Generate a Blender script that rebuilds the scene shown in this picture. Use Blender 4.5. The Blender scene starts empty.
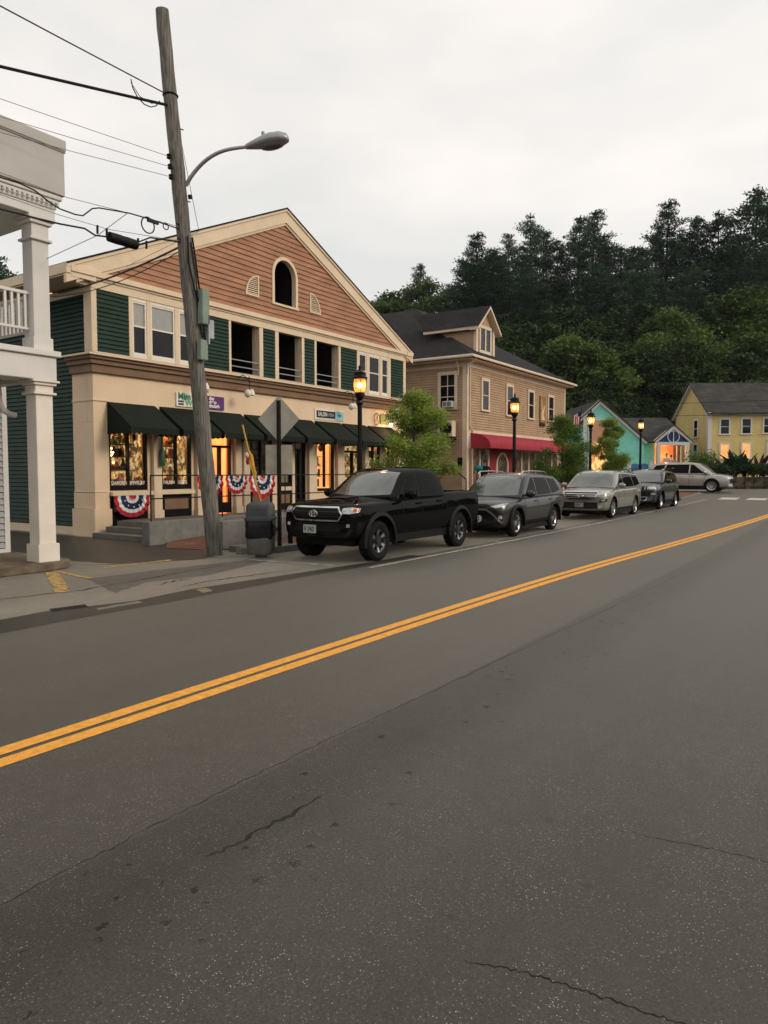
import bpy, bmesh, math, random
from mathutils import Vector, Matrix
from mathutils.bvhtree import BVHTree
R = math.radians
rnd = random.Random(7)
sc = bpy.context.scene
COL = sc.collection

# ---------------------------------------------------------------- camera
CAM_H = 1.70
PITCH = math.atan(40 / 720.0)
PSI = R(33.978)
FH = Vector((math.cos(PSI), math.sin(PSI), 0))          # where the camera looks, on the ground
RT = Vector((math.sin(PSI), -math.cos(PSI), 0))          # its right hand
cam_d = bpy.data.cameras.new('camera')
cam = bpy.data.objects.new('camera', cam_d)
COL.objects.link(cam)
cam_d.sensor_fit = 'VERTICAL'
cam_d.sensor_height = 36.0
cam_d.lens = 720 / 1024 * 36.0
cam_d.clip_start = 0.05
cam_d.clip_end = 3000
fwd = FH * math.cos(PITCH) - Vector((0, 0, math.sin(PITCH)))
up = FH * math.sin(PITCH) + Vector((0, 0, math.cos(PITCH)))
cam.matrix_world = Matrix((
    (RT.x, up.x, -fwd.x, 0), (RT.y, up.y, -fwd.y, 0), (RT.z, up.z, -fwd.z, CAM_H), (0, 0, 0, 1)))
sc.camera = cam

# ---------------------------------------------------------------- sky, sun, exposure
SUN_DIR = Vector((0.30, -0.85, 0.45)).normalized()
world = bpy.data.worlds.new("World")
sc.world = world
world.use_nodes = True
wn, wl = world.node_tree.nodes, world.node_tree.links
wn.clear()
w_out = wn.new('ShaderNodeOutputWorld')
w_bg = wn.new('ShaderNodeBackground')
w_bg2 = wn.new('ShaderNodeBackground')
w_mix = wn.new('ShaderNodeMixShader')
sky = wn.new('ShaderNodeTexSky')
sky.sky_type = 'NISHITA'
sky.sun_disc = False
sky.sun_elevation = math.asin(SUN_DIR.z)
sky.sun_rotation = math.atan2(SUN_DIR.x, SUN_DIR.y)
w_bg.inputs['Strength'].default_value = 0.08
wl.new(sky.outputs[0], w_bg.inputs['Color'])
# overcast cloud deck: soft noise, a little brighter towards the veiled sun
tc = wn.new('ShaderNodeTexCoord')
mp = wn.new('ShaderNodeMapping'); mp.inputs['Scale'].default_value = (1.0, 1.0, 2.6)
wl.new(tc.outputs['Generated'], mp.inputs['Vector'])
nz = wn.new('ShaderNodeTexNoise'); nz.inputs['Scale'].default_value = 2.6; nz.inputs['Detail'].default_value = 4; nz.inputs['Roughness'].default_value = 0.5
wl.new(mp.outputs[0], nz.inputs['Vector'])
cr = wn.new('ShaderNodeValToRGB')
cr.color_ramp.elements[0].position = 0.32; cr.color_ramp.elements[0].color = (0.73, 0.725, 0.70, 1)
cr.color_ramp.elements[1].position = 0.72; cr.color_ramp.elements[1].color = (0.95, 0.888, 0.835, 1)
wl.new(nz.outputs['Fac'], cr.inputs['Fac'])
dt = wn.new('ShaderNodeVectorMath'); dt.operation = 'DOT_PRODUCT'
nrm = wn.new('ShaderNodeVectorMath'); nrm.operation = 'NORMALIZE'
wl.new(tc.outputs['Generated'], nrm.inputs[0])
wl.new(nrm.outputs[0], dt.inputs[0]); dt.inputs[1].default_value = SUN_DIR
mr = wn.new('ShaderNodeMapRange'); mr.inputs['From Min'].default_value = -0.4; mr.inputs['From Max'].default_value = 1.0
mr.inputs['To Min'].default_value = 1.20; mr.inputs['To Max'].default_value = 1.34; mr.interpolation_type = 'SMOOTHSTEP'
wl.new(dt.outputs['Value'], mr.inputs['Value'])
wl.new(cr.outputs['Color'], w_bg2.inputs['Color'])
wl.new(mr.outputs['Result'], w_bg2.inputs['Strength'])
w_mix.inputs[0].default_value = 0.88
wl.new(w_bg.outputs[0], w_mix.inputs[1]); wl.new(w_bg2.outputs[0], w_mix.inputs[2])
wl.new(w_mix.outputs[0], w_out.inputs['Surface'])

sun_d = bpy.data.lights.new('sun', 'SUN')
sun_d.energy = 1.45
sun_d.angle = R(18)
sun_d.color = (1.0, 0.86, 0.70)
sun = bpy.data.objects.new('sun', sun_d)
COL.objects.link(sun)
sun.rotation_euler = SUN_DIR.to_track_quat('Z', 'Y').to_euler()
sun.location = (0, -20, 30)

sc.view_settings.view_transform = 'Standard'
sc.view_settings.look = 'None'
sc.view_settings.exposure = 0.0
sc.view_settings.gamma = 1.0
sc.view_settings.use_curve_mapping = False
sc.cycles.max_bounces = 6
sc.cycles.diffuse_bounces = 3
sc.cycles.transparent_max_bounces = 12
sc.cycles.caustics_reflective = False
sc.cycles.caustics_refractive = False
sc.cycles.sample_clamp_indirect = 6.0
sc.cycles.use_denoising = True

def G(x):
    """height of the street: it climbs gently away from the camera"""
    return 0.00062 * max(0.0, min(x, 46.0) - 15.0) ** 2

# ---------------------------------------------------------------- materials
MATS = {}
def nodes_of(name):
    m = bpy.data.materials.new(name); m.use_nodes = True
    nt = m.node_tree; b = nt.nodes['Principled BSDF']
    return m, nt, b

def mat(name, col, rough=0.6, var=0.10, scale=2.0, bump=0.0, bscale=60.0, metal=0.0, coat=0.0, ior=1.45, spec=None,
        col2=None, sstretch=(1, 1, 1), rvar=0.0, distort=0.0, emit=0.0, ecol=None, detail=5):
    if name in MATS: return MATS[name]
    m, nt, b = nodes_of(name)
    N, L = nt.nodes, nt.links
    t = N.new('ShaderNodeTexCoord'); mpn = N.new('ShaderNodeMapping'); mpn.inputs['Scale'].default_value = sstretch
    L.new(t.outputs['Object'], mpn.inputs['Vector'])
    n = N.new('ShaderNodeTexNoise'); n.inputs['Scale'].default_value = scale; n.inputs['Detail'].default_value = detail
    n.inputs['Roughness'].default_value = 0.6; n.inputs['Distortion'].default_value = distort
    L.new(mpn.outputs[0], n.inputs['Vector'])
    r = N.new('ShaderNodeValToRGB')
    lo = [max(0, c * (1 - var * 1.6)) for c in col]; hi = [min(1, c * (1 + var)) for c in (col2 or col)]
    r.color_ramp.elements[0].position = 0.3; r.color_ramp.elements[0].color = (*lo, 1)
    r.color_ramp.elements[1].position = 0.7; r.color_ramp.elements[1].color = (*hi, 1)
    L.new(n.outputs['Fac'], r.inputs['Fac'])
    L.new(r.outputs['Color'], b.inputs['Base Color'])
    b.inputs['Roughness'].default_value = rough
    b.inputs['Metallic'].default_value = metal
    b.inputs['Specular IOR Level'].default_value = 0.5 if (coat or metal or rough < 0.3) else 0.16
    b.inputs['Coat Weight'].default_value = coat
    if spec is not None: b.inputs['Specular IOR Level'].default_value = spec
    b.inputs['Coat Roughness'].default_value = 0.03
    b.inputs['IOR'].default_value = ior
    if rvar:
        q = N.new('ShaderNodeMapRange'); q.inputs['To Min'].default_value = max(0.02, rough - rvar); q.inputs['To Max'].default_value = min(1, rough + rvar)
        L.new(n.outputs['Fac'], q.inputs['Value']); L.new(q.outputs['Result'], b.inputs['Roughness'])
    if bump:
        n2 = N.new('ShaderNodeTexNoise'); n2.inputs['Scale'].default_value = bscale; n2.inputs['Detail'].default_value = 4
        L.new(mpn.outputs[0], n2.inputs['Vector'])
        bp = N.new('ShaderNodeBump'); bp.inputs['Strength'].default_value = bump; bp.inputs['Distance'].default_value = 0.01
        L.new(n2.outputs['Fac'], bp.inputs['Height']); L.new(bp.outputs[0], b.inputs['Normal'])
    if emit:
        b.inputs['Emission Color'].default_value = (*(ecol or col), 1)
        b.inputs['Emission Strength'].default_value = emit
    MATS[name] = m
    return m

def hexc(h):
    h = h.lstrip('#'); o = []
    for i in (0, 2, 4):
        c = int(h[i:i + 2], 16) / 255
        o.append(c / 12.92 if c < 0.04045 else ((c + 0.055) / 1.055) ** 2.4)
    return tuple(o)

def mat_asphalt(name, base, speck=0.5, patch=1.0, sheen=0.32, stains=False, tint=(1.0, 0.90, 0.74)):
    m, nt, b = nodes_of(name)
    N, L = nt.nodes, nt.links
    t = N.new('ShaderNodeTexCoord')
    def noise(s, d=5, ro=0.6, vec=None):
        n = N.new('ShaderNodeTexNoise'); n.inputs['Scale'].default_value = s; n.inputs['Detail'].default_value = d; n.inputs['Roughness'].default_value = ro
        L.new(vec or t.outputs['Object'], n.inputs['Vector']); return n.outputs['Fac']
    def ramp(f, p0, c0, p1, c1):
        r = N.new('ShaderNodeValToRGB'); e = r.color_ramp.elements
        e[0].position = p0; e[0].color = (c0, c0, c0, 1); e[1].position = p1; e[1].color = (c1, c1, c1, 1)
        L.new(f, r.inputs['Fac']); return r.outputs['Color']
    def mul(a, c):
        x = N.new('ShaderNodeMix'); x.data_type = 'RGBA'; x.blend_type = 'MULTIPLY'; x.inputs['Factor'].default_value = 1
        L.new(a, x.inputs['A']); L.new(c, x.inputs['B']); return x.outputs['Result']
    big = ramp(noise(0.35, 5), 0.3, 0.78, 0.7, 1.2)
    mp_ = N.new('ShaderNodeMapping'); mp_.inputs['Scale'].default_value = (0.07, 1.0, 1.0)
    L.new(t.outputs['Object'], mp_.inputs['Vector'])
    streak = ramp(noise(0.9, 4, 0.6, mp_.outputs[0]), 0.3, 0.70, 0.72, 1.22)     # wear along the lanes
    mid = ramp(noise(7.0, 8, 0.75), 0.3, 0.72, 0.75, 1.25)
    fine = ramp(noise(75, 4, 0.8), 0.32, 0.25, 0.68, 1.9)
    vor = N.new('ShaderNodeTexVoronoi'); vor.inputs['Scale'].default_value = 135; L.new(t.outputs['Object'], vor.inputs['Vector'])
    wn_ = N.new('ShaderNodeTexWhiteNoise'); wn_.noise_dimensions = '3D'; L.new(vor.outputs['Color'], wn_.inputs['Vector'])
    thr = ramp(wn_.outputs['Value'], 0.80, 0.0, 1.0, 1.0)
    near = ramp(vor.outputs['Distance'], 0.22, 1.0, 0.42, 0.0)
    stone = mul(mul(thr, near), ramp(noise(3.1, 5, 0.7), 0.38, 0.15, 0.62, 1.0))
    base_c = N.new('ShaderNodeRGB'); base_c.outputs[0].default_value = (base * tint[0], base * tint[1], base * tint[2], 1)
    c = mul(mul(mul(mul(base_c.outputs[0], big), streak), mid), fine)
    st = N.new('ShaderNodeMix'); st.data_type = 'RGBA'; L.new(stone, st.inputs['Factor'])
    sp = N.new('ShaderNodeMath'); sp.operation = 'MULTIPLY'; sp.inputs[1].default_value = speck; L.new(stone, sp.inputs[0]); L.new(sp.outputs[0], st.inputs['Factor'])
    L.new(c, st.inputs['A']); st.inputs['B'].default_value = (0.56, 0.53, 0.46, 1)
    # oily drips
    sp1 = N.new('ShaderNodeTexNoise'); sp1.inputs['Scale'].default_value = 5.0; sp1.inputs['Detail'].default_value = 1.5
    L.new(t.outputs['Object'], sp1.inputs['Vector'])
    d1 = ramp(sp1.outputs['Fac'], 0.74, 1.0, 0.79, 0.55)
    res = mul(st.outputs['Result'], d1)
    if stains:                                            # a worn, oil darkened wheel track and its drips
        sep = N.new('ShaderNodeSeparateXYZ'); L.new(t.outputs['Object'], sep.inputs[0])
        def mrange(v, a, b_, c_, d_):
            q = N.new('ShaderNodeMapRange'); q.interpolation_type = 'SMOOTHSTEP'
            q.inputs['From Min'].default_value = a; q.inputs['From Max'].default_value = b_; q.inputs['To Min'].default_value = c_; q.inputs['To Max'].default_value = d_
            L.new(v, q.inputs['Value']); return q.outputs['Result']
        def mth(op, a, b_):
            q = N.new('ShaderNodeMath'); q.operation = op
            for i_, v in enumerate((a, b_)):
                if isinstance(v, (int, float)): q.inputs[i_].default_value = v
                else: L.new(v, q.inputs[i_])
            return q.outputs[0]
        wob = mth('MULTIPLY', mth('SUBTRACT', noise(2.2, 6, 0.7), 0.5), 0.34)
        yy = mth('ADD', sep.outputs['Y'], wob)
        edge = mth('ADD', sep.outputs['Y'], mth('MULTIPLY', wob, 0.12))
        band = mth('MULTIPLY', mrange(yy, 1.9, 2.45, 0, 1), mrange(edge, 2.76, 2.80, 1, 0))
        dark = mth('SUBTRACT', 1.0, mth('MULTIPLY', band, 0.22))
        v2 = N.new('ShaderNodeTexVoronoi'); v2.voronoi_dimensions = '2D'; v2.inputs['Scale'].default_value = 5.5; v2.inputs['Randomness'].default_value = 1
        dv = N.new('ShaderNodeVectorMath'); dv.operation = 'MULTIPLY_ADD'; nn_ = N.new('ShaderNodeTexNoise'); nn_.inputs['Scale'].default_value = 30; nn_.inputs['Detail'].default_value = 3; L.new(t.outputs['Object'], nn_.inputs['Vector'])
        L.new(nn_.outputs['Color'], dv.inputs[0]); dv.inputs[1].default_value = (.09, .09, 0); L.new(t.outputs['Object'], dv.inputs[2]); L.new(dv.outputs[0], v2.inputs['Vector'])
        sc_ = N.new('ShaderNodeSeparateColor'); L.new(v2.outputs['Color'], sc_.inputs[0])
        rad = mrange(sc_.outputs[0], 0.35, 1.0, 0.0, 0.12)
        spot = mrange(mth('SUBTRACT', v2.outputs['Distance'], rad), -0.02, 0.03, 1, 0)
        spot = mth('MULTIPLY', spot, mth('GREATER_THAN', sc_.outputs[0], 0.5))
        zone = mth('MULTIPLY', mth('MULTIPLY', mrange(yy, 1.75, 2.1, 0, 1), mrange(yy, 2.6, 2.8, 1, 0)), mrange(sep.outputs['X'], 9, 14, 1, 0))
        dark2 = mth('SUBTRACT', 1.0, mth('MULTIPLY', mth('MULTIPLY', spot, zone), 0.52))
        cmb = N.new('ShaderNodeCombineColor'); tot = mth('MULTIPLY', dark, dark2)
        for k_ in range(3): L.new(tot, cmb.inputs[k_])
        res = mul(res, cmb.outputs[0])
        L.new(mth('MULTIPLY', tot, 0.7), b.inputs['Specular IOR Level']); L.new(mth('MULTIPLY', tot, sheen), b.inputs['Sheen Weight'])
    L.new(res, b.inputs['Base Color'])
    b.inputs['Roughness'].default_value = 0.50
    b.inputs['IOR'].default_value = 1.5
    b.inputs['Specular IOR Level'].default_value = 0.7
    b.inputs['Specular Tint'].default_value = (1.0, 0.93, 0.80, 1)
    b.inputs['Sheen Weight'].default_value = sheen; b.inputs['Sheen Roughness'].default_value = 0.25; b.inputs['Sheen Tint'].default_value = (1.0, 0.93, 0.80, 1)
    bp = N.new('ShaderNodeBump'); bp.inputs['Strength'].default_value = 0.55; bp.inputs['Distance'].default_value = 0.006
    L.new(noise(95, 3, 0.7), bp.inputs['Height']); L.new(bp.outputs[0], b.inputs['Normal'])
    MATS[name] = m
    return m

def mat_brick(name, c1, c2, mortar, bw, bh, msize=0.01, bump=0.3, rough=0.85, axes='XY', offset=0.5, nvar=0.5):
    m, nt, b = nodes_of(name)
    N, L = nt.nodes, nt.links
    t = N.new('ShaderNodeTexCoord'); sx = N.new('ShaderNodeSeparateXYZ'); L.new(t.outputs['Object'], sx.inputs[0])
    cb = N.new('ShaderNodeCombineXYZ')
    L.new(sx.outputs[axes[0]], cb.inputs['X']); L.new(sx.outputs[axes[1]], cb.inputs['Y'])
    br = N.new('ShaderNodeTexBrick'); L.new(cb.outputs[0], br.inputs['Vector'])
    br.inputs['Color1'].default_value = (*c1, 1); br.inputs['Color2'].default_value = (*c2, 1); br.inputs['Mortar'].default_value = (*mortar, 1)
    br.inputs['Scale'].default_value = 1.0; br.inputs['Mortar Size'].default_value = msize
    br.inputs['Brick Width'].default_value = bw; br.inputs['Row Height'].default_value = bh; br.offset = offset
    n = N.new('ShaderNodeTexNoise'); n.inputs['Scale'].default_value = 1.3; n.inputs['Detail'].default_value = 6; L.new(t.outputs['Object'], n.inputs['Vector'])
    r = N.new('ShaderNodeValToRGB'); r.color_ramp.elements[0].position = .3; r.color_ramp.elements[1].position = .7
    v0, v1 = 1 - nvar * .5, 1 + nvar * .3
    r.color_ramp.elements[0].color = (v0, v0, v0, 1); r.color_ramp.elements[1].color = (v1, v1, v1, 1)
    L.new(n.outputs['Fac'], r.inputs['Fac'])
    x = N.new('ShaderNodeMix'); x.data_type = 'RGBA'; x.blend_type = 'MULTIPLY'; x.inputs['Factor'].default_value = 1
    L.new(br.outputs['Color'], x.inputs['A']); L.new(r.outputs['Color'], x.inputs['B']); L.new(x.outputs['Result'], b.inputs['Base Color'])
    b.inputs['Roughness'].default_value = rough; b.inputs['Specular IOR Level'].default_value = 0.15
    bp = N.new('ShaderNodeBump'); bp.inputs['Strength'].default_value = bump; bp.inputs['Distance'].default_value = 0.01
    L.new(br.outputs['Fac'], bp.inputs['Height']); bp.invert = True
    L.new(bp.outputs[0], b.inputs['Normal'])
    MATS[name] = m
    return m

def mat_leaf(name, lo, hi, tr=0.25):
    m, nt, b = nodes_of(name)
    N, L = nt.nodes, nt.links
    t = N.new('ShaderNodeTexCoord'); n = N.new('ShaderNodeTexNoise'); n.inputs['Scale'].default_value = 0.55; n.inputs['Detail'].default_value = 5
    n.inputs['Roughness'].default_value = 0.75
    L.new(t.outputs['Object'], n.inputs['Vector'])
    oi = N.new('ShaderNodeObjectInfo')
    ad = N.new('ShaderNodeMath'); ad.operation = 'MULTIPLY_ADD'; ad.inputs[1].default_value = 0.35; L.new(oi.outputs['Random'], ad.inputs[0])
    sb = N.new('ShaderNodeMath'); sb.operation = 'SUBTRACT'; sb.inputs[1].default_value = 0.17; L.new(n.outputs['Fac'], sb.inputs[0])
    L.new(sb.outputs[0], ad.inputs[2])
    r = N.new('ShaderNodeValToRGB'); r.color_ramp.elements[0].position = .3; r.color_ramp.elements[1].position = .7
    r.color_ramp.elements[0].color = (*lo, 1); r.color_ramp.elements[1].color = (*hi, 1)
    L.new(ad.outputs[0], r.inputs['Fac']); L.new(r.outputs['Color'], b.inputs['Base Color'])
    b.inputs['Roughness'].default_value = 0.7; b.inputs['Specular IOR Level'].default_value = 0.15
    tl = N.new('ShaderNodeBsdfTranslucent'); L.new(r.outputs['Color'], tl.inputs['Color'])
    mx = N.new('ShaderNodeMixShader'); mx.inputs[0].default_value = tr
    o = N['Material Output']; L.new(b.outputs[0], mx.inputs[1]); L.new(tl.outputs[0], mx.inputs[2]); L.new(mx.outputs[0], o.inputs['Surface'])
    MATS[name] = m
    return m

def mat_glass(name, tint=(0.9, 0.93, 0.9), mixf=0.12, rough=0.02):
    m, nt, b = nodes_of(name)
    N, L = nt.nodes, nt.links
    tr = N.new('ShaderNodeBsdfTransparent'); tr.inputs[0].default_value = (*tint, 1)
    gl = N.new('ShaderNodeBsdfGlossy'); gl.inputs['Roughness'].default_value = rough
    fr = N.new('ShaderNodeFresnel'); fr.inputs['IOR'].default_value = 1.5
    mx = N.new('ShaderNodeMixShader'); L.new(fr.outputs[0], mx.inputs[0])
    L.new(tr.outputs[0], mx.inputs[1]); L.new(gl.outputs[0], mx.inputs[2])
    L.new(mx.outputs[0], N['Material Output'].inputs['Surface'])
    MATS[name] = m
    return m

def mat_goods(name, stops, strength, sx=6.0, sz=3.2):
    """a shop interior: goods of many colours, the lamp light put in as their glow"""
    m, nt, b = nodes_of(name)
    N, L = nt.nodes, nt.links
    t = N.new('ShaderNodeTexCoord'); mpn = N.new('ShaderNodeMapping'); mpn.inputs['Scale'].default_value = (sx, sx, sz)
    L.new(t.outputs['Object'], mpn.inputs['Vector'])
    v = N.new('ShaderNodeTexVoronoi'); v.inputs['Scale'].default_value = 1.0; v.distance = 'CHEBYCHEV'; L.new(mpn.outputs[0], v.inputs['Vector'])
    wn_ = N.new('ShaderNodeTexWhiteNoise'); L.new(v.outputs['Color'], wn_.inputs['Vector'])
    n = N.new('ShaderNodeTexNoise'); n.inputs['Scale'].default_value = 2.2; n.inputs['Detail'].default_value = 4; L.new(t.outputs['Object'], n.inputs['Vector'])
    ad = N.new('ShaderNodeMath'); ad.operation = 'MULTIPLY_ADD'; ad.inputs[1].default_value = 0.45
    L.new(wn_.outputs['Value'], ad.inputs[0])
    ml = N.new('ShaderNodeMath'); ml.operation = 'MULTIPLY'; ml.inputs[1].default_value = 0.62; L.new(n.outputs['Fac'], ml.inputs[0]); L.new(ml.outputs[0], ad.inputs[2])
    r = N.new('ShaderNodeValToRGB'); e = r.color_ramp.elements
    while len(e) < len(stops): e.new(0.5)
    for i, (p, c) in enumerate(stops): e[i].position = p; e[i].color = (*c, 1)
    L.new(ad.outputs[0], r.inputs['Fac']); L.new(r.outputs['Color'], b.inputs['Base Color']); L.new(r.outputs['Color'], b.inputs['Emission Color'])
    b.inputs['Emission Strength'].default_value = strength  # the surface glows of itself, standing for lamp light on the shelves
    b.inputs['Roughness'].default_value = 0.7; b.inputs['Specular IOR Level'].default_value = 0.1
    MATS[name] = m
    return m

# ---------------------------------------------------------------- mesh building
def loc_of(o):
    v = Vector((0, 0, 0))
    while o is not None:
        v += o.location; o = o.parent
    return v

class Frame:
    """u along a wall, d out of it, z up"""
    def __init__(s, o, u, n): s.o, s.u, s.n = Vector(o), Vector(u), Vector(n)
    def __call__(s, p): return s.o + s.u * p[0] + s.n * p[1] + Vector((0, 0, p[2]))

class MB:
    def __init__(s, fr=None): s.v, s.f, s.m, s.fr, s.mi = [], [], [], fr, 0
    def pt(s, p):
        s.v.append(tuple(s.fr(p)) if s.fr else tuple(p)); return len(s.v) - 1
    def face(s, ids): s.f.append(tuple(ids)); s.m.append(s.mi)
    def quad(s, a, b, c, d): s.face([s.pt(p) for p in (a, b, c, d)]); return s
    def poly(s, pts): s.face([s.pt(p) for p in pts]); return s
    def box(s, x0, x1, y0, y1, z0, z1):
        i = [s.pt(p) for p in ((x0, y0, z0), (x1, y0, z0), (x1, y1, z0), (x0, y1, z0), (x0, y0, z1), (x1, y0, z1), (x1, y1, z1), (x0, y1, z1))]
        for q in ((0, 3, 2, 1), (4, 5, 6, 7), (0, 1, 5, 4), (1, 2, 6, 5), (2, 3, 7, 6), (3, 0, 4, 7)): s.face([i[k] for k in q])
        return s
    def prism(s, pts, a, b, axis='y'):
        """outline pts extruded between a and b along axis"""
        def mk(p, t):
            return (p[0], t, p[1]) if axis == 'y' else ((t, p[0], p[1]) if axis == 'x' else (p[0], p[1], t))
        A = [s.pt(mk(p, a)) for p in pts]; B = [s.pt(mk(p, b)) for p in pts]; n = len(pts)
        s.face(A[::-1]); s.face(B)
        for i in range(n): s.face((A[i], A[(i + 1) % n], B[(i + 1) % n], B[i]))
        return s
    def tube(s, path, r, n=8, caps=True):
        path = [Vector(s.fr(p)) if s.fr else Vector(p) for p in path]; k = len(path)
        rr = r if isinstance(r, (list, tuple)) else [r] * k
        rings = []; prev = None
        for i, p in enumerate(path):
            t = (path[min(i + 1, k - 1)] - path[max(i - 1, 0)])
            if t.length < 1e-9: t = Vector((0, 0, 1))
            t.normalize()
            if prev is None:
                a = Vector((0, 0, 1)) if abs(t.z) < 0.9 else Vector((1, 0, 0))
                e = t.cross(a).normalized()
            else:
                e = prev - t * prev.dot(t)
                e = e.normalized() if e.length > 1e-6 else t.cross(Vector((1, 0, 0.3))).normalized()
            prev = e; q = t.cross(e)
            ring = []
            for j in range(n):
                a = 2 * math.pi * j / n
                s.v.append(tuple(p + (e * math.cos(a) + q * math.sin(a)) * rr[i])); ring.append(len(s.v) - 1)
            rings.append(ring)
        for i in range(k - 1):
            for j in range(n): s.face((rings[i][j], rings[i][(j + 1) % n], rings[i + 1][(j + 1) % n], rings[i + 1][j]))
        if caps: s.face(rings[0][::-1]); s.face(rings[-1])
        return s
    def lathe(s, prof, c=(0, 0, 0), n=16, axis='z'):
        """prof: list of (radius, height)"""
        rings = []
        for r_, h in prof:
            ring = []
            for j in range(n):
                a = 2 * math.pi * j / n; x, y = r_ * math.cos(a), r_ * math.sin(a)
                p = (c[0] + x, c[1] + y, c[2] + h) if axis == 'z' else ((c[0] + x, c[1] + h, c[2] + y) if axis == 'y' else (c[0] + h, c[1] + x, c[2] + y))
                ring.append(s.pt(p))
            rings.append(ring)
        for i in range(len(rings) - 1):
            for j in range(n): s.face((rings[i][j], rings[i][(j + 1) % n], rings[i + 1][(j + 1) % n], rings[i + 1][j]))
        s.face(rings[0][::-1]); s.face(rings[-1])
        return s
    def blob(s, c, rx, ry, rz, n=10, m=7):
        return s.lathe([(math.sin(math.pi * (i + .02) / (m + .04)), -math.cos(math.pi * (i + .02) / (m + .04))) for i in range(m + 1)], n=n) if False else s._blob(c, rx, ry, rz, n, m)
    def _blob(s, c, rx, ry, rz, n, m):
        rings = []
        for i in range(m + 1):
            t = math.pi * (i + .04) / (m + .08); ring = []
            for j in range(n):
                a = 2 * math.pi * j / n
                ring.append(s.pt((c[0] + rx * math.sin(t) * math.cos(a), c[1] + ry * math.sin(t) * math.sin(a), c[2] - rz * math.cos(t))))
            rings.append(ring)
        for i in range(m):
            for j in range(n): s.face((rings[i][j], rings[i][(j + 1) % n], rings[i + 1][(j + 1) % n], rings[i + 1][j]))
        s.face(rings[0][::-1]); s.face(rings[-1])
        return s
    def clap(s, u0, u1, z0, z1, ex=0.115, holes=(), spans=None, d=0.0, th=0.03, gap=0.018):
        """overlapping boards, real wedges, left out where holes are"""
        nrow = max(1, round((z1 - z0) / ex)); h = (z1 - z0) / nrow
        for i in range(nrow):
            zb, zt = z0 + i * h, z0 + (i + 1) * h; zm = (zb + zt) / 2
            if spans:
                (ab, bb), (at, bt) = spans(zb), spans(zt)
            else:
                ab = at = u0; bb = bt = u1
            cuts = sorted([(a, b) for (a, b, c, e) in holes if c < zm < e])
            segs = []; cur = (ab, at)
            for a, b in cuts:
                segs.append((cur, (a, a))); cur = (b, b)
            segs.append((cur, (bb, bt)))
            for (lb, lt), (rb, rt) in segs:
                if rb - lb < 0.01: continue
                if rt < lt: rt = lt = (rt + lt) / 2
                s.quad((lb, d + th, zb + gap), (rb, d + th, zb + gap), (rt, d + .004, zt), (lt, d + .004, zt))
                s.quad((lb, d - .03, zb + gap), (rb, d - .03, zb + gap), (rb, d + th, zb + gap), (lb, d + th, zb + gap))
                s.quad((lt, d + .004, zt), (rt, d + .004, zt), (rt, d - .03, zt), (lt, d - .03, zt))
                s.quad((lb, d - .03, zb), (rb, d - .03, zb), (rb, d - .03, zb + gap), (lb, d - .03, zb + gap))
        return s
    def build(s, name, mats=None, parent=None, smooth=False, bevel=0.0, world=True, fix=True, sharp=40, origin=None):
        me = bpy.data.meshes.new(name)
        off = loc_of(parent) if parent is not None else None
        own = Vector((0, 0, 0))
        if parent is None and s.v and world:
            xs, ys, zs = zip(*s.v)
            own = Vector(origin) if origin else Vector(((min(xs) + max(xs)) / 2, (min(ys) + max(ys)) / 2, min(zs)))
            off = own
        V = [Vector(v) - off for v in s.v] if (off is not None and world) else s.v
        me.from_pydata([tuple(v) for v in V], [], s.f)
        if mats is not None:
            for mm in (mats if isinstance(mats, (list, tuple)) else [mats]): me.materials.append(mm)
        me.polygons.foreach_set('material_index', s.m)
        if fix:
            bm = bmesh.new(); bm.from_mesh(me)
            bmesh.ops.recalc_face_normals(bm, faces=bm.faces)
            if bevel:
                bm.edges.ensure_lookup_table()
                bmesh.ops.remove_doubles(bm, verts=bm.verts, dist=1e-5)
                ed = [e for e in bm.edges if len(e.link_faces) == 2 and e.calc_face_angle(0) > R(35)]
                bmesh.ops.bevel(bm, geom=ed, offset=bevel, segments=2, affect='EDGES', clamp_overlap=True)
            bm.to_mesh(me); bm.free()
        if smooth or bevel:
            me.polygons.foreach_set('use_smooth', [True] * len(me.polygons))
            try: me.set_sharp_from_angle(angle=R(sharp))
            except Exception: pass
        o = bpy.data.objects.new(name, me); COL.objects.link(o)
        if parent is not None: o.parent = parent
        else: o.location = own
        return o

def tag(o, label=None, cat=None, group=None, kind=None):
    if label: o['label'] = label
    if cat: o['category'] = cat
    if group: o['group'] = group
    if kind: o['kind'] = kind
    return o

def thing(name, loc, label, cat, group=None, rz=0.0):
    o = bpy.data.objects.new(name, None); COL.objects.link(o)
    o.empty_display_size = 0.2
    o.location = loc; o.rotation_euler = (0, 0, rz)
    return tag(o, label, cat, group)

def copy_tree(o, parent=None):
    c = o.copy(); COL.objects.link(c)
    if parent is not None: c.parent = parent
    for ch in list(o.children): copy_tree(ch, c)
    return c

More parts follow.
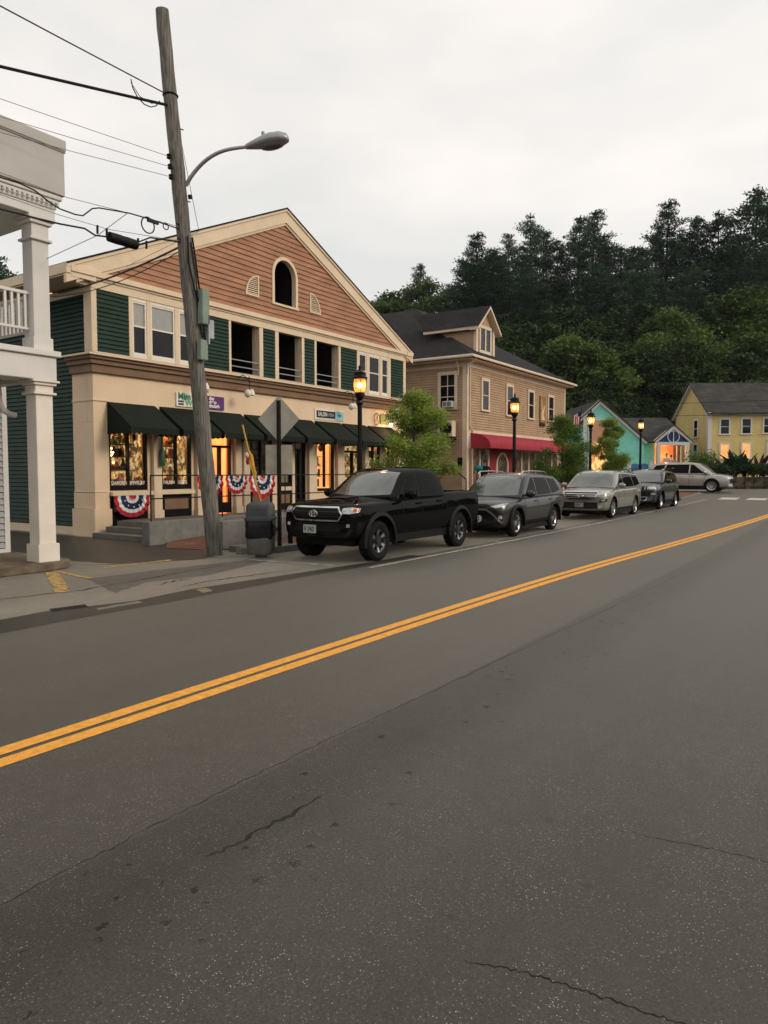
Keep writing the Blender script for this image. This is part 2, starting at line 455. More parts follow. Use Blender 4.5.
def text_mesh(txt, size, fr, u, z, d, depth, name, m, parent, align='LEFT', sx=1.0, bold=0.0):
    """lettering standing on a wall frame: fr(u, d, z)"""
    cu = bpy.data.curves.new(name, 'FONT'); cu.body = txt; cu.size = size; cu.align_x = align; cu.extrude = depth / 2; cu.offset = bold
    ob = bpy.data.objects.new(name, cu); COL.objects.link(ob)
    dg = bpy.context.evaluated_depsgraph_get(); me = bpy.data.meshes.new_from_object(ob.evaluated_get(dg))
    bpy.data.objects.remove(ob)
    off = loc_of(parent) if parent is not None else Vector((0, 0, 0))
    for v in me.vertices:
        v.co = fr((u + v.co.x * sx, d + v.co.z, z + v.co.y)) - off
    me.materials.clear(); me.materials.append(m)
    me.name = name
    o = bpy.data.objects.new(name, me); COL.objects.link(o)
    if parent is not None: o.parent = parent
    return o

# palette
cream = mat('cream_paint', (0.74, 0.565, 0.385), 0.55, 0.06, 1.1, 0.05, 30, detail=8)
cream_trim = mat('cream_trim', (0.70, 0.56, 0.395), 0.5, 0.06, 2.3, 0.04, 30)
brown_trim = mat('brown_band', (0.22, 0.135, 0.08), 0.55, 0.1, 2.0)
green_board = mat('green_clapboard', (0.010, 0.034, 0.021), 0.5, 0.22, 3.0, 0.1, 30)
red_board = mat('brick_red_clapboard', (0.375, 0.192, 0.112), 0.65, 0.20, 2.2, 0.15, 40, sstretch=(0.5, 0.5, 3))
white_paint = mat('white_paint', (0.66, 0.64, 0.60), 0.45, 0.05, 1.6, 0.05, 25)
white_shade = mat('warm_white_trim', (0.76, 0.70, 0.61), 0.45, 0.05, 2.0)
lightgrey_board = mat('pale_grey_clapboard', (0.36, 0.36, 0.37), 0.6, 0.06, 2.0)
tan_board = mat('tan_clapboard', (0.42, 0.285, 0.175), 0.6, 0.10, 1.5, 0.1, 30)
tan_trim = mat('tan_trim', (0.68, 0.55, 0.41), 0.5, 0.06, 2.0)
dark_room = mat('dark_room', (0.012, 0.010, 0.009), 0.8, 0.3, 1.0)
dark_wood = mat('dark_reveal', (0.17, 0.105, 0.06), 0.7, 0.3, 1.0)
black_metal = mat('black_metal', (0.008, 0.008, 0.009), 0.35, 0.15, 6.0)
awn_green = mat('awning_canvas', (0.009, 0.015, 0.010), 0.75, 0.18, 2.5, 0.25, 160)
awn_red = mat('red_canvas', (0.33, 0.032, 0.050), 0.65, 0.12, 2.5, 0.2, 160)
granite = mat('granite', (0.19, 0.185, 0.17), 0.75, 0.16, 6.0, 0.4, 50, detail=9)
concrete = mat('concrete', (0.15, 0.138, 0.115), 0.85, 0.16, 2.5, 0.3, 40, detail=9)
conc_old = mat('old_concrete', (0.17, 0.135, 0.095), 0.85, 0.3, 3.0, 0.5, 30, detail=9)
shingle = mat_brick('asphalt_shingle', (0.020, 0.020, 0.021), (0.030, 0.029, 0.029), (0.010, 0.010, 0.010), 0.33, 0.14, 0.010, 0.5, 0.9, 'XZ', nvar=0.5)
shingle_grey = mat_brick('grey_shingle', (0.045, 0.043, 0.040), (0.065, 0.062, 0.058), (0.025, 0.024, 0.023), 0.33, 0.14, 0.010, 0.4, 0.9, 'XZ', nvar=0.5)
shingle_side = mat_brick('asphalt_shingle_side', (0.020, 0.020, 0.021), (0.030, 0.029, 0.029), (0.010, 0.010, 0.010), 0.33, 0.14, 0.010, 0.5, 0.9, 'YZ', nvar=0.5)
paving = mat_brick('brick_paving', (0.17, 0.070, 0.040), (0.23, 0.10, 0.058), (0.10, 0.075, 0.055), 0.2, 0.1, 0.012, 0.4, 0.85, 'XY')
rubble = mat_brick('rubble_wall', (0.10, 0.085, 0.065), (0.20, 0.17, 0.13), (0.04, 0.035, 0.03), 0.45, 0.22, 0.03, 0.9, 0.95, 'YZ', nvar=0.8)
pane_dark = mat('window_glass', (0.010, 0.011, 0.011), 0.05, 0.3, 1.0, ior=1.45, spec=.3)
pane_blind = mat('window_blind', (0.30, 0.29, 0.27), 0.25, 0.12, 3.0, sstretch=(8, 8, 1), ior=1.6)
pane_warm = mat('lit_curtain', (0.75, 0.36, 0.14), 0.4, 0.35, 3.0, emit=0.75, ecol=(1.0, 0.42, 0.13))
shop_glass = mat_glass('shop_glass')
rubber = mat('tyre_rubber', (0.011, 0.011, 0.011), 0.8, 0.15, 8)
chrome = mat('chrome', (0.62, 0.62, 0.62), 0.12, 0.04, 5, metal=1.0)
alloy = mat('alloy', (0.48, 0.48, 0.48), 0.28, 0.05, 5, metal=1.0)
dark_alloy = mat('dark_alloy', (0.05, 0.05, 0.05), 0.35, 0.1, 5, metal=0.6)
plastic = mat('black_plastic', (0.008, 0.008, 0.008), 0.5, 0.15, 8)
car_glass = mat('car_glass', (0.003, 0.004, 0.004), 0.03, 0.1, 2, ior=1.45, spec=.16)
_nt = car_glass.node_tree; _df = _nt.nodes.new('ShaderNodeBsdfDiffuse'); _df.inputs[0].default_value = (.003, .003, .003, 1); _mx = _nt.nodes.new('ShaderNodeMixShader'); _mx.inputs[0].default_value = .5
_nt.links.new(_nt.nodes['Principled BSDF'].outputs[0], _mx.inputs[1]); _nt.links.new(_df.outputs[0], _mx.inputs[2]); _nt.links.new(_mx.outputs[0], _nt.nodes['Material Output'].inputs['Surface'])
wind_glass = mat('windscreen_glass', (0.075, 0.088, 0.076), 0.03, 0.45, 1.5, ior=2.1)
lens_glass = mat('headlight_lens', (0.50, 0.51, 0.50), 0.10, 0.25, 14, ior=1.6, metal=0.3)
amber = mat('amber_lens', (0.50, 0.09, 0.02), 0.15, 0.1, 8)
red_lens = mat('red_lens', (0.35, 0.012, 0.012), 0.15, 0.1, 8)
plate_m = mat('number_plate', (0.42, 0.46, 0.40), 0.5, 0.08, 8)
# ---------------------------------------------------------------- ground, road, pavement
def frange(a, b, st):
    n = max(1, round((b - a) / st)); return [a + (b - a) * i / n for i in range(n + 1)]

def sheet(name, m, xs, yl, yr, dz, ny=1, kind='structure', thick=0.0):
    mb = MB()
    fl = yl if callable(yl) else (lambda x: yl); fr_ = yr if callable(yr) else (lambda x: yr)
    grid = [[mb.pt((x, fl(x) + (fr_(x) - fl(x)) * j / ny, G(x) + dz)) for j in range(ny + 1)] for x in xs]
    for i in range(len(xs) - 1):
        for j in range(ny): mb.face((grid[i][j], grid[i + 1][j], grid[i + 1][j + 1], grid[i][j + 1]))
    if thick:
        lo = [[mb.pt((x, (fl(x), fr_(x))[k], G(x) + dz - thick)) for k in (0, 1)] for x in xs]
        for i in range(len(xs) - 1):
            mb.face((grid[i][0], grid[i + 1][0], lo[i + 1][0], lo[i][0])); mb.face((grid[i][ny], grid[i + 1][ny], lo[i + 1][1], lo[i][1]))
        mb.face((grid[0][0], grid[0][ny], lo[0][1], lo[0][0])); mb.face((grid[-1][0], grid[-1][ny], lo[-1][1], lo[-1][0]))
    o = mb.build(name, m, world=True, origin=(0, 0, 0)); tag(o, kind=kind)
    # all ground sheets look up
    if not thick:
        for p in o.data.polygons:
            if p.normal.z < 0: p.flip()
    return o

def patch(name, m, pts, z, kind='structure'):
    """flat mark lying on the level near part of the ground"""
    rj = random.Random(int(pts[0][0] * 97 + len(pts))); q = []
    for i, (x, y) in enumerate(pts):
        x2, y2 = pts[(i + 1) % len(pts)]; L_ = math.hypot(x2 - x, y2 - y); n_ = max(1, int(L_ / .12)); j_ = min(.028, L_ * .05)
        for k in range(n_): q.append((x + (x2 - x) * k / n_ + rj.uniform(-j_, j_), y + (y2 - y) * k / n_ + rj.uniform(-j_, j_)))
    mb = MB(); mb.poly([(x, y, z + G(x)) for x, y in q])
    o = mb.build(name, m, origin=(0, 0, 0))
    for p in o.data.polygons:
        if p.normal.z < 0: p.flip()
    return tag(o, kind=kind)

asph = mat_asphalt('road_asphalt', 0.031, 0.9, stains=True)
asph_lot = mat_asphalt('old_lot_asphalt', 0.150, 0.35, sheen=0.30, tint=(1.0, 0.90, 0.73))
asph_dark = mat_asphalt('damp_asphalt', 0.016, 0.2, sheen=0.03)
asph_mid = mat_asphalt('patched_asphalt', 0.050, 0.25, sheen=0.2, tint=(1, .96, .92))
yellow_paint = mat('yellow_road_paint', (0.80, 0.37, 0.062), 0.6, 0.16, 16.0, 0.4, 90, detail=12)
yellow_worn = mat('worn_yellow_paint', (0.22, 0.155, 0.075), 0.75, 0.5, 11.0, detail=12, col2=(0.50, 0.33, 0.13))
white_worn = mat('worn_white_paint', (0.38, 0.36, 0.32), 0.75, 0.35, 6.0, detail=10)
tar = mat('tar', (0.018, 0.017, 0.016), 0.6, 0.3, 9)
dirt = mat('roadside_earth', (0.065, 0.055, 0.038), 0.95, 0.4, 1.5, 0.4, 20)

def T(lx, D, z=0.0):
    p = FH * D + RT * lx
    return (p.x, p.y, z)

mb = MB()
xs = [-400, -150, -60, -20] + frange(0, 60, 2.0) + [80, 120, 200, 400]
ys = [-400, -150, -60, -25, 0, 20, 40, 80, 150, 400]
gr = [[mb.pt((x, y, G(x) - 0.06)) for y in ys] for x in xs]
for i in range(len(xs) - 1):
    for j in range(len(ys) - 1): mb.face((gr[i][j], gr[i + 1][j], gr[i + 1][j + 1], gr[i][j + 1]))
tag(mb.build('ground', dirt, origin=(0, 0, 0)), kind='structure')

sheet('road', asph, frange(-40, 62, 1.0), -25, 7.6, 0.0, 3)
sheet('parking_lane', asph_lot, frange(10.0, 62, 1.0), 7.6, 22, 0.0, 2)
sheet('parking_lot', asph_lot, frange(-40, 10.0, 1.0), 7.6, 30, 0.0, 3)

def cy(x):   # centre of the double yellow line; the road swings gently right
    return 4.28 - 0.072 * (math.sqrt((x - 11.5) ** 2 + 16) + (x - 11.5)) / 2
for k in (-1, 1):
    a = 0.026 if k > 0 else -0.151
    sheet('road_marking', yellow_paint, frange(-30, 41, 0.5), (lambda x, a=a: cy(x) + a), (lambda x, a=a: cy(x) + a + 0.125), 0.003)
def wy(x): return 7.30 - (0.0016 * max(0, x - 18) ** 2)
sheet('road_marking', white_worn, frange(10.4, 38.5, 0.5), (lambda x: wy(x) - 0.05), (lambda x: wy(x) + 0.05), 0.008)
patch('road_marking', white_worn, [(9.98, 10.0), (10.08, 10.0), (10.30, 8.0), (10.20, 8.0)], 0.008)
patch('road_marking', white_worn, [(16.0, 7.4), (16.1, 7.4), (16.1, 10.2), (16.0, 10.2)], 0.008)
patch('road_marking', white_worn, [(22.4, 7.3), (22.5, 7.3), (22.5, 10.2), (22.4, 10.2)], 0.008)
patch('road_marking', white_worn, [(28.9, 7.1), (29.0, 7.1), (29.0, 10.2), (28.9, 10.2)], 0.008)
for y0 in (6.2, 4.95, 3.7, 2.4):
    sheet('crosswalk_marking', white_paint if False else mat('crosswalk_paint', (0.50, 0.47, 0.41), 0.7, 0.15, 5), frange(38.5, 40.1, 0.4), y0 - 0.85, y0, 0.012)
# lot markings and repairs
sheet('gutter', asph_dark, [3.0, 4.0, 4.9, 6.0, 7.0, 8.0, 9.0, 9.9, 11.2, 12.5], lambda x: 7.55 + 0.06 * math.sin(x * 3.1) - max(0, x - 10) * .06,
      lambda x: {3.0: 8.3, 4.0: 8.22, 4.9: 8.30, 6.0: 8.0, 7.0: 8.12, 8.0: 8.05, 9.0: 7.95, 9.9: 7.88}.get(round(x, 1), 7.75), 0.002)
patch('drain_cover', tar, [(4.93, 8.18), (5.37, 8.10), (5.47, 8.30), (5.03, 8.40)], 0.004)
patch('asphalt_patch', mat('pale_patch', (0.20, 0.185, 0.155), .8, .2, 5), [(5.33, 7.80), (5.95, 7.78), (6.0, 7.93), (5.38, 7.96)], 0.004)
patch('asphalt_patch', mat('pale_patch2', (0.24, 0.20, 0.13), .8, .2, 5), [(6.92, 7.74), (7.10, 7.74), (7.24, 8.02), (7.06, 8.03)], 0.004)
patch('asphalt_patch', asph_mid, [(6.8, 10.3), (6.2, 8.75), (7.1, 9.2), (8.1, 9.0), (10.2, 9.5), (9.9, 9.95), (8.2, 10.2)], 0.002)
patch('asphalt_patch', asph_dark, [(7.9, 13.2), (8.2, 11.6), (9.4, 10.85), (10.0, 10.85), (10.9, 12.2), (11.2, 15.9), (11.2, 22), (7.9, 22)], 0.0025)
patch('road_marking', yellow_worn, [(6.83, 11.52), (6.97, 11.38), (5.92, 9.35), (5.72, 9.42)], 0.005)
patch('road_marking', yellow_worn, [(7.02, 11.62), (7.08, 11.50), (6.92, 10.30), (6.80, 10.30)], 0.005)
patch('road_marking', yellow_worn, [(7.75, 11.28), (7.70, 11.12), (9.15, 11.05), (9.2, 11.2)], 0.005)
# crack sealed in tar, seams and cracks in the road
def ribbon(name, pts, w, m, z=0.0012, jit=0.02, seed=1, kind='structure', sub=6):
    r_ = random.Random(seed); mb = MB(); P = []
    for i in range(len(pts) - 1):
        a, b = Vector(pts[i]), Vector(pts[i + 1])
        for k in range(sub): P.append(a.lerp(b, k / sub))
    P.append(Vector(pts[-1])); n = len(P); L_, R_ = [], []
    for i, p in enumerate(P):
        t = (P[min(i + 1, n - 1)] - P[max(i - 1, 0)]).normalized(); q = Vector((-t.y, t.x))
        c = p + q * r_.uniform(-jit, jit)
        ww = w * (0.35 + 0.9 * r_.random()) * math.sin(math.pi * (i + .6) / (n + .2)) ** 0.4
        L_.append(mb.pt((c.x + q.x * ww / 2, c.y + q.y * ww / 2, z + G(c.x)))); R_.append(mb.pt((c.x - q.x * ww / 2, c.y - q.y * ww / 2, z + G(c.x))))
    for i in range(n - 1): mb.face((L_[i], R_[i], R_[i + 1], L_[i + 1]))
    o = mb.build(name, m, origin=(0, 0, 0))
    for p in o.data.polygons:
        if p.normal.z < 0: p.flip()
    return tag(o, kind=kind)
crk = mat('road_crack', (0.022, 0.020, 0.018), 0.9, 0.3, 9)
seam = mat('road_seam', (0.055, 0.051, 0.045), 0.85, 0.45, 9)
ribbon('road_seam', [(-2, 2.72), (1.43, 2.78), (2.35, 2.81), (3.56, 2.81), (4.6, 2.77), (8.48, 2.66), (12, 2.58), (16, 2.45)], 0.006, mat('faint_seam', (0.030, 0.027, 0.023), .85, .3, 9), jit=0.014, sub=22, seed=3)
ribbon('tar_stain', [(2.13, 2.38), (2.27, 2.35), (2.44, 2.36), (2.63, 2.33), (2.88, 2.35)], 0.026, mat('faded_tar', (0.033, 0.031, 0.028), .8, .5, 12), jit=0.012, seed=5)
ribbon('road_crack', [(2.16, 1.12), (2.22, 0.94), (2.25, 0.74), (2.26, 0.61), (2.28, 0.43), (2.3, 0.1)], 0.007, crk, jit=0.009, seed=6, sub=14)
ribbon('road_crack', [(3.39, 0.93), (3.43, 0.67), (3.46, 0.51), (3.47, 0.32), (3.5, 0)], 0.004, crk, jit=0.010, seed=8, sub=14)
for i_, pts_ in enumerate(([(7.03, 8.84), (7.4, 8.93), (7.71, 8.92)], [(7.09, 8.42), (7.7, 8.50), (8.31, 8.42), (9.59, 8.24)], [(5.0, 9.6), (6.1, 9.35), (7.3, 9.5), (9.2, 9.75)], [(7.6, 11.9), (8.6, 11.2), (9.9, 10.7), (10.6, 10.35)])):
    ribbon('pavement_crack', pts_, 0.035, mat('dark_joint', (0.030, 0.026, 0.020), .85, .4, 9), z=0.005, jit=0.03, seed=30 + i_, sub=8)
# kerb and brick sidewalk
SWX = frange(10.6, 38.0, 0.685)
kerb_y = lambda x: 10.25 + (0.75 * max(0, 11.3 - x) ** 1.5)
sheet('kerb', granite, SWX, kerb_y, lambda x: kerb_y(x) + 0.15, 0.135, 1, thick=0.16)
def ramp_sheet(name, m, pts):
    mb = MB(); mb.poly(pts); o = mb.build(name, m, origin=(0, 0, 0))
    for p in o.data.polygons:
        if p.normal.z < 0: p.flip()
    return tag(o, kind='structure')
ramp_sheet('sidewalk', paving, [(10.55, 13.0, .012), (10.75, 11.85, .012), (11.3, 11.3, .03), (12.2, 11.3, .131), (12.2, 13.6, .131), (11.1, 13.6, .06)])
sheet('sidewalk', paving, frange(12.2, 38.0, 0.86), lambda x: kerb_y(x) + 0.15, 13.64, 0.130, 2, thick=0.15)
sheet('sidewalk', concrete, frange(10.85, 12.2, 0.45), lambda x: kerb_y(x) + 0.15, lambda x: 11.3 + .0 * x, 0.128, 1, thick=0.15)
sheet('sidewalk', paving, frange(26.0, 38.0, 0.86), 13.64, 16.3, 0.130, 2, thick=0.15)
sheet('kerb', granite, frange(37.2, 42.2, 0.5), lambda x: 7.5 + 0.14 * max(0, abs(x - 39.7) - 1.6) ** 2.6, lambda x: 7.65 + 0.14 * max(0, abs(x - 39.7) - 1.6) ** 2.6, 0.135, thick=0.16)
sheet('sidewalk', paving, frange(37.2, 42.2, 0.5), lambda x: 7.65 + 0.14 * max(0, abs(x - 39.7) - 1.6) ** 2.6, 10.25, 0.131, thick=0.15)
sheet('sidewalk', paving, frange(38.0, 42.2, 0.6), 10.25, 16.0, 0.130, thick=0.15)

# raised terrace at the end of the street with the far shops
mb = MB()
mb.box(0, 75, 0, 20, 0, .92)
tr_ = mb.v
mb.v = [T(-6 + x * .9, 47.2 + y * 1.1, 0.4 + z) for x, y, z in tr_]
tag(mb.build('terrace', mat('terrace_lawn', (0.05, 0.055, 0.025), 0.95, 0.35, 1.2, 0.5, 30), origin=(0, 0, 0)), kind='structure')

# wooded hill behind
def hill(lx, D):
    a = lx / D
    lat = 0.42 + 0.58 * min(1, max(0, (a + 0.05) / 0.2)) ** 1.0
    t = max(0.0, D - 66)
    h = 0.30 * t if t < 14 else 4.2 + 0.40 * (t - 14)
    if t > 60: h = 4.2 + 0.4 * 46 + 0.12 * (t - 60)
    h += 0.8 * math.sin(lx * .11 + D * .07)
    return 1.0 + h * lat
mb = MB()
DS = frange(64, 190, 6); AS = frange(-1.1, 1.1, 0.05)
hg = [[mb.pt(T(a * D, D, hill(a * D, D) if D > 66 else 0.3)) for a in AS] for D in DS]
for i in range(len(DS) - 1):
    for j in range(len(AS) - 1): mb.face((hg[i][j], hg[i][j + 1], hg[i + 1][j + 1], hg[i + 1][j]))
o = mb.build('hillside', mat('forest_floor', (0.022, 0.026, 0.013), 0.95, 0.4, 0.6, 0.5, 5), smooth=True, origin=(0, 0, 0))
tag(o, kind='structure')
# ---------------------------------------------------------------- green and cream shop building
Y1 = 16.82
XL, XR = 11.41, 26.60
b1 = thing('shop_building', (19.0, Y1, 0), 'cream and dark green shop building with brick red gable and row of dark awnings', 'building')
F = Frame((0, Y1, 0), (1, 0, 0), (0, -1, 0))
FL = Frame((XL + 0.12, 0, 0), (0, 1, 0), (-1, 0, 0))
Z_CB, Z_CT, Z_SOF = 4.29, 4.76, 6.45
# shop front openings: (u0, u1, z0, z1)
shops = [(11.86, 13.08, 1.20, 3.02), (13.56, 14.66, 1.20, 3.02), (15.36, 16.28, 0.42, 3.02), (17.12, 18.18, 1.20, 3.02), (18.42, 19.20, 1.20, 3.02),
         (19.34, 19.92, 0.42, 3.02), (20.50, 21.58, 1.0, 3.02), (22.20, 23.36, 0.42, 3.02), (23.74, 24.66, 1.0, 3.02), (25.02, 25.72, 1.0, 3.02)]
mb = MB(F)
mb.box(XL, XR, -0.25, 0, 3.02, Z_CB)                       # plain band over the shops
edges = [XL] + [v for s in shops for v in (s[0], s[1])] + [XR]
for i in range(0, len(edges), 2):
    if i == 0: continue
    a, b = edges[i], edges[i + 1]
    mb.box(a, b, -0.25, 0.0, 0.35, 3.02)
mb.box(XL, edges[1], -0.9, 0.0, 0.02, 3.02); mb.box(XL, edges[1], -0.9, -.251, 3.02, Z_CB)
for s in shops:
    if s[2] > 1.05: mb.box(s[0], s[1], -0.25, -0.02, s[2] - 0.14, s[2])
    elif s[2] > 0.9: mb.box(s[0], s[1], -0.25, -0.02, 0.35, s[2])
mb.build('shop_front_wall', cream, b1, bevel=0.006)
mb = MB(F); mb.box(XL - .02, 11.84, -0.92, 0.03, 3.56, 3.60); mb.build('pier_moulding', cream, b1, bevel=.006)
mb = MB(F); mb.box(XL - .015, 11.82, -0.92, 0.025, 1.16, 1.19)
mb.box(XL - .06, 11.88, -0.95, 0.06, 0.0, 0.72); mb.box(XL - .008, 11.82, -0.93, .012, 0.721, 1.159)
for a, b in ((13.20, 13.48), (14.78, 15.10), (16.36, 16.62), (16.72, 17.0), (19.98, 20.42), (21.66, 22.08), (23.44, 23.68), (25.80, 26.60)):
    m2 = MB(F); m2.box(a, b, 0.004, 0.13, 0.62, 3.0); m2.box(a - .03, b + .03, 0.002, 0.17, 0.35, 0.62); m2.build('pilaster', cream_trim, b1, bevel=0.008)
mb.build('corner_pier', cream, b1, bevel=0.008)
mb = MB(F); mb.box(11.86, 14.7, 0.0, 0.12, 1.06, 1.17); mb.build('window_ledge', cream_trim, b1, bevel=.006)
for s in shops[:2] + shops[3:5]:
    mb = MB(F); mb.box(s[0] - .02, s[1] + .02, -0.2, -0.03, 0.25, 1.06); ap = mb.build('window_apron', black_metal, b1)
    mb = MB(F); mb.box(s[0] + .12, s[1] - .12, -0.029, -0.018, 0.62, 0.94); mb.build('apron_panel', brown_trim, ap)

goods_a = mat_goods('display_goods', [(0.0, (0.02, 0.014, 0.01)), (0.40, (0.10, 0.06, 0.03)), (0.50, (0.70, 0.36, 0.11)), (0.56, (0.14, 0.08, 0.035)), (0.64, (0.95, 0.66, 0.30)), (0.70, (0.16, 0.10, 0.05)), (0.8, (.9, .6, .28)), (1.0, (.25, 0.15, 0.06))], 0.85, 11.0, 6.5)
goods_b = mat_goods('salon_wall', [(0.0, (0.55, 0.20, 0.05)), (0.5, (0.95, 0.42, 0.14)), (1.0, (1.0, 0.55, 0.22))], 0.95, 2, 1.2)
goods_d = mat_goods('dim_shop', [(0.0, (0.01, 0.01, 0.01)), (0.5, (0.05, 0.04, 0.03)), (0.8, (0.16, 0.11, 0.07)), (1.0, (0.5, 0.24, 0.10))], 0.25)
item_cols = [mat('goods_%s' % n, c, 0.5, 0.15, 9) for n, c in (('red', (.35, .05, .04)), ('teal', (.05, .22, .20)), ('gold', (.6, .38, .08)), ('ivory', (.7, .62, .48)), ('brown', (.13, .07, .035)), ('green', (.06, .14, .05)), ('black', (.015, .015, .015)), ('pink', (.55, .2, .25)))]
LIT = [0, 1, 2, 6, 8, 9]
r_ = random.Random(5)
for i, s in enumerate(shops):
    lit = i in LIT
    salon = i in (2, 6)
    # room behind
    mb = MB(F); u0, u1, z0, z1 = s
    mb.quad((u0 - .2, -1.6, z0 - .25), (u1 + .2, -1.6, z0 - .25), (u1 + .2, -1.6, z1 + .2), (u0 - .2, -1.6, z1 + .2))
    mb.quad((u0 - .2, -1.6, z0 - .25), (u0 - .2, -.26, z0 - .25), (u0 - .2, -.26, z1 + .2), (u0 - .2, -1.6, z1 + .2))
    mb.quad((u1 + .2, -1.6, z0 - .25), (u1 + .2, -.26, z0 - .25), (u1 + .2, -.26, z1 + .2), (u1 + .2, -1.6, z1 + .2))
    mb.quad((u0 - .2, -1.6, z1 + .2), (u1 + .2, -1.6, z1 + .2), (u1 + .2, -.26, z1 + .2), (u0 - .2, -.26, z1 + .2))
    mb.quad((u0 - .2, -1.6, z0 - .2), (u1 + .2, -1.6, z0 - .2), (u1 + .2, -.26, z0 - .2), (u0 - .2, -.26, z0 - .2))
    mb.build('shop_interior', (goods_b if salon else goods_a) if lit else goods_d, b1, fix=False)
    fm = MB(F); t = 0.055
    fm.box(u0, u0 + t, -.12, -.01, z0, z1); fm.box(u1 - t, u1, -.12, -.01, z0, z1)
    fm.box(u0 + t, u1 - t, -.12, -.01, z0, z0 + (.14 if z0 > 1.05 else .10)); fm.box(u0 + t, u1 - t, -.12, -.01, z1 - t, z1)
    if z0 > 0.9 and i != 4: fm.box((u0 + u1) / 2 - .03, (u0 + u1) / 2 + .03, -.11, -.012, z0 + .14, z1 - t)
    if z0 < 0.9: fm.box(u0 + t, u1 - t, -.11, -.02, 0.42, 0.75); fm.box(u0 + t, u1 - t, -.11, -.02, 2.45, 2.53); fm.box((u0 + u1) / 2 - .05, (u0 + u1) / 2 + .05, -.11, -.012, .75, 2.45)
    fo = fm.build('shop_door' if z0 < .9 else 'shop_window', black_metal, b1)
    gm = MB(F); gm.quad((u0 + .02, -.07, z0 + .02), (u1 - .02, -.07, z0 + .02), (u1 - .02, -.07, z1 - .02), (u0 + .02, -.07, z1 - .02)); gm.build('glass_pane', shop_glass, fo, fix=False)
    if i == 4:
        cm = MB(F); cm.quad((u0 + .05, -.14, z0 + .1), (u1 - .05, -.14, z0 + .1), (u1 - .05, -.14, z1 - .05), (u0 + .05, -.14, z1 - .05)); cm.build('curtain', mat('beige_curtain', (.40, .34, .24), .8, .2, 3, sstretch=(9, 9, 1)), b1)
    if z0 > .9 and i != 4:
        im = MB(F)
        nn = 60 if lit else 20
        for k in range(nn):
            im.mi = r_.randrange(len(item_cols)); cu = r_.uniform(u0 + .1, u1 - .1); d = r_.uniform(-1.3, -.3)
            hh = r_.uniform(.06, .34); w = r_.uniform(.03, .10)
            zz = r_.choice([z0 + .14, z0 + .14, z0 + .55, z0 + .95, z0 + 1.3])
            if k % 4 == 3:
                zz = z1 - .06 - r_.uniform(.2, .55); im.tube([(cu, d, zz + hh), (cu, d, z1)], .005, 4)
                im.lathe([(w * .2, hh), (w, hh * .6), (w * 1.1, hh * .3), (w * .3, 0)], (cu, d, zz), 8)
            elif k % 4 == 2: im.box(cu - w, cu + w, d - .03, d + .03, zz, zz + hh)
            else: im.lathe([(w, 0), (w * 1.1, hh * .4), (w * .5, hh * .7), (w * .35, hh)], (cu, d, zz), 8)
        im.mi = 4
        for q in (.52, .92, 1.27): im.box(u0 - .1, u1 + .1, -1.45, -.7, z0 + q, z0 + q + .025)
        im.build('window_display', item_cols, b1)
    if lit:
        ld = bpy.data.lights.new('shop_lamp', 'POINT'); ld.energy = 15 if not salon else 12; ld.color = (1.0, 0.62, 0.30); ld.shadow_soft_size = .12
        lo = bpy.data.objects.new('shop_lamp', ld); COL.objects.link(lo); lo.parent = b1
        lo.location = Vector(F(((u0 + u1) / 2, -.75, z1 - .12))) - loc_of(b1)
# clusters of little bulbs hung in the left window
bulb = mat('warm_bulb', (1, .6, .25), .3, 0, 1, emit=9.0, ecol=(1.0, .50, .18))
mb = MB(F)
for k in range(12): mb.blob((12.0 + r_.uniform(0, .30), -.35, 1.85 + r_.uniform(0, .5)), .028, .028, .028, 8, 6)
mb.build('display_bulbs', bulb, b1)

# words along the bottom of the display windows
wtxt = mat('window_lettering', (.75, .74, .68), .5, .03, 2)
for tx, u, z in (('GARDEN', 11.93, 1.36), ('JEWELRY', 12.52, 1.36), ('TALKIN', 13.64, 1.36), ('GIFTS', 14.20, 1.36)):
    text_mesh(tx, .13, F, u, z, -.055, .004, 'window_lettering', wtxt, b1, sx=.98, bold=.003)

# brown cornice between the storeys
mb = MB(F)
for z0, z1, d in ((Z_CB, 4.50, .10), (4.502, 4.62, .17), (4.622, 4.70, .24), (4.702, Z_CT, .30)):
    mb.box(XL - d + .02, XR + .05 + d * .3, -0.9, d, z0, z1)
mb.mi = 1
mb.box(XL - .30, XR + .15, -0.9, .315, 4.70, 4.76)
mb.build('storey_cornice', [brown_trim, cream_trim], b1, bevel=.006)

# upper storey
ops = [(16.32, 17.58), (18.52, 19.72), (20.54, 21.84)]                      # open loggias
greens = [(11.55, 12.54), (14.86, 16.22), (17.76, 18.34), (19.86, 20.42), (21.98, 23.02), (25.42, 26.40)]
wins = [(12.66, 13.12), (13.27, 14.10), (14.26, 14.74), (23.18, 23.66), (23.86, 24.60), (24.78, 25.22)]
for a, b in greens: mb = MB(F); mb.clap(a, b, 4.84, Z_SOF, .115); mb.build('clapboard_panel', green_board, b1, fix=False)
mb = MB(F)
mb.box(XL, XR, -.12, .035, Z_CT, 4.845)                                     # sill board
stiles = [(XL, 11.55), (12.54, 12.66), (14.74, 14.86), (16.22, 16.32), (17.58, 17.76), (18.34, 18.52), (19.72, 19.86), (20.42, 20.54), (21.84, 21.98), (23.02, 23.18), (25.22, 25.42), (26.40, 26.60),
          (13.12, 13.27), (14.10, 14.26), (23.66, 23.86), (24.60, 24.78)]
for a, b in stiles: mb.box(a, b, -.12, .03, 4.845, Z_SOF)
mb.box(XL, XR, -.12, .045, Z_SOF, 6.66); mb.box(XL - .02, XR, -.12, .08, 6.662, 6.72); mb.box(XL - .05, XR + .05, -.12, .14, 6.722, 6.86)
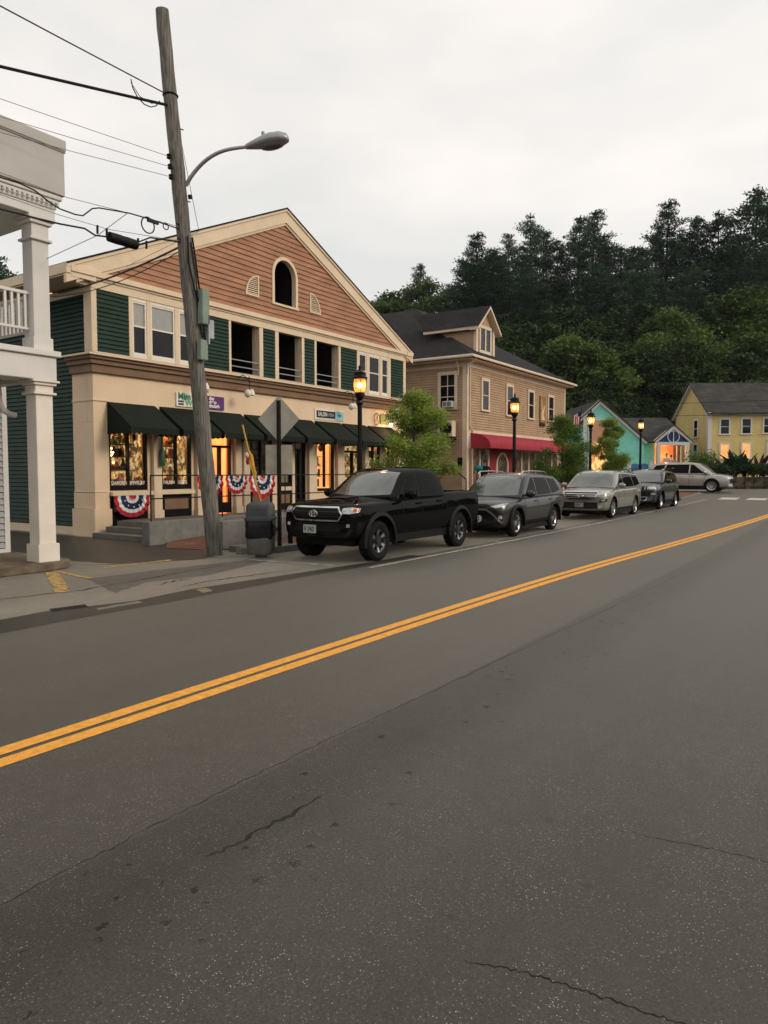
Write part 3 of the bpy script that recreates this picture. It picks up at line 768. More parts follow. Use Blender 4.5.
mb.build('wall_trim', cream_trim, b1, bevel=.006)
mb = MB(F); mb.box(XL + .02, XR - .02, -.30, -.10, 4.6, 4.84)
for a, b in wins + greens: mb.box(a, b, -.14, -.06, 4.84, Z_SOF)
mb.build('upper_wall_core', dark_wood, b1)
for a, b in wins:
    fm = MB(F); t = .045; zb, zt = 4.93, 6.36
    fm.box(a, b, -.06, .02, 4.845, zb); fm.box(a, b, -.06, .02, zt, Z_SOF)
    fm.box(a, a + t, -.05, .01, zb, zt); fm.box(b - t, b, -.05, .01, zb, zt); fm.box(a + t, b - t, -.05, .008, zb, zb + t); fm.box(a + t, b - t, -.05, .008, zt - t, zt)
    zm = (zb + zt) / 2 + .05; fm.box(a + t, b - t, -.05, 0.0, zm - .022, zm + .022)
    fo = fm.build('window', white_shade, b1)
    g = MB(F); g.quad((a + t, -.03, zb + t), (b - t, -.03, zb + t), (b - t, -.03, zm - .022), (a + t, -.03, zm - .022)); g.build('pane', pane_dark, fo)
    g = MB(F); g.quad((a + t, -.025, zm + .022), (b - t, -.025, zm + .022), (b - t, -.025, zt - t), (a + t, -.025, zt - t)); g.build('window_shade', pane_blind if b < 20 else pane_dark, fo)
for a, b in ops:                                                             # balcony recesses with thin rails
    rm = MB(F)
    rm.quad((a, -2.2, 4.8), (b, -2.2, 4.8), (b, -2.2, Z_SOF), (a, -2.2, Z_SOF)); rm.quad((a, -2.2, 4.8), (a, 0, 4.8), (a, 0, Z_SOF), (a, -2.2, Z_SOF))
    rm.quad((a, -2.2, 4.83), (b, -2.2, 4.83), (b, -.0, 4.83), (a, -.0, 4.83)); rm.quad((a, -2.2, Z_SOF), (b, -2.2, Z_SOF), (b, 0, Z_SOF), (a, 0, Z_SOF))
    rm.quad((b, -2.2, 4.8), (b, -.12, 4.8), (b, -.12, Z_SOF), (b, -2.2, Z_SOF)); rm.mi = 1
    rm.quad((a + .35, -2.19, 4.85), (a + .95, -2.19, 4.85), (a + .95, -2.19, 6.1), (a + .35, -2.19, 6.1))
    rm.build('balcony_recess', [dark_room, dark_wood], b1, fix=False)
    jm = MB(F); jm.box(b - .02, b, -.28, -.12, 4.84, Z_SOF); jm.build('door_jamb', cream_trim, b1)
    rl = MB(F)
    for z in (5.06, 5.27): rl.box(a, b, -.04, -.015, z - .015, z + .015)
    rl.box(a, b, -.04, -.015, 4.86, 4.875)
    rl.build('balcony_rail', mat('grey_rail', (.30, .30, .31), .4, .1, 5), b1)

# gable of brick red boards
AX, AZ, EZ = 18.86, 10.66, 6.92                                              # roof peak / eave heights over the front
sl = (AZ - EZ) / (AX - 10.67)
def gspan(z):
    k = (z - 6.50) / sl
    return (10.67 + k, 2 * AX - 10.67 - k)
def gs(z):
    a, b = gspan(z); return (a if a < AX else AX, b if b > AX else AX)
mb = MB(F)
hole = []
aw, ah0, ah1 = .60, 7.40, 8.36                                               # arched opening: half width, foot, spring line
rows = 60
mb2z = 6.86
def arch_cut(z):
    if z < ah0: return None
    if z < ah1: return aw
    return math.sqrt(max(0, aw * aw - (z - ah1) ** 2)) if z < ah1 + aw else None
def shingle_row(mb, lb, lt, rb, rt, zb, zt, th=.030, gap=.013):
    mb.quad((lb, th, zb + gap), (rb, th, zb + gap), (rt, .004, zt), (lt, .004, zt)); mb.quad((lb, -.03, zb + gap), (rb, -.03, zb + gap), (rb, th, zb + gap), (lb, th, zb + gap))
    mb.quad((lt, .004, zt), (rt, .004, zt), (rt, -.03, zt), (lt, -.03, zt)); mb.quad((lb, -.03, zb), (rb, -.03, zb), (rb, -.03, zb + gap), (lb, -.03, zb + gap))
n = round((10.08 - mb2z) / .165); h = (10.08 - mb2z) / n
for i in range(n):
    zb, zt = mb2z + i * h, mb2z + (i + 1) * h; (ab, bb), (at, bt) = gs(zb), gs(zt)
    cut = arch_cut((zb + zt) / 2)
    cuts = []
    if cut: cuts = [(AX - cut, AX + cut)]
    cur = (ab, at)
    for a, b in cuts:
        shingle_row(mb, cur[0], cur[1], a, a, zb, zt); cur = (b, b)
    shingle_row(mb, cur[0], cur[1], bb, bt, zb, zt)
mb.build('gable_wall', red_board, b1, fix=False)
def arch_pts(cx, w, z0, z1, n=14):
    return [(cx - w, z0), (cx - w, z1)] + [(cx - w * math.cos(math.pi * k / n), z1 + w * math.sin(math.pi * k / n)) for k in range(1, n)] + [(cx + w, z1), (cx + w, z0)]
def band(mb, inner, outer, d0, d1):
    """flat moulding between two open outlines"""
    for i in range(len(inner) - 1):
        a, b, c, e = inner[i], inner[i + 1], outer[i + 1], outer[i]
        for d in (d0, d1): mb.quad(*[(p[0], d, p[1]) for p in (a, b, c, e)])
        mb.quad((a[0], d0, a[1]), (b[0], d0, b[1]), (b[0], d1, b[1]), (a[0], d1, a[1])); mb.quad((e[0], d0, e[1]), (c[0], d0, c[1]), (c[0], d1, c[1]), (e[0], d1, e[1]))
mb = MB(F)
inn, out = arch_pts(AX, aw - .06, ah0, ah1), arch_pts(AX, aw + .05, ah0 - .0, ah1)
band(mb, inn, out, -.14, .05); mb.box(AX - aw - .08, AX + aw + .08, -.3, .07, ah0 - .07, ah0)
mb.build('arch_casing', cream_trim, b1)
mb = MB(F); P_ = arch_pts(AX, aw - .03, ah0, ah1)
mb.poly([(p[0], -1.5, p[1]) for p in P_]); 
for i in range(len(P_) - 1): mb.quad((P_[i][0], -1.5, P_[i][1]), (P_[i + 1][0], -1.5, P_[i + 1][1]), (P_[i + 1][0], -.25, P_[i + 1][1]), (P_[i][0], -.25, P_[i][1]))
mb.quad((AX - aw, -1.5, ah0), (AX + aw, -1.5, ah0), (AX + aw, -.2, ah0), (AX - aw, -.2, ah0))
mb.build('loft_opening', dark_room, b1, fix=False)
for sgn in (-1, 1):                                                          # quarter round louvres
    cx = AX + sgn * 1.30; q = [(cx, 7.40)] + [(cx + sgn * .60 * math.sin(math.pi / 2 * (1 - k / 8)), 7.40 + .70 * math.cos(math.pi / 2 * (1 - k / 8))) for k in range(9)]
    fm = MB(F); q2 = [(cx + sgn * .05, 7.45)] + [(cx + sgn * (.05 + .49 * math.sin(math.pi / 2 * (1 - k / 8))), 7.45 + .59 * math.cos(math.pi / 2 * (1 - k / 8))) for k in range(9)]
    band(fm, q2 + [q2[0]], q + [q[0]], 0, .06); lo = fm.build('louvre_vent', cream_trim, b1)
    sm = MB(F)
    for k in range(9):
        z = 7.47 + k * .062; w = .54 * math.sqrt(max(0, 1 - ((z - 7.40) / .68) ** 2)); a, b = sorted((cx + sgn * .04, cx + sgn * w))
        sm.quad((a, .045, z), (b, .045, z), (b, .024, z + .035), (a, .024, z + .035))
    sm.build('slats', cream_trim, lo, fix=False)
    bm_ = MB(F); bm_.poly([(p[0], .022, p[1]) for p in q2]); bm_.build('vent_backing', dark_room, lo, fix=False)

# roof slabs, rakes and eaves
mb = MB(F)
for sgn in (-1, 1):
    e = AX + sgn * (AX - 10.67)
    for (zo, th, d0, d1) in ((0.0, .05, .17, -15.5),):
        mb.quad((e, d0, EZ), (AX, d0, AZ), (AX, d1, AZ), (e, d1, EZ)); mb.quad((e, d0, EZ - th), (AX, d0, AZ - th), (AX, d1, AZ - th), (e, d1, EZ - th))
        mb.quad((e, d0, EZ), (AX, d0, AZ), (AX, d0, AZ - th), (e, d0, EZ - th)); mb.quad((e, d0, EZ), (e, d1, EZ), (e, d1, EZ - th), (e, d0, EZ - th))
mb.build('roof', shingle_side, b1, fix=False)
mb = MB(F)
for sgn in (-1, 1):
    def rk(dz0, dz1, d0, d1, e0=0.0):
        P8 = []
        eX = AX + sgn * (AX - 10.67 - e0); eZ = EZ + e0 * sl
        for d in (d0, d1):
            P8 += [(eX, d, eZ + dz0), (AX, d, AZ + dz0), (AX, d, AZ + dz1), (eX, d, eZ + dz1)]
        ids = [mb.pt(p) for p in P8]
        for f_ in ((0, 1, 2, 3), (7, 6, 5, 4), (0, 4, 5, 1), (3, 2, 6, 7), (0, 3, 7, 4), (1, 5, 6, 2)): mb.face([ids[k] for k in f_])
    rk(-.13, -.052, .10, .15)
    rk(-.50, -.131, .0, .11, .0)
    rk(-.58, -.501, .0, .07, .3)
mb.box(10.86, 26.9, -.30, -.04, 6.50, 6.96); mb.box(10.80, 11.5, -.3, .12, 6.60, 6.72); mb.box(10.785, 11.45, -.3, .16, 6.722, 6.88)
mb.box(26.55, 26.95, -.3, .12, 6.60, 6.70); mb.box(26.55, 27.0, -.3, .16, 6.702, 6.88)
mb.build('rake_board', cream_trim, b1, fix=True)
mb = MB(F)                                                                   # long eaves down the sides
mb.box(10.66, 10.78, -15.4, .14, 6.66, 6.90); mb.box(10.70, 11.55, -15.4, -.02, 6.62, 6.66); mb.box(11.48, 11.56, -15.4, -.13, 6.36, 6.56)
mb.build('eave', cream_trim, b1)
mb = MB(F)
mb.box(27.15, 27.25, -15.4, -.05, 6.58, 6.80); mb.box(26.55, 27.25, -15.4, -.02, 6.56, 6.58)
mb.build('eave', cream_trim, b1)
# left flank
mb = MB(FL); mb.clap(Y1 + .9, Y1 + 15, .22, 4.3, .115); mb.clap(Y1 + .12, Y1 + 15, 4.3, 6.5, .115)
mb.build('side_clapboard', green_board, b1, fix=False)
mb = MB(F); mb.box(11.40, 11.56, -.30, .026, 4.76, 6.5); mb.build('corner_board', cream_trim, b1)
mb = MB(F); mb.box(11.50, 11.56, -15, -.95, .0, .21); mb.mi = 1; mb.box(11.6, 11.62, -15, -.2, 0, 6.5); mb.box(26.5, 26.58, -15, -.2, 0, 6.6); mb.box(11.62, 26.5, -15, -14.9, 0, 6.6)
mb.build('side_wall', [cream_trim, green_board], b1)

# awnings: wedge canopies with scalloped valances
awns = [(11.82, 13.36), (13.52, 14.92), (15.06, 16.70), (16.86, 18.68), (18.84, 20.24), (20.44, 21.94), (22.06, 23.60), (23.76, 25.50)]
for a, b in awns:
    mb = MB(F); zt, zf, p = 3.56, 2.86, 1.02
    A = [(a, .01, zt), (a, p, zf), (b, p, zf), (b, .01, zt)]
    mb.quad(*A); mb.quad((a, .01, zt), (a, p, zf), (a, p, zf - .02), (a, .01, zt - .03))
    for u in (a, b): mb.poly([(u, .01, zt), (u, p, zf), (u, p, zf - .10), (u, .01, zf - .10)])
    nsc = max(5, round((b - a) / .16)); w = (b - a) / nsc
    for k in range(nsc):
        u = a + k * w
        mb.poly([(u, p + .002, zf), (u + w, p + .002, zf), (u + w, p + .004, zf - .13)] + [(u + w - w * q / 4, p + .004, zf - .13 - .055 * math.sin(math.pi * q / 4)) for q in (1, 2, 3)] + [(u, p + .004, zf - .13)])
    for u in (a, b):
        for k in range(5):
            d0, d1 = p * k / 5, p * (k + 1) / 5
            mb.poly([(u, d0, zf - .09), (u, d1, zf - .09), (u, d1, zf - .15), (u, (d0 + d1) / 2, zf - .185), (u, d0, zf - .15)])
    ao = mb.build('awning', awn_green, b1, fix=False)
    fm = MB(F)
    for u in (a + .02, b - .02): fm.tube([(u, .02, zt - .03), (u, p - .02, zf - .01)], .012, 6); fm.tube([(u, .02, zf - .05), (u, p - .02, zf - .02)], .012, 6)
    fm.tube([(a, p - .02, zf - .01), (b, p - .02, zf - .01)], .014, 6); fm.build('awning_frame', black_metal, ao)
# gooseneck floodlights
for u in (14.62, 16.50, 21.95, 25.0):
    mb = MB(F)
    mb.tube([(u - .12, .12, 4.62), (u - .10, .45, 4.74), (u, .62, 4.55), (u + .02, .60, 4.32)], .014, 6); mb.tube([(u + .3, .12, 4.6), (u + .22, .4, 4.72), (u + .06, .6, 4.50)], .01, 5)
    fo = mb.build('floodlight_arm', black_metal, b1, smooth=True)
    mb = MB(F); mb.blob((u - .02, .56, 4.16), .10, .12, .13, 12, 8); mb.lathe([(.04, .0), (.085, -.1), (.095, -.19), (.08, -.2)], (u + .10, .62, 4.30), 12)
    mb.build('floodlight', white_shade, b1, smooth=True)

# signs on the front wall
sg = thing('shop_sign', F((14.95, .05, 3.62)), 'white and purple oblong shop sign with green lettering above the awnings', 'sign')
mb = MB(F); mb.box(14.10, 15.26, .0, .05, 3.62, 4.02); mb.mi = 1; mb.box(15.262, 15.96, .0, .05, 3.62, 4.02)
mb.build('sign_board', [mat('sign_white', (.78, .78, .74), .4, .03, 2), mat('sign_purple', (.115, .040, .165), .45, .08, 3)], sg)
sgreen = mat('sign_green', (.05, .26, .13), .5, .05, 2)
text_mesh('Mim', .27, F, 14.15, 3.83, .055, .008, 'lettering', sgreen, sg, bold=.008); text_mesh('Whi', .25, F, 14.42, 3.645, .055, .008, 'lettering', mat('sign_lime', (.12, .40, .12), .5, .05, 2), sg, bold=.006)
mb = MB(F); mb.box(14.16, 14.36, .05, .058, 3.74, 3.79); mb.box(14.16, 14.36, .05, .058, 3.66, 3.71); mb.build('sign_bars', mat('sign_plum', (.06, .02, .09), .5, .05, 2), sg)
for i, tx in enumerate(('day', 'deep', 'though')): text_mesh(tx, .15, F, 15.34 - .0, 3.90 - i * .115, .055, .008, 'lettering', wtxt, sg, bold=.005)
sg = thing('salon_sign', F((20.9, .05, 3.68)), 'dark salon sign with pale blue end panel on the cream wall', 'sign')
mb = MB(F); mb.box(20.42, 22.16, .0, .03, 3.63, 4.01); mb.mi = 1; mb.box(20.52, 21.60, .03, .05, 3.70, 3.95); mb.mi = 2; mb.box(21.602, 22.12, .03, .05, 3.66, 3.98)
mb.build('sign_board', [white_shade, mat('sign_navy', (.015, .017, .03), .4, .1, 2), mat('sign_sky', (.28, .55, .58), .45, .08, 4)], sg)
text_mesh('SALON', .21, F, 20.57, 3.755, .055, .006, 'lettering', wtxt, sg, sx=.80, bold=.003); text_mesh('LYDIA', .17, F, 21.14, 3.765, .055, .006, 'lettering', mat('sign_grey', (.45, .45, .45), .5, .03, 2), sg, sx=.80)
mb = MB(F); mb.poly([(21.72 + .28 * (1 - math.cos(math.pi * k / 8)) / 2 * 1.0, .056, 3.82 + .05 * math.sin(math.pi * k / 8)) for k in range(9)] + [(21.86, .056, 3.78)]); mb.build('sign_emblem', mat('sign_teal', (.03, .25, .30), .5, .05, 2), sg, fix=False)
sg = thing('hanging_sign', F((24.7, .3, 3.75)), 'oval outlined sign board beside the lit floodlight at right end of cream wall', 'sign')
mb = MB(F); mb.tube([(24.35 + .20 * math.cos(t), .06, 3.86 + .24 * math.sin(t)) for t in [2 * math.pi * k / 20 for k in range(21)]], .02, 6)
mb.tube([(24.25, .06, 3.75), (24.38, .06, 4.0), (24.44, .06, 3.74)], .014, 5)
mb.build('oval_emblem', mat('sign_ochre', (.35, .22, .08), .5, .1, 3), sg)
mb = MB(F); mb.box(24.66, 25.6, .0, .04, 3.68, 4.08); mb.build('sign_board', mat('sign_olive', (.20, .24, .13), .5, .1, 3), sg)
# the one floodlight that is switched on
lamp = thing('wall_floodlight', F((25.05, .2, 3.6)), 'small switched on floodlight glowing warm on the cream wall behind the street tree', 'lamp')
mb = MB(F); mb.blob((25.02, .30, 3.64), .075, .075, .075, 12, 8); mb.build('bulb', mat('flood_bulb', (1, .8, .5), .3, 0, 1, emit=14, ecol=(1, .66, .30)), lamp)
mb = MB(F); mb.tube([(25.02, .0, 3.5), (25.02, .28, 3.52), (25.02, .30, 3.58)], .02, 6); mb.build('bracket', black_metal, lamp)
ld = bpy.data.lights.new('floodlight_glow', 'POINT'); ld.energy = 16; ld.color = (1, .55, .24); ld.shadow_soft_size = .1
lo = bpy.data.objects.new('floodlight_glow', ld); COL.objects.link(lo); lo.parent = lamp; lo.location = Vector(F((24.95, .45, 3.72))) - lamp.location
# warm light spilling from above the salon's entrance
# green bottle hung on the pilaster
mb = MB(F); mb.lathe([(.03, 0), (.075, .02), (.08, .38), (.035, .55), (.025, .82), (.03, .84)], (13.42, .22, 1.86), 12)
tag(mb.build('bottle_ornament', mat('bottle_green', (.02, .085, .04), .15, .1, 3, ior=1.5), smooth=True), 'tall dark green bottle ornament on the pilaster between the two left shop windows', 'ornament')

# entrance deck, steps, ramp walls
dk = thing('entrance_deck', (14, 15.2, 0), 'raised concrete walkway with steps and granite ramp wall along the shop front', 'walkway')
mb = MB(); mb.box(12.2, 26.6, 13.9, Y1 - .0, .0, .40); mb.build('walkway_slab', concrete, dk)
mb = MB()
for k, (z, x) in enumerate(((.13, 11.15), (.27, 11.55), (.40, 11.9))): mb.box(x, 12.2, 14.0, 16.6, 0 if k == 0 else z - .14, z)
mb.build('steps', concrete, dk, bevel=.01)
mb = MB(); mb.box(10.62, 26.0, 13.64, 13.90, .0, .55); mb.build('ramp_wall', granite, dk, bevel=.012)
gw = MB(); gw.box(10.96, 20.5, 11.62, 11.92, .0, .62)
tag(gw.build('granite_planter_wall', granite, bevel=.015), 'pale granite block wall at the pavement behind the bin', 'wall')
rl = thing('ramp_railing', (13, 13.76, .55), 'thin black metal pipe railing standing on the granite ramp wall', 'railing')
mb = MB()
for z in (1.08, 1.62): mb.tube([(10.78, 13.77, z), (18.6, 13.77, z)], .015, 8)
mb.build('rail', black_metal, rl, smooth=True)
for x in (10.78, 13.0, 15.4, 18.6):
    mb = MB(); mb.tube([(x, 13.77, .5), (x, 13.77, 1.62)], .015, 8); mb.build('post', black_metal, rl, smooth=True)
pl = MB(F); pl.box(19.3, 19.9, 1.0, 1.05, .6, 1.7)
for k in range(2): pl.box(19.35, 19.62 + .28 * k, 1.06, 1.08, .7 + .5 * k, 1.0 + .5 * k)

# half round bunting in stripes
def bunting(cx, y, z, w, label, hf=.62):
    t = thing('bunting', (cx, y, z), label, 'bunting', 'patriotic fan buntings on the railing')
    mats_ = [mat('bunting_red', (.42, .03, .05), .8, .1, 5), mat('bunting_white', (.72, .70, .68), .8, .06, 5), mat('bunting_blue', (.02, .035, .09), .8, .1, 5)]
    mb = MB(); n = 28
    rings = [(0.02, 0.22, 0), (0.22, 0.36, 1), (0.36, 0.64, 2), (0.64, 0.80, 1), (0.80, 1.0, 0)]
    for k in range(n):
        a0, a1 = math.pi * k / n, math.pi * (k + 1) / n
        for (r0, r1, c) in rings:
            sub = 2
            for q in range(sub):
                ra, rb = r0 + (r1 - r0) * q / sub, r0 + (r1 - r0) * (q + 1) / sub
                def P(a, r):
                    fold = .035 * math.sin(a * 17) * r
                    return (cx - w / 2 * r * math.cos(a), y - .035 + fold, z - w * hf * r * math.sin(a) ** .7)
                mb.mi = c
                mb.quad(P(a0, ra), P(a1, ra), P(a1, rb), P(a0, rb))
    mb.build('fan_cloth', mats_, t, fix=False, smooth=True)
    st = MB(); r_ = random.Random(int(cx * 10))
    for k in range(5):
        a = math.pi * (k + .5) / 5; sx_, sz_ = cx - w / 2 * .52 * math.cos(a), z - w * hf * .52 * math.sin(a) ** .7
        st.poly([(sx_ + .03 * math.cos(q * math.pi / 5 + .3) * (1 if q % 2 == 0 else .45), y - .09, sz_ + .03 * math.sin(q * math.pi / 5 + .3) * (1 if q % 2 == 0 else .45)) for q in range(10)])
    for k in range(9):
        a = math.pi * (k + .5) / 9; px, pz = cx - w / 2 * .2 * math.cos(a) * (1.4 + .0 * k), z - w * .46 * .2 * math.sin(a)
        st.poly([(px + .016 * math.cos(q * math.pi * .4 + (0)) * (1 if q % 1 == 0 else .4), y - .075, pz + .016 * math.sin(q * math.pi * .4)) for q in range(5)])
    st.build('stars', mats_[1], t, fix=False)
bunting(12.45, Y1 - .12, 1.06, 1.14, 'red white and blue fan bunting under the far left display window', .52)
bunting(12.56, 13.74, 1.60, .86, 'red white and blue fan bunting half hidden behind the utility pole')
bunting(13.46, 13.74, 1.60, .76, 'red white and blue fan bunting on the railing just right of the utility pole')
bunting(14.42, 13.74, 1.60, 1.0, 'red white and blue fan bunting on the railing behind the yellow flag poles')
# flag staffs with furled yellow and red cloth, leaning
fl = thing('furled_flag', (14.4, 13.2, .13), 'tall yellow and red furled feather flags on leaning wooden staffs behind the bin', 'flag')
mb = MB(); mb.tube([(13.60, 12.75, .13), (13.03, 13.05, 2.88)], .022, 8); mb.tube([(13.5, 12.6, .13), (12.95, 12.75, 1.98)], .018, 8); mb.build('staff', mat('yellow_wood', (.60, .36, .08), .5, .2, 3), fl)
mb = MB(); p0, p1 = Vector((13.50, 12.80, .7)), Vector((13.14, 12.98, 2.35)); r_ = random.Random(3)
path = [p0.lerp(p1, k / 12) + Vector((r_.uniform(-.02, .02), 0, 0)) for k in range(13)]
mb.tube(path[:6], [.02, .03, .035, .035, .03, .02], 8); mb.mi = 1; mb.tube(path[6:12], [.03, .045, .055, .065, .06, .03], 8)
mb.mi = 2; mb.blob((13.05, 12.93, 2.12), .05, .05, .07); mb.mi = 3; mb.blob((13.10, 12.95, 1.98), .05, .04, .10)
mb.build('furled_cloth', [mat('flag_red', (.50, .09, .04), .8, .2, 9), mat('flag_yellow', (.62, .33, .05), .8, .25, 9), mats_ := mat('flag_pale', (.6, .5, .42), .8, .2, 9), mat('flag_maroon', (.25, .03, .04), .8, .2, 9)], fl, smooth=True)
# ---------------------------------------------------------------- white building with two storey porch, near left
pb = thing('porch_building', (7.1, 12.15, 0), 'white two storey porch building at the left edge with square columns and upper balcony', 'building')
mb = MB(); mb.prism([(-6, 11.55), (6.9, 11.55), (7.35, 11.68), (7.62, 12.0), (7.68, 12.6), (7.68, 16), (-6, 16)], 0, .125, 'z'); mb.build('porch_slab', conc_old, pb, bevel=.02)
for x in (7.15, 3.3, -.5):
    mb = MB(); a = .155
    def sq(h0, h1, w, y=12.09): mb.box(x - w, x + w, y - w, y + w, h0, h1)
    sq(.126, .44, .195); sq(.441, 3.04, a - .0); sq(3.041, 3.08, a + .05); sq(3.081, 3.2, a + .01); sq(3.201, 3.25, a + .05); sq(3.251, 3.288, a + .09)
    mb.build('column', white_shade, pb, bevel=.006)
    mb = MB(); sq(3.80, 4.02, .18); sq(4.021, 5.66, .15); sq(5.661, 5.70, .20); sq(5.701, 5.94, .155); sq(5.941, 6.0, .20); sq(6.001, 6.068, .24)
    mb.build('column', white_paint, pb, bevel=.006)  # greyer white than the lower columns: the dimmer light put into the colour
mb = MB()
mb.box(-6, 7.36, 11.88, 12.42, 3.29, 3.70); mb.box(-6, 7.42, 11.82, 12.46, 3.702, 3.80)
mb.box(7.14, 7.355, 12.42, 14.0, 3.30, 3.70); mb.box(-6, 7.34, 12.42, 14.0, 3.60, 3.78)
mb.build('porch_beam', white_paint, pb, bevel=.008)
mb = MB()
mb.box(-6, 7.40, 11.88, 12.44, 6.07, 6.24); mb.box(-6, 7.42, 11.86, 12.46, 6.242, 6.34); mb.box(-6, 7.45, 11.83, 12.48, 6.342, 6.40); mb.box(-6, 7.50, 11.80, 12.5, 6.402, 6.48)
mb.box(-6, 7.355, 12.44, 14.3, 6.08, 6.40)
for i in range(90):
    x = 7.44 - i * .085; mb.box(x - .045, x, 11.80, 11.829, 6.345 - .06, 6.345 - .005)
mb.build('entablature', white_paint, pb, bevel=.008)
mb = MB(); mb.box(-6, 7.53, 11.77, 16, 6.482, 7.22); mb.box(-6, 7.555, 11.75, 16, 7.222, 7.24); mb.box(-6, 7.555, 11.745, 16, 7.25, 7.43)
mb.build('parapet', mat('grey_parapet', (0.47, 0.45, 0.42), .55, .05, 2), pb, bevel=.006)
mb = MB()
mb.box(-6, 7.0, 12.05, 12.12, 4.74, 4.79); mb.box(-6, 7.0, 12.06, 12.11, 4.14, 4.18)
for i in range(64):
    x = 6.93 - i * .115; mb.box(x - .02, x + .02, 12.065, 12.105, 4.18, 4.74)
mb.build('balcony_railing', white_paint, pb)
mb = MB()
mb.box(7.12, 7.18, 12.26, 14.0, 4.74, 4.79); mb.box(7.13, 7.17, 12.26, 14.0, 4.14, 4.18)
for i in range(12):
    y = 12.45 + i * .13; mb.box(7.13, 7.17, y, y + .04, 4.18, 4.74)
mb.build('balcony_railing', white_paint, pb)
FP = Frame((0, 14.02, 0), (1, 0, 0), (0, -1, 0))
mb = MB(FP); mb.clap(-6, 7.50, .2, 3.6, .12); mb.clap(-6, 7.05, 3.8, 6.1, .12); mb.build('front_wall', lightgrey_board, pb, fix=False)
mb = MB(FP); mb.box(7.50, 7.60, -.2, .03, .12, 3.6); mb.box(-6, 7.5, -.1, .03, .126, .2); mb.box(7.05, 7.15, -.2, .03, 3.8, 6.1); mb.build('corner_board', white_paint, pb)
mb = MB(FP); mb.box(-6, 7.49, -2, -.02, .13, 3.6); mb.box(-6, 7.04, -2, -.02, 3.8, 6.1); mb.build('wall_core', lightgrey_board, pb)
mb = MB(); mb.tube([(6.70, 12.6, 3.3), (6.72, 12.6, 2.92), (6.78, 12.6, 2.78), (6.9, 12.6, 2.72), (7.0, 12.6, 2.70)], .05, 10); mb.build('drain_pipe', white_paint, pb, smooth=True)

# ---------------------------------------------------------------- tan building with hip roof and red awning
Y2, X2, X3 = 16.3, 31.36, 44.85
F2 = Frame((0, Y2, 0), (1, 0, 0), (0, -1, 0)); F2L = Frame((X2, 0, 0), (0, 1, 0), (-1, 0, 0))
b2 = thing('tan_shop_building', (38, Y2, 0), 'tan clapboard two storey building with dark hip roof, gabled dormer and red awning', 'building')
WN = [(32.98, 33.62, 4.85, 6.28), (35.94, 36.60, 4.78, 6.28), (38.90, 39.56, 4.80, 6.26), (41.96, 42.70, 4.82, 6.24)]
mb = MB(F2); mb.clap(X2 + .16, X3 - .16, 3.72, 6.80, .125, th=.03, gap=.017)
mb.build('clapboard_wall', tan_board, b2, fix=False)
mb = MB(F2); mb.box(X2 + .14, X3 - .14, -.3, -.01, 0, 6.8); mb.box(X2 + .04, X2 + .08, -13.9, -.2, 0, 6.8); mb.box(X3 - .1, X3 - .01, -13.9, -.2, 0, 6.8); mb.box(X2 + .1, X3 - .1, -13.9, -13.8, 0, 6.8)
mb.build('wall_core', tan_board, b2)
mb = MB(F2L); mb.clap(Y2 + .20, Y2 + 14, .3, 6.80, .125, th=.03, gap=.017); mb.build('clapboard_side', tan_board, b2, fix=False)
mb = MB(F2)
mb.box(X2 - .03, X2 + .16, -.02, .035, 0.1, 6.8); mb.box(X2 - .035, X2 + .0, -.22, -.02, 0.1, 6.8); mb.box(X3 - .16, X3 + .02, -.2, .035, 0.1, 6.8)
mb.box(X2 - .03, X3 + .02, -.02, .05, 6.80, 7.06); mb.box(X2 - .05, X2, -14, -.02, 6.80, 7.06); mb.box(X2 + .16, X3 - .16, 0, .05, 3.60, 3.74)
mb.box(X2 - .5, X3 + .25, -.02, .5, 7.062, 7.12); mb.box(X2 - .5, X2 + .1, -14.2, -.02, 7.062, 7.12)
mb.build('wall_trim', tan_trim, b2, bevel=.006)
mb = MB()
gz = 7.20
mb.tube([(X2 - .62, Y2 + 14, gz), (X2 - .62, Y2 - .62, gz), (X3 + .32, Y2 - .62, gz), (X3 + .32, Y2 + 1, gz)], .075, 8)
for (x, y) in ((X2 - .15, Y2 - .12), (X2 - .12, Y2 + .4)): mb.tube([(x - .3 * (y > Y2), y - (.45 if y < Y2 else 0), 7.15), (x, y, 6.75), (x, y, 6.4)], .04, 6)
mb.tube([(X2 + .19, Y2 - .08, 6.8), (X2 + .19, Y2 - .08, 4.0), (X2 + .42, Y2 - .12, 3.7), (X2 + .42, Y2 - .10, .2)], .04, 6)
mb.build('gutter_pipe', tan_trim, b2, smooth=True)
e0, e1, f0 = X2 - .6, X3 + .30, Y2 - .6; AZ2 = 11.6; r0, r1, ry = 38.0, 39.8, Y2 + 6.9
mb = MB()
mb.poly([(e0, f0, 7.22), (e1, f0, 7.22), (r1, ry, AZ2), (r0, ry, AZ2)]); mb.mi = 1
mb.poly([(e0, f0, 7.22), (r0, ry, AZ2), (r0, Y2 + 13, AZ2), (e0, Y2 + 14.5, 7.22)]); mb.poly([(e1, f0, 7.22), (r1, ry, AZ2), (r1, Y2 + 13, AZ2), (e1, Y2 + 14.5, 7.22)])
mb.mi = 0; mb.poly([(r0, ry, AZ2), (r1, ry, AZ2), (r1, Y2 + 13, AZ2), (r0, Y2 + 13, AZ2)]); mb.poly([(e0, Y2 + 14.5, 7.22), (e1, Y2 + 14.5, 7.22), (r1, Y2 + 13, AZ2), (r0, Y2 + 13, AZ2)])
mb.poly([(e0, f0, 7.20), (e1, f0, 7.20), (e1, Y2 + 14.5, 7.20), (e0, Y2 + 14.5, 7.20)])
ro = mb.build('roof', [shingle, shingle_side], b2, fix=False)
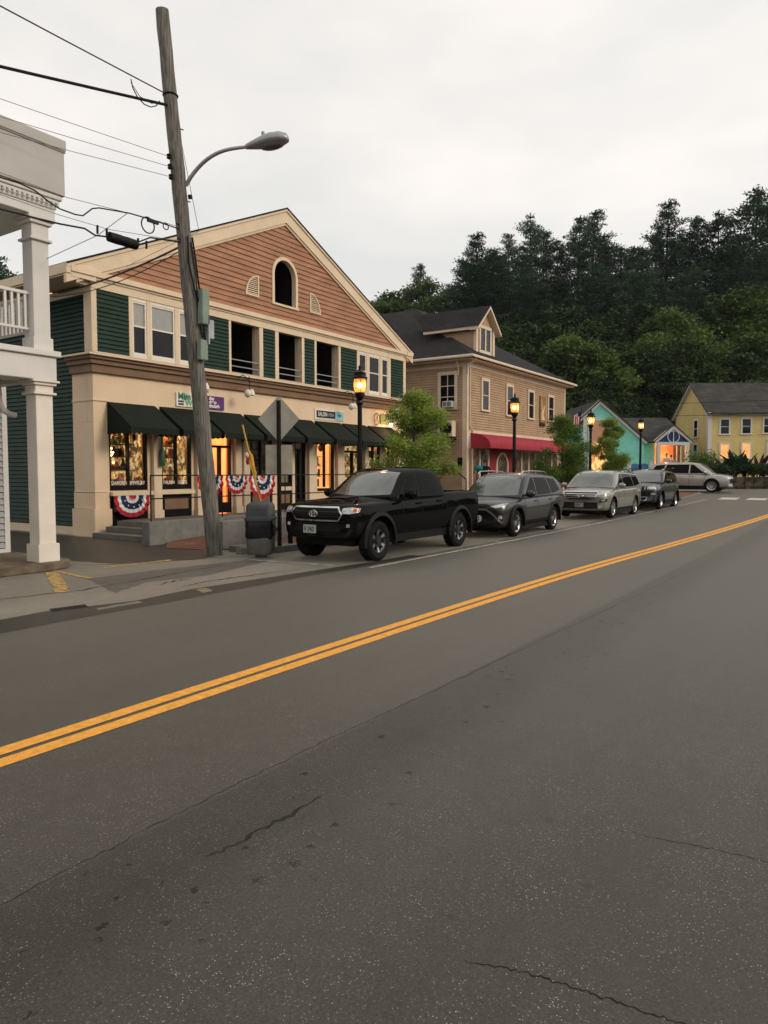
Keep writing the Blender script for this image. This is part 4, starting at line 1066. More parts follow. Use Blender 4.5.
# dormer
def rz2(y): return 7.22 + (y - f0) / (ry - f0) * (AZ2 - 7.22)
dx0, dx1, dy = 33.15, 35.25, Y2 + .45
fd = Frame((0, dy, 0), (1, 0, 0), (0, -1, 0)); dm = thing('x', (0, 0, 0), None, None) if False else None
zb = rz2(dy) - .1; ze, zp = 9.12, 10.08; dxc = (dx0 + dx1) / 2
mb = MB(fd); mb.poly([(dx0, 0, zb), (dx1, 0, zb), (dx1, 0, ze), (dxc, 0, zp), (dx0, 0, ze)])
fl_ = Frame((dx0, 0, 0), (0, 1, 0), (-1, 0, 0)); m2 = MB(fl_)
nrow = 18
for k in range(nrow):
    z0 = zb + (ze - zb) * k / nrow; z1 = zb + (ze - zb) * (k + 1) / nrow; yb = f0 + (z0 - 7.22) / (AZ2 - 7.22) * (ry - f0)
    m2.quad((dy, .02, z0), (yb + .3, .02, z0), (yb + .3, .003, z1), (dy, .003, z1))
mb.v += m2.v; o_ = len(mb.v) - len(m2.v); mb.f += [tuple(i + o_ for i in f_) for f_ in m2.f]; mb.m += m2.m
mb.fr = None; mb.quad((dx1, dy, zb), (dx1, dy + 2.5, zb), (dx1, dy + 2.5, ze), (dx1, dy, ze))
do = mb.build('dormer', tan_board, b2, fix=False)
mb = MB(fd)
mb.box(dx0 - .03, dx0 + .18, -.1, .05, zb, ze); mb.box(dx1 - .18, dx1 + .03, -.1, .05, zb, ze); mb.box(dx0 + .35, dx1 - .35, .0, .05, 9.06, 9.22); mb.box(dx0 + .35, dx1 - .35, 0, .05, zb + .02, zb + .22)
mb.box(dx0 + .35, dx0 + .50, 0, .05, zb + .2, 9.08); mb.box(dx1 - .50, dx1 - .35, 0, .05, zb + .2, 9.08); mb.box(dxc - .07, dxc + .07, 0, .05, zb + .2, 9.08)
for s_ in (-1, 1):
    ids = [mb.pt(p) for d in (-.2, .32) for p in ((dxc + s_ * (dxc - dx0 + .3), d, ze - .28), (dxc, d, zp), (dxc, d, zp + .16), (dxc + s_ * (dxc - dx0 + .3), d, ze - .12))]
    for f_ in ((0, 1, 2, 3), (7, 6, 5, 4), (0, 4, 5, 1), (3, 2, 6, 7), (0, 3, 7, 4)): mb.face([ids[k] for k in f_])
mb.fr = None; mb.box(dx0 - .30, dx0 - .12, dy + .21, dy + 2.9, ze - .24, ze - .10); mb.box(dx0 - .12, dx0, dy + .21, dy + 2.8, ze - .12, ze - .08)
mb.build('dormer_trim', tan_trim, do)
mb = MB(fd); mb.quad((dx0 + .5, .02, zb + .22), (dxc - .07, .02, zb + .22), (dxc - .07, .02, 9.06), (dx0 + .5, .02, 9.06)); mb.quad((dx1 - .5, .02, zb + .22), (dxc + .07, .02, zb + .22), (dxc + .07, .02, 9.06), (dx1 - .5, .02, 9.06)); mb.build('dormer_pane', pane_dark, do, fix=False)
mb = MB()
for s_ in (-1, 1):
    xo = dxc + s_ * (dxc - dx0 + .34)
    mb.quad((xo, dy - .36, ze - .10), (dxc, dy - .36, zp + .18), (dxc, dy + 4.3, zp + .18), (xo, dy + 2.8, ze - .10))
mb.build('dormer_roof', shingle_side, do, fix=False)

def wall_window(fr, parent, u0, u1, z0, z1, case, pane, ct=.11, d=.022, bars=1, name='window', upper=None, vbar=False):
    fm = MB(fr)
    fm.box(u0 - ct, u0, 0, d + .03, z0 - .04, z1 + ct); fm.box(u1, u1 + ct, 0, d + .03, z0 - .04, z1 + ct); fm.box(u0, u1, 0, d + .03, z1, z1 + ct); fm.box(u0 - ct - .03, u1 + ct + .03, 0, d + .07, z0 - .10, z0 - .04)
    fm.box(u0, u1, 0, d + .018, z0 - .04, z0)
    t = .04
    for k in range(bars):
        z = z0 + (z1 - z0) * (k + 1) / (bars + 1); fm.box(u0, u1, 0, d + .014, z - t / 2, z + t / 2)
    if vbar: fm.box((u0 + u1) / 2 - .02, (u0 + u1) / 2 + .02, 0, d + .012, z0, z1)
    fo = fm.build(name, case, parent)
    g = MB(fr); g.quad((u0, d, z0), (u1, d, z0), (u1, d, z1), (u0, d, z1)); g.build('pane', pane, fo, fix=False)
    return fo
for (a, b, c, d) in WN: wall_window(F2, b2, a, b, c, d, tan_trim, pane_dark, .15, bars=1, d=.045)
wall_window(F2L, b2, 16.95, 17.72, 4.85, 6.45, tan_trim, pane_dark, .16, bars=2, vbar=True, d=.045)
# red rounded awning
mb = MB(F2); ua, ub, zt, zf, p = 31.74, 43.4, 3.60, 2.86, 1.05
prof = [(p * math.sin(math.pi / 2 * k / 8), zf + .12 + (zt - zf - .12) * math.cos(math.pi / 2 * k / 8)) for k in range(9)] + [(p, zf)]
for i in range(9): mb.quad((ua, prof[i][0] + .05, prof[i][1]), (ub, prof[i][0] + .05, prof[i][1]), (ub, prof[i + 1][0] + .05, prof[i + 1][1]), (ua, prof[i + 1][0] + .05, prof[i + 1][1]))
for u in (ua, ub): mb.poly([(u, .05, zf)] + [(u, .05 + q[0], q[1]) for q in prof])
mb.build('awning', awn_red, b2, fix=False, smooth=True)
# ground floor under the awning
mb = MB(F2)
mb.box(X2 + .16, X3 - .16, -.02, .02, .1, .9)
for u in (31.9, 32.75, 33.75, 37.0, 38.0, 39.0, 40.0, 41.2, 42.6, 43.6): mb.box(u - .07, u + .07, -.02, .05, .9, 2.95)
mb.box(X2 + .16, X3 - .16, -.02, .03, 2.85, 3.6); mb.build('shop_front_trim', tan_trim, b2)
for a, b in ((31.97, 32.68), (32.82, 33.68), (37.07, 37.93), (38.07, 38.93), (39.07, 39.93), (40.07, 41.13), (41.27, 42.53), (42.67, 43.5)): mb = MB(F2); mb.quad((a, .0, .9), (b, .0, .9), (b, .0, 2.85), (a, .0, 2.85)); mb.build('shop_glazing', goods_d, b2, fix=False)
mb = MB(F2); mb.box(33.84, 36.90, 0.0, .04, .1, 2.95); mb.build('red_panel', mat('dark_red_paint', (.26, .022, .022), .5, .1, 2), b2)
mb = MB(F2); P_ = arch_pts(35.35, .62, .9, 2.0, 12); mb.poly([(q[0], .052, q[1]) for q in P_]); ao = mb.build('arched_window', goods_d, b2, fix=False)
mb = MB(F2); band(mb, P_, arch_pts(35.35, .76, .9, 2.0, 12), .04, .09); mb.build('arch_frame', tan_trim, ao)
wall_window(F2L, b2, 18.6, 19.4, 1.3, 2.8, tan_trim, pane_dark, .12)
# things on the tan building
ac = thing('window_air_conditioner', (X2 - .2, 17.2, 4.85), 'white air conditioner sitting in the side window of the tan building', 'air conditioner')
mb = MB(); mb.box(X2 - .30, X2 - .03, 16.97, 17.50, 4.86, 5.16); mb.build('casing', white_paint, ac, bevel=.01)
mb = MB(); mb.box(X2 - .305, X2 - .3005, 17.02, 17.24, 4.90, 5.12); mb.box(X2 - .305, X2 - .3005, 17.28, 17.46, 4.90, 5.12); mb.build('grille', mat('grille_grey', (.18, .18, .18), .5, .1, 4), ac)
hp = thing('heat_pump', (X2 - .4, 17.3, 3.3), 'grey outdoor heat pump mounted on the side wall of the tan building', 'heat pump')
mb = MB(); mb.box(X2 - .55, X2 - .12, 16.80, 17.65, 3.42, 4.18); mb.build('casing', tan_trim, hp, bevel=.02)
mb = MB(); mb.lathe([(.33, 0), (.33, .02), (.30, .021)], (X2 - .57, 17.15, 3.80), 20, 'x'); mb.build('fan_grille', plastic, hp)
mb = MB(); mb.box(X2 - .55, X2, 16.85, 16.9, 3.28, 3.36); mb.box(X2 - .55, X2, 17.6, 17.65, 3.28, 3.36); mb.build('wall_bracket', black_metal, hp)
sg = thing('carved_wood_sign', F2((40.95, .1, 4.45)), 'carved brown wooden sign with pale figure between the tan building upper windows', 'sign')
mb = MB(F2); mb.box(40.52, 41.40, .02, .09, 4.62, 6.20); mb.build('sign_board', mat('sign_ply', (.30, .17, .06), .6, .2, 3), sg, bevel=.02)
mb = MB(F2); mb.prism([(40.66, 5.9), (40.75, 5.95), (40.82, 5.3), (41.1, 5.65), (41.2, 5.6), (41.0, 5.1), (41.25, 4.8), (40.68, 4.75), (40.72, 5.2)], .091, .11, 'y'); mb.build('carved_figure', mat('sign_cream', (.66, .50, .28), .6, .15, 6), sg)
mb = MB(F2); mb.box(40.56, 41.36, .02, .09, 4.42, 4.58); mb.build('name_board', mat('sign_dark', (.03, .02, .015), .6, .1, 3), sg)
# railing of the little side steps of the tan building
rl = thing('stair_railing', (30.4, 15.6, .2), 'dark stair handrail beside the corner of the tan building', 'railing')
mb = MB(); mb.tube([(28.8, 15.9, 2.05), (30.2, 15.7, 1.35), (30.2, 15.7, .1)], .03, 6); mb.tube([(30.5, 15.3, .1), (30.5, 15.3, 1.65), (31.6, 15.3, 1.65), (31.6, 15.3, .1)], .03, 6); mb.build('rail', black_metal, rl)
mb = MB(F2L); mb.box(16.5, 16.72, .02, .12, 2.0, 2.4); tag(mb.build('meter_box', black_metal), 'small black meter box on the tan side wall near its corner', 'meter')

# ---------------------------------------------------------------- far shops: teal and yellow
TB = 1.32
FT = Frame(FH * 52, RT, -FH); 
def lx(px, D=52): return (px - 384) * D / 720
def zz(py, D=52): return 1.7 + (472 - py) * D / 720
teal = mat('teal_paint', (0.24, 0.66, 0.55), 0.6, 0.12, 1.0, 0.1, 20)
teal_trim = mat('far_white_trim', (0.62, 0.60, 0.56), 0.5, 0.05, 2)
tb = thing('teal_shop', FT((lx(612), 0, TB)), 'small teal gabled shop with dark roof and lit porch entrance', 'building')
aL, aP, aR = lx(582.5), lx(598.5), lx(643); zL, zP, zR = zz(418), zz(404), zz(441.5)
mb = MB(FT)
def tspan(z):
    l = aL if z < zL else aL + (aP - aL) * (z - zL) / (zP - zL)
    r = aR if z < zR else aR + (aP - aR) * (z - zR) / (zP - zR)
    return (min(l, aP), max(r, aP))
mb.clap(aL, aR, TB, zP - .05, .13, spans=tspan, th=.018)
mb.mi = 0; mb.clap(aR, lx(657), TB, zz(443), .13, d=-.6)
mb.quad((aR - .02, -.6, TB), (aR - .02, 0, TB), (aR - .02, 0, zR), (aR - .02, -.6, zR))
mb.quad((aL, 0, TB), (aL, -9, TB), (aL, -9, zL), (aL, 0, zL))
mb.quad((lx(570), -3.0, TB), (aL, -3.0, TB), (aL, -3.0, zz(421)), (lx(570), -3.0, zz(421)))
mb.build('clapboard_wall', teal, tb, fix=False)
mb = MB(FT)
def bar(mb, a, b, w, d0, d1):
    """square batten between (u, z) points"""
    a, b = Vector(a), Vector(b); t = (b - a).normalized(); q = Vector((-t.y, t.x)) * w / 2
    ids = [mb.pt((p.x, d, p.y)) for d in (d0, d1) for p in (a - q, b - q, b + q, a + q)]
    for f_ in ((0, 3, 2, 1), (4, 5, 6, 7), (0, 1, 5, 4), (1, 2, 6, 5), (2, 3, 7, 6), (3, 0, 4, 7)): mb.face([ids[k] for k in f_])
bar(mb, (aL - .35, zL - .2), (aP, zP + .12), .26, 0, .12); bar(mb, (aR + .2, zR - .1), (aP, zP + .12), .26, .001, .121)
mb.box(aL - .02, aL + .22, 0, .05, TB, zL - .1); mb.box(aR - .1, lx(657), -.6, -.35, zz(443), zz(440.5))
mb.box(lx(587), lx(590), .02, .06, TB, zz(421)); mb.box(lx(606), lx(608), .02, .06, TB, zz(421)); mb.box(lx(587), lx(608), .02, .06, zz(421), zz(419.2)); mb.box(lx(587), lx(608), .02, .06, zz(443), zz(441.5))
mb.build('white_trim', teal_trim, tb)
mb = MB(FT); mb.box(lx(590), lx(606), .0, .03, zz(441.5), zz(421)); mb.build('peach_panel', mat('peach_panel', (.62, .34, .20), .7, .08, 2), tb)
mb = MB(FT); mb.quad((lx(590), .028, TB + .4), (lx(606), .028, TB + .4), (lx(606), .028, zz(443)), (lx(590), .028, zz(443))); mb.build('lit_window', mat_goods('far_display', [(0, (.10, .04, .01)), (.45, (.5, .20, .05)), (.7, (1, .58, .22)), (1, (.25, .20, .08))], 1.0, 3, 2.0), tb, fix=False)
mb = MB(FT)      # roofs
def slab(mb, pts, th=.12):
    ids = [mb.pt(p) for p in pts]; lo = [mb.pt((p[0], p[1], p[2] - th)) for p in pts]; mb.face(ids); mb.face(lo[::-1])
    for i in range(len(pts)): mb.face((ids[i], ids[(i + 1) % len(pts)], lo[(i + 1) % len(pts)], lo[i]))
slab(mb, [(aL - .4, .2, zL - .15), (aP, .2, zP + .28), (aP, -9, zP + .28), (aL - .4, -9, zL - .15)])
slab(mb, [(aP, .2, zP + .28), (aR + .3, .2, zR), (aR + .3, -9, zR), (aP, -9, zP + .28)])
slab(mb, [(lx(567), -2.8, zz(424)), (aL - .3, -2.8, zz(421)), (aL - .1, -8, zP), (lx(562), -8, zz(419))])
slab(mb, [(aR - 1.5, -.2, zz(441.5)), (lx(690), -.2, zz(441.5)), (lx(690), -4.6, zz(413.5)), (aR - 3.5, -4.6, zz(413.5))])
slab(mb, [(aR - 3.5, -4.6, zz(413.5)), (lx(690), -4.6, zz(413.5)), (lx(690), -9, zz(441)), (aR - 3.5, -9, zz(441))])
mb.build('roof', shingle_grey, tb)
# porch
pL, pR, pP = lx(656), lx(688), lx(672); zE, zA = zz(441.5), zz(427)
mb = MB(FT)
bar(mb, (pL - .2, zE - .05), (pP, zA), .24, -.05, .10); bar(mb, (pR + .2, zE - .05), (pP, zA), .24, -.051, .101); mb.box(pL, pR, -.04, .10, zE - .28, zE - .05)
mb.box(pL, pL + .24, -.14, .10, TB, zE - .28); mb.box(pR - .24, pR, -.14, .10, TB, zE - .28)
t_ = [2 * math.pi * k / 18 for k in range(19)]
mb.tube([(pP + .42 * math.cos(a), +.05, zE + .33 + .42 * math.sin(a)) for a in t_], .035, 5); mb.box(pP - .03, pP + .03, +.02, .07, zE - .05, zA - .1); mb.box(lx(680), lx(681), -.85, -.8, TB, zE - .28); mb.box(lx(684), lx(685), -.8, -.75, TB, zE - .3)
mb.build('porch_frame', teal_trim, tb)
mb = MB(FT); mb.poly([(pL + .15, 0.0, zE - .05), (pR - .15, 0.0, zE - .05), (pP, 0.0, zA - .15)]); mb.build('porch_pediment', mat('navy_paint', (.03, .06, .16), .5, .15, 2), tb, fix=False)
mb = MB(FT); slab(mb, [(pL - .25, .15, zE + .02), (pP, .15, zA + .18), (pP, -2.5, zA + .18), (pL - .25, -2.5, zE + .02)], .08); slab(mb, [(pP, .15, zA + .18), (pR + .25, .15, zE + .02), (pR + .25, -2.5, zE + .02), (pP, -2.5, zA + .18)], .08); mb.build('porch_roof', shingle_grey, tb)
mb = MB(FT); mb.quad((pL + .1, -1.9, TB), (pR - .1, -1.9, TB), (pR - .1, -1.9, zE - .1), (pL + .1, -1.9, zE - .1)); mb.quad((pL, -1.9, TB), (pL, -.62, TB), (pL, -.62, zE - .1), (pL, -1.9, zE - .1))
mb.build('lit_shop_wall', mat_goods('far_shop_wall', [(0, (.35, .05, .02)), (.4, (.65, .16, .05)), (.7, (.9, .34, .10)), (1, (1, .6, .25))], .75, 2.2, 1.4), tb, fix=False)
mb = MB(FT); mb.quad((pL, -1.9, zE - .1), (pR, -1.9, zE - .1), (pR, 0, zE - .1), (pL, 0, zE - .1)); mb.mi = 1; mb.quad((lx(679.5), -1.3, TB), (pR, -1.3, TB), (pR, -1.3, zE - .1), (lx(679.5), -1.3, zE - .1)); mb.build('porch_lining', [teal_trim, dark_wood], tb, fix=False)
ld = bpy.data.lights.new('porch_lamp', 'POINT'); ld.energy = 60; ld.color = (1, .55, .2); ld.shadow_soft_size = .15
lo = bpy.data.objects.new('porch_lamp', ld); COL.objects.link(lo); lo.parent = tb; lo.location = Vector(FT((pP - .3, -.6, zE - .5))) - tb.location

# yellow house
DY = 55.0
ylw = mat('mustard_paint', (0.66, 0.52, 0.22), 0.6, 0.08, 1.0, 0.1, 20)
FY = Frame(FH * DY + RT * lx(707, DY), RT, -FH)
ww, wd, zEv, zRd = 11.5, 6.2, zz(412.5, DY), 8.65
yb = thing('yellow_house', FY((0, 0, TB)), 'mustard yellow two storey clapboard house with grey roof and white window frames', 'building')
FYL = Frame(FY((0, 0, 0)), FH, -RT)
mb = MB(FY); mb.clap(0.2, ww, TB, zEv, .13, th=.016); mb.build('clapboard_wall', ylw, yb, fix=False)
mb = MB(FYL)
def yspan(z): 
    k = 0 if z < zEv else (z - zEv) / (zRd - zEv) * wd / 2
    return (k, wd - k)
mb.clap(0, wd, TB, zRd - .1, .13, spans=yspan, th=.016); mb.build('gable_wall', ylw, yb, fix=False)
mb = MB(FY); mb.box(0.01, ww, -wd + .05, -.02, TB, zEv - .1); mb.build('wall_core', ylw, yb)
mb = MB(FY); mb.box(-.06, .22, -.02, .05, TB, zEv - .2); mb.box(-.06, -.0, -.28, -.02, TB, zEv - .2); mb.box(-.3, ww + .3, 0, .32, zEv - .22, zEv - .05)
mb.fr = FYL
for s_ in (0, 1):
    a = (-.35, zEv - .15) if s_ == 0 else (wd + .35, zEv - .15); bar(mb, a, (wd / 2, zRd + .02), .18, 0, .24 + .001 * s_)
mb.build('white_trim', teal_trim, yb)
mb = MB(FY); slab(mb, [(-.3, .38, zEv - .06), (ww + .3, .38, zEv - .06), (ww + .3, -wd / 2, zRd + .16), (-.3, -wd / 2, zRd + .16)]); slab(mb, [(-.3, -wd / 2, zRd + .16), (ww + .3, -wd / 2, zRd + .16), (ww + .3, -wd - .38, zEv - .06), (-.3, -wd - .38, zEv - .06)]); mb.build('roof', shingle_grey, yb)
k_ = DY / 720
for i, (px0, px1, py0, py1, pn) in enumerate(((719, 727, 434, 420, pane_dark), (740.5, 748.5, 433.5, 419.5, pane_dark), (762, 770, 433, 419, pane_dark), (719.5, 727.5, 458, 444.5, pane_warm), (741, 749, 458, 443.5, pane_warm))):
    wall_window(FY, yb, (px0 - 707) * k_, (px1 - 707) * k_, zz(py0, DY), zz(py1, DY), teal_trim, pn, .12, d=.02)
fm = MB(FY); fm.box((765 - 707) * k_, (766.5 - 707) * k_, 0, .06, TB, zz(440, DY)); fm.box((765 - 707) * k_, (778 - 707) * k_, 0, .06, zz(441.5, DY), zz(439.8, DY)); fm.mi = 1; fm.box((766.5 - 707) * k_, (778 - 707) * k_, -.05, .03, TB, zz(441.5, DY)); fm.build('door', [teal_trim, pane_blind], yb)
for (v0, v1, p0, p1) in ((1.9, 2.5, 437, 421), (1.9, 2.5, 459, 445)):
    wall_window(FYL, yb, v0, v1, zz(p0, 57), zz(p1, 57), teal_trim, pane_dark, .14, d=.02)

# stone bank in front of the terrace
mb = MB(); r_ = random.Random(4); nC = 40
fs = Frame(FH * 46.9 + RT * (-6), RT, -FH)
mb.fr = fs
for row in range(3):
    u = 0.0
    while u < 66:
        w = r_.uniform(.35, .8); h = .33; z0 = .42 + row * .32 + r_.uniform(-.02, .02)
        d = .12 - row * .05 + r_.uniform(-.05, .05); mb.mi = r_.randrange(3)
        j = lambda: r_.uniform(-.03, .03)
        ids = [mb.pt(p) for p in ((u + j(), -.3, z0), (u + w + j(), -.3, z0), (u + w + j(), d, z0 + j()), (u + j(), d, z0 + j()), (u + .03, -.3, z0 + h), (u + w - .03, -.3, z0 + h), (u + w - .04 + j(), d - .05, z0 + h - .02 + j()), (u + .04 + j(), d - .05, z0 + h - .02 + j()))]
        for q in ((0, 3, 2, 1), (4, 5, 6, 7), (0, 1, 5, 4), (1, 2, 6, 5), (2, 3, 7, 6), (3, 0, 4, 7)): mb.face([ids[k] for k in q])
        u += w
tag(mb.build('stone_retaining_wall', [mat('fieldstone_a', (.060, .047, .032), .95, .35, 4, .5, 20), mat('fieldstone_b', (.040, .033, .024), .95, .35, 4, .5, 20), mat('fieldstone_c', (.085, .072, .055), .95, .35, 4, .5, 20)]), 'low rough fieldstone retaining wall in front of the yellow house', 'wall')
# ---------------------------------------------------------------- vehicles
def eval_mesh(ob, name):
    dg = bpy.context.evaluated_depsgraph_get(); me = bpy.data.meshes.new_from_object(ob.evaluated_get(dg)); me.name = name
    return me

def loft(rings, name):
    V, Fc = [], []; n = len(rings[0])
    for r in rings: V += r
    for i in range(len(rings) - 1):
        for j in range(n): Fc.append((i * n + j, i * n + (j + 1) % n, (i + 1) * n + (j + 1) % n, (i + 1) * n + j))
    Fc.append(tuple(range(n))[::-1]); Fc.append(tuple((len(rings) - 1) * n + j for j in range(n)))
    me = bpy.data.meshes.new(name); me.from_pydata(V, [], Fc); bm = bmesh.new(); bm.from_mesh(me); bmesh.ops.recalc_face_normals(bm, faces=bm.faces); bm.to_mesh(me); bm.free()
    o = bpy.data.objects.new(name, me); COL.objects.link(o); return o

def make_car(name, label, P, group='cars parked along the kerb'):
    root = thing(name, (0, 0, 0), label, P.get('cat', 'car'), group)
    paint = P['paint']; W = P['w']
    # lower body: (x, z bottom, z shoulder, z centre top, half width, bow)
    rings = []
    for (x, zb_, zs, zc, w, bow) in P['body']:
        half = [(0, zb_), (w * .72, zb_), (w * .92, zb_ + .03), (w * .975, zb_ + .12), (w, zb_ + .45 * (zs - zb_)), (w * .99, zb_ + .72 * (zs - zb_)), (w * .965, zs - .07), (w * .925, zs - .015), (w * .84, zs + .015), (w * .5, zs + (zc - zs) * .75), (0, zc)]
        ring = [(x - bow * (abs(y) / W) ** 2.2, y, z) for y, z in half] + [(x - bow * (abs(y) / W) ** 2.2, -y, z) for y, z in half[-2:0:-1]]
        rings.append(ring)
    bo = loft(rings, 'tmp_body'); md = bo.modifiers.new('s', 'SUBSURF'); md.levels = 2; md.render_levels = 2
    me = eval_mesh(bo, 'tmpb'); bpy.data.objects.remove(bo)
    me.materials.clear(); me.materials.append(paint); me.materials.append(plastic)
    bo = bpy.data.objects.new('tmp', me); COL.objects.link(bo)
    cutters = []
    for ax in P['axles']:
        for s_ in (-1, 1):
            mb = MB(); mb.lathe([(P['arch'], 0), (P['arch'], .60)], (ax, (W - .42) if s_ > 0 else (-W - .18), P['tyre'] + .01), 36, 'y'); mb.m = [1] * len(mb.f)
            co = mb.build('cut', [paint, plastic]); cutters.append(co)
    if P.get('bed'):
        x0, x1, zf = P['bed']; mb = MB(); mb.box(x0, x1, -W + .13, W - .13, zf, 2.0); mb.m = [1] * len(mb.f); cutters.append(mb.build('cut', [paint, plastic]))
    for c in cutters:
        m_ = bo.modifiers.new('b', 'BOOLEAN'); m_.operation = 'DIFFERENCE'; m_.object = c; m_.solver = 'EXACT'
    me2 = eval_mesh(bo, 'body'); bpy.data.objects.remove(bo)
    for c in cutters: bpy.data.objects.remove(c)
    # cabin: (x, z top, z base)
    rings = []
    H = P['h']; wb, wt, zbelt = P['wb'], P['wt'], P['belt']
    for (x, zt, bow) in P['cabin']:
        f_ = min(1, max(0, (zt - zbelt) / (H - zbelt))); we = wb + (wt - wb) * f_; z0 = zbelt - .12
        half = [(0, z0), (wb * .995, z0), (wb * 1.0, zbelt), (wb + (we - wb) * .5 + .012 * f_, zbelt + (zt - zbelt) * .5), (we + .01 * f_, zt - .075 * f_), (we - .055, zt - .018), (we * .62, zt + .008), (0, zt + .018)]
        rings.append([(x - bow * (abs(y) / W) ** 2, y, z) for y, z in half] + [(x - bow * (abs(y) / W) ** 2, -y, z) for y, z in half[-2:0:-1]])
    co = loft(rings, 'tmp_cab'); md = co.modifiers.new('s', 'SUBSURF'); md.levels = 2; md.render_levels = 2
    mc = eval_mesh(co, 'cab'); bpy.data.objects.remove(co)
    mc.materials.clear(); mc.materials.append(paint)
    bm = bmesh.new(); bm.from_mesh(me2); bm.from_mesh(mc); bm.to_mesh(me2)
    bmesh.ops.triangulate(bm, faces=bm.faces); bvh = BVHTree.FromBMesh(bm); bm.free()
    me2.polygons.foreach_set('use_smooth', [True] * len(me2.polygons)); me2.set_sharp_from_angle(angle=R(38))
    body = bpy.data.objects.new('body', me2); COL.objects.link(body); body.parent = root

    def decal(poly, axis, m, nm, parent=body, off=.006, depth=.03, rings_=3, sub=3, side=1, steps=None):
        """a panel laid on the body's real surface. axis 'x+','x-': poly is (y,z); 'y': poly is (x,z) at side; 'z': poly is (x,y)"""
        def cast(a, b):
            if axis == 'x+': o, d = Vector((4, a, b)), Vector((-1, 0, 0))
            elif axis == 'x-': o, d = Vector((-4, a, b)), Vector((1, 0, 0))
            elif axis == 'y': o, d = Vector((a, 3 * side, b)), Vector((0, -side, 0))
            else: o, d = Vector((a, b, 4)), Vector((0, 0, -1))
            hit = bvh.ray_cast(o, d)
            if hit[0] is None: return None
            return hit[0] - d * off, d
        edge = []
        n = len(poly)
        for i in range(n):
            p, q = Vector(poly[i]), Vector(poly[(i + 1) % n])
            for k in range(sub): edge.append(p.lerp(q, k / sub))
        c = sum(edge, Vector((0, 0))) / len(edge)
        mb = MB(); R_ = []
        good = cast(*c)
        if good is None: return None
        last = good[0]; D = good[1]
        ci = mb.pt(good[0])
        for k in range(1, rings_ + 1):
            ring = []
            for e in edge:
                p = c.lerp(e, k / rings_); h = cast(*p)
                pt = h[0] if h else last
                last = pt; ring.append(mb.pt(pt))
            R_.append(ring)
        N_ = len(edge)
        for j in range(N_): mb.face((ci, R_[0][j], R_[0][(j + 1) % N_]))
        for i in range(rings_ - 1):
            for j in range(N_): mb.face((R_[i][j], R_[i][(j + 1) % N_], R_[i + 1][(j + 1) % N_], R_[i + 1][j]))
        back = [mb.pt(Vector(mb.v[k]) + D * depth) for k in R_[-1]]
        for j in range(N_): mb.face((R_[-1][j], R_[-1][(j + 1) % N_], back[(j + 1) % N_], back[j]))
        return mb.build(nm, m, parent, smooth=True, sharp=45)
    def line(pts, axis, w, m, nm, parent=body, side=1, off=.004):
        """thin strip following the surface"""
        mb = MB(); P2 = []
        for i in range(len(pts) - 1):
            a, b = Vector(pts[i]), Vector(pts[i + 1]); k_ = max(2, int((b - a).length / .06))
            for k in range(k_): P2.append(a.lerp(b, k / k_))
        P2.append(Vector(pts[-1])); L_ = []
        for i, p in enumerate(P2):
            t = (P2[min(i + 1, len(P2) - 1)] - P2[max(0, i - 1)]).normalized(); q = Vector((-t.y, t.x)) * w / 2; row = []
            for s_ in (-1, 1):
                a, b = p + q * s_
                if axis == 'x+': o, d = Vector((4, a, b)), Vector((-1, 0, 0))
                elif axis == 'x-': o, d = Vector((-4, a, b)), Vector((1, 0, 0))
                elif axis == 'y': o, d = Vector((a, 3 * side, b)), Vector((0, -side, 0))
                else: o, d = Vector((a, b, 4)), Vector((0, 0, -1))
                h = bvh.ray_cast(o, d)
                row.append((h[0] - d * off) if h[0] is not None else None)
            L_.append(row)
        for i in range(len(L_) - 1):
            if None in L_[i] or None in L_[i + 1]: continue
            mb.quad(L_[i][0], L_[i][1], L_[i + 1][1], L_[i + 1][0])
        if mb.f: return mb.build(nm, m, parent, fix=False)
    mir = lambda poly: [(-a, b) for a, b in poly]
    for poly in P['side_windows']:
        for s_ in (-1, 1): decal(poly, 'y', car_glass, 'side_window', side=s_, rings_=4, sub=4)
    if P.get('windscreen'): decal(P['windscreen'], 'x+', wind_glass, 'windscreen', rings_=6, sub=6)
    if P.get('rear_window'): decal(P['rear_window'], 'x-', car_glass, 'rear_window', rings_=5, sub=5)
    for s_ in (-1, 1):
        for pts in P['seams']: line(pts, 'y', .012, plastic, 'panel_gap', side=s_)
        for (x, z) in P['handles']:
            yy = bvh.ray_cast(Vector((x, 3 * s_, z)), Vector((0, -s_, 0)))[0]
            if yy: mb = MB(); mb.box(x - .10, x + .10, yy.y - .01 if s_ < 0 else yy.y - .005, yy.y + .005 if s_ < 0 else yy.y + .03, z - .015, z + .015); 
            if yy:
                if s_ < 0: mb = MB(); mb.box(x - .10, x + .10, yy.y - .035, yy.y + .01, z - .016, z + .016)
                mb.build('door_handle', P.get('handle_m', paint), body, bevel=.006)
        if P.get('cladding'):
            for poly in P['cladding']: decal(poly, 'y', plastic, 'side_cladding', side=s_, rings_=3, sub=8, off=.012)
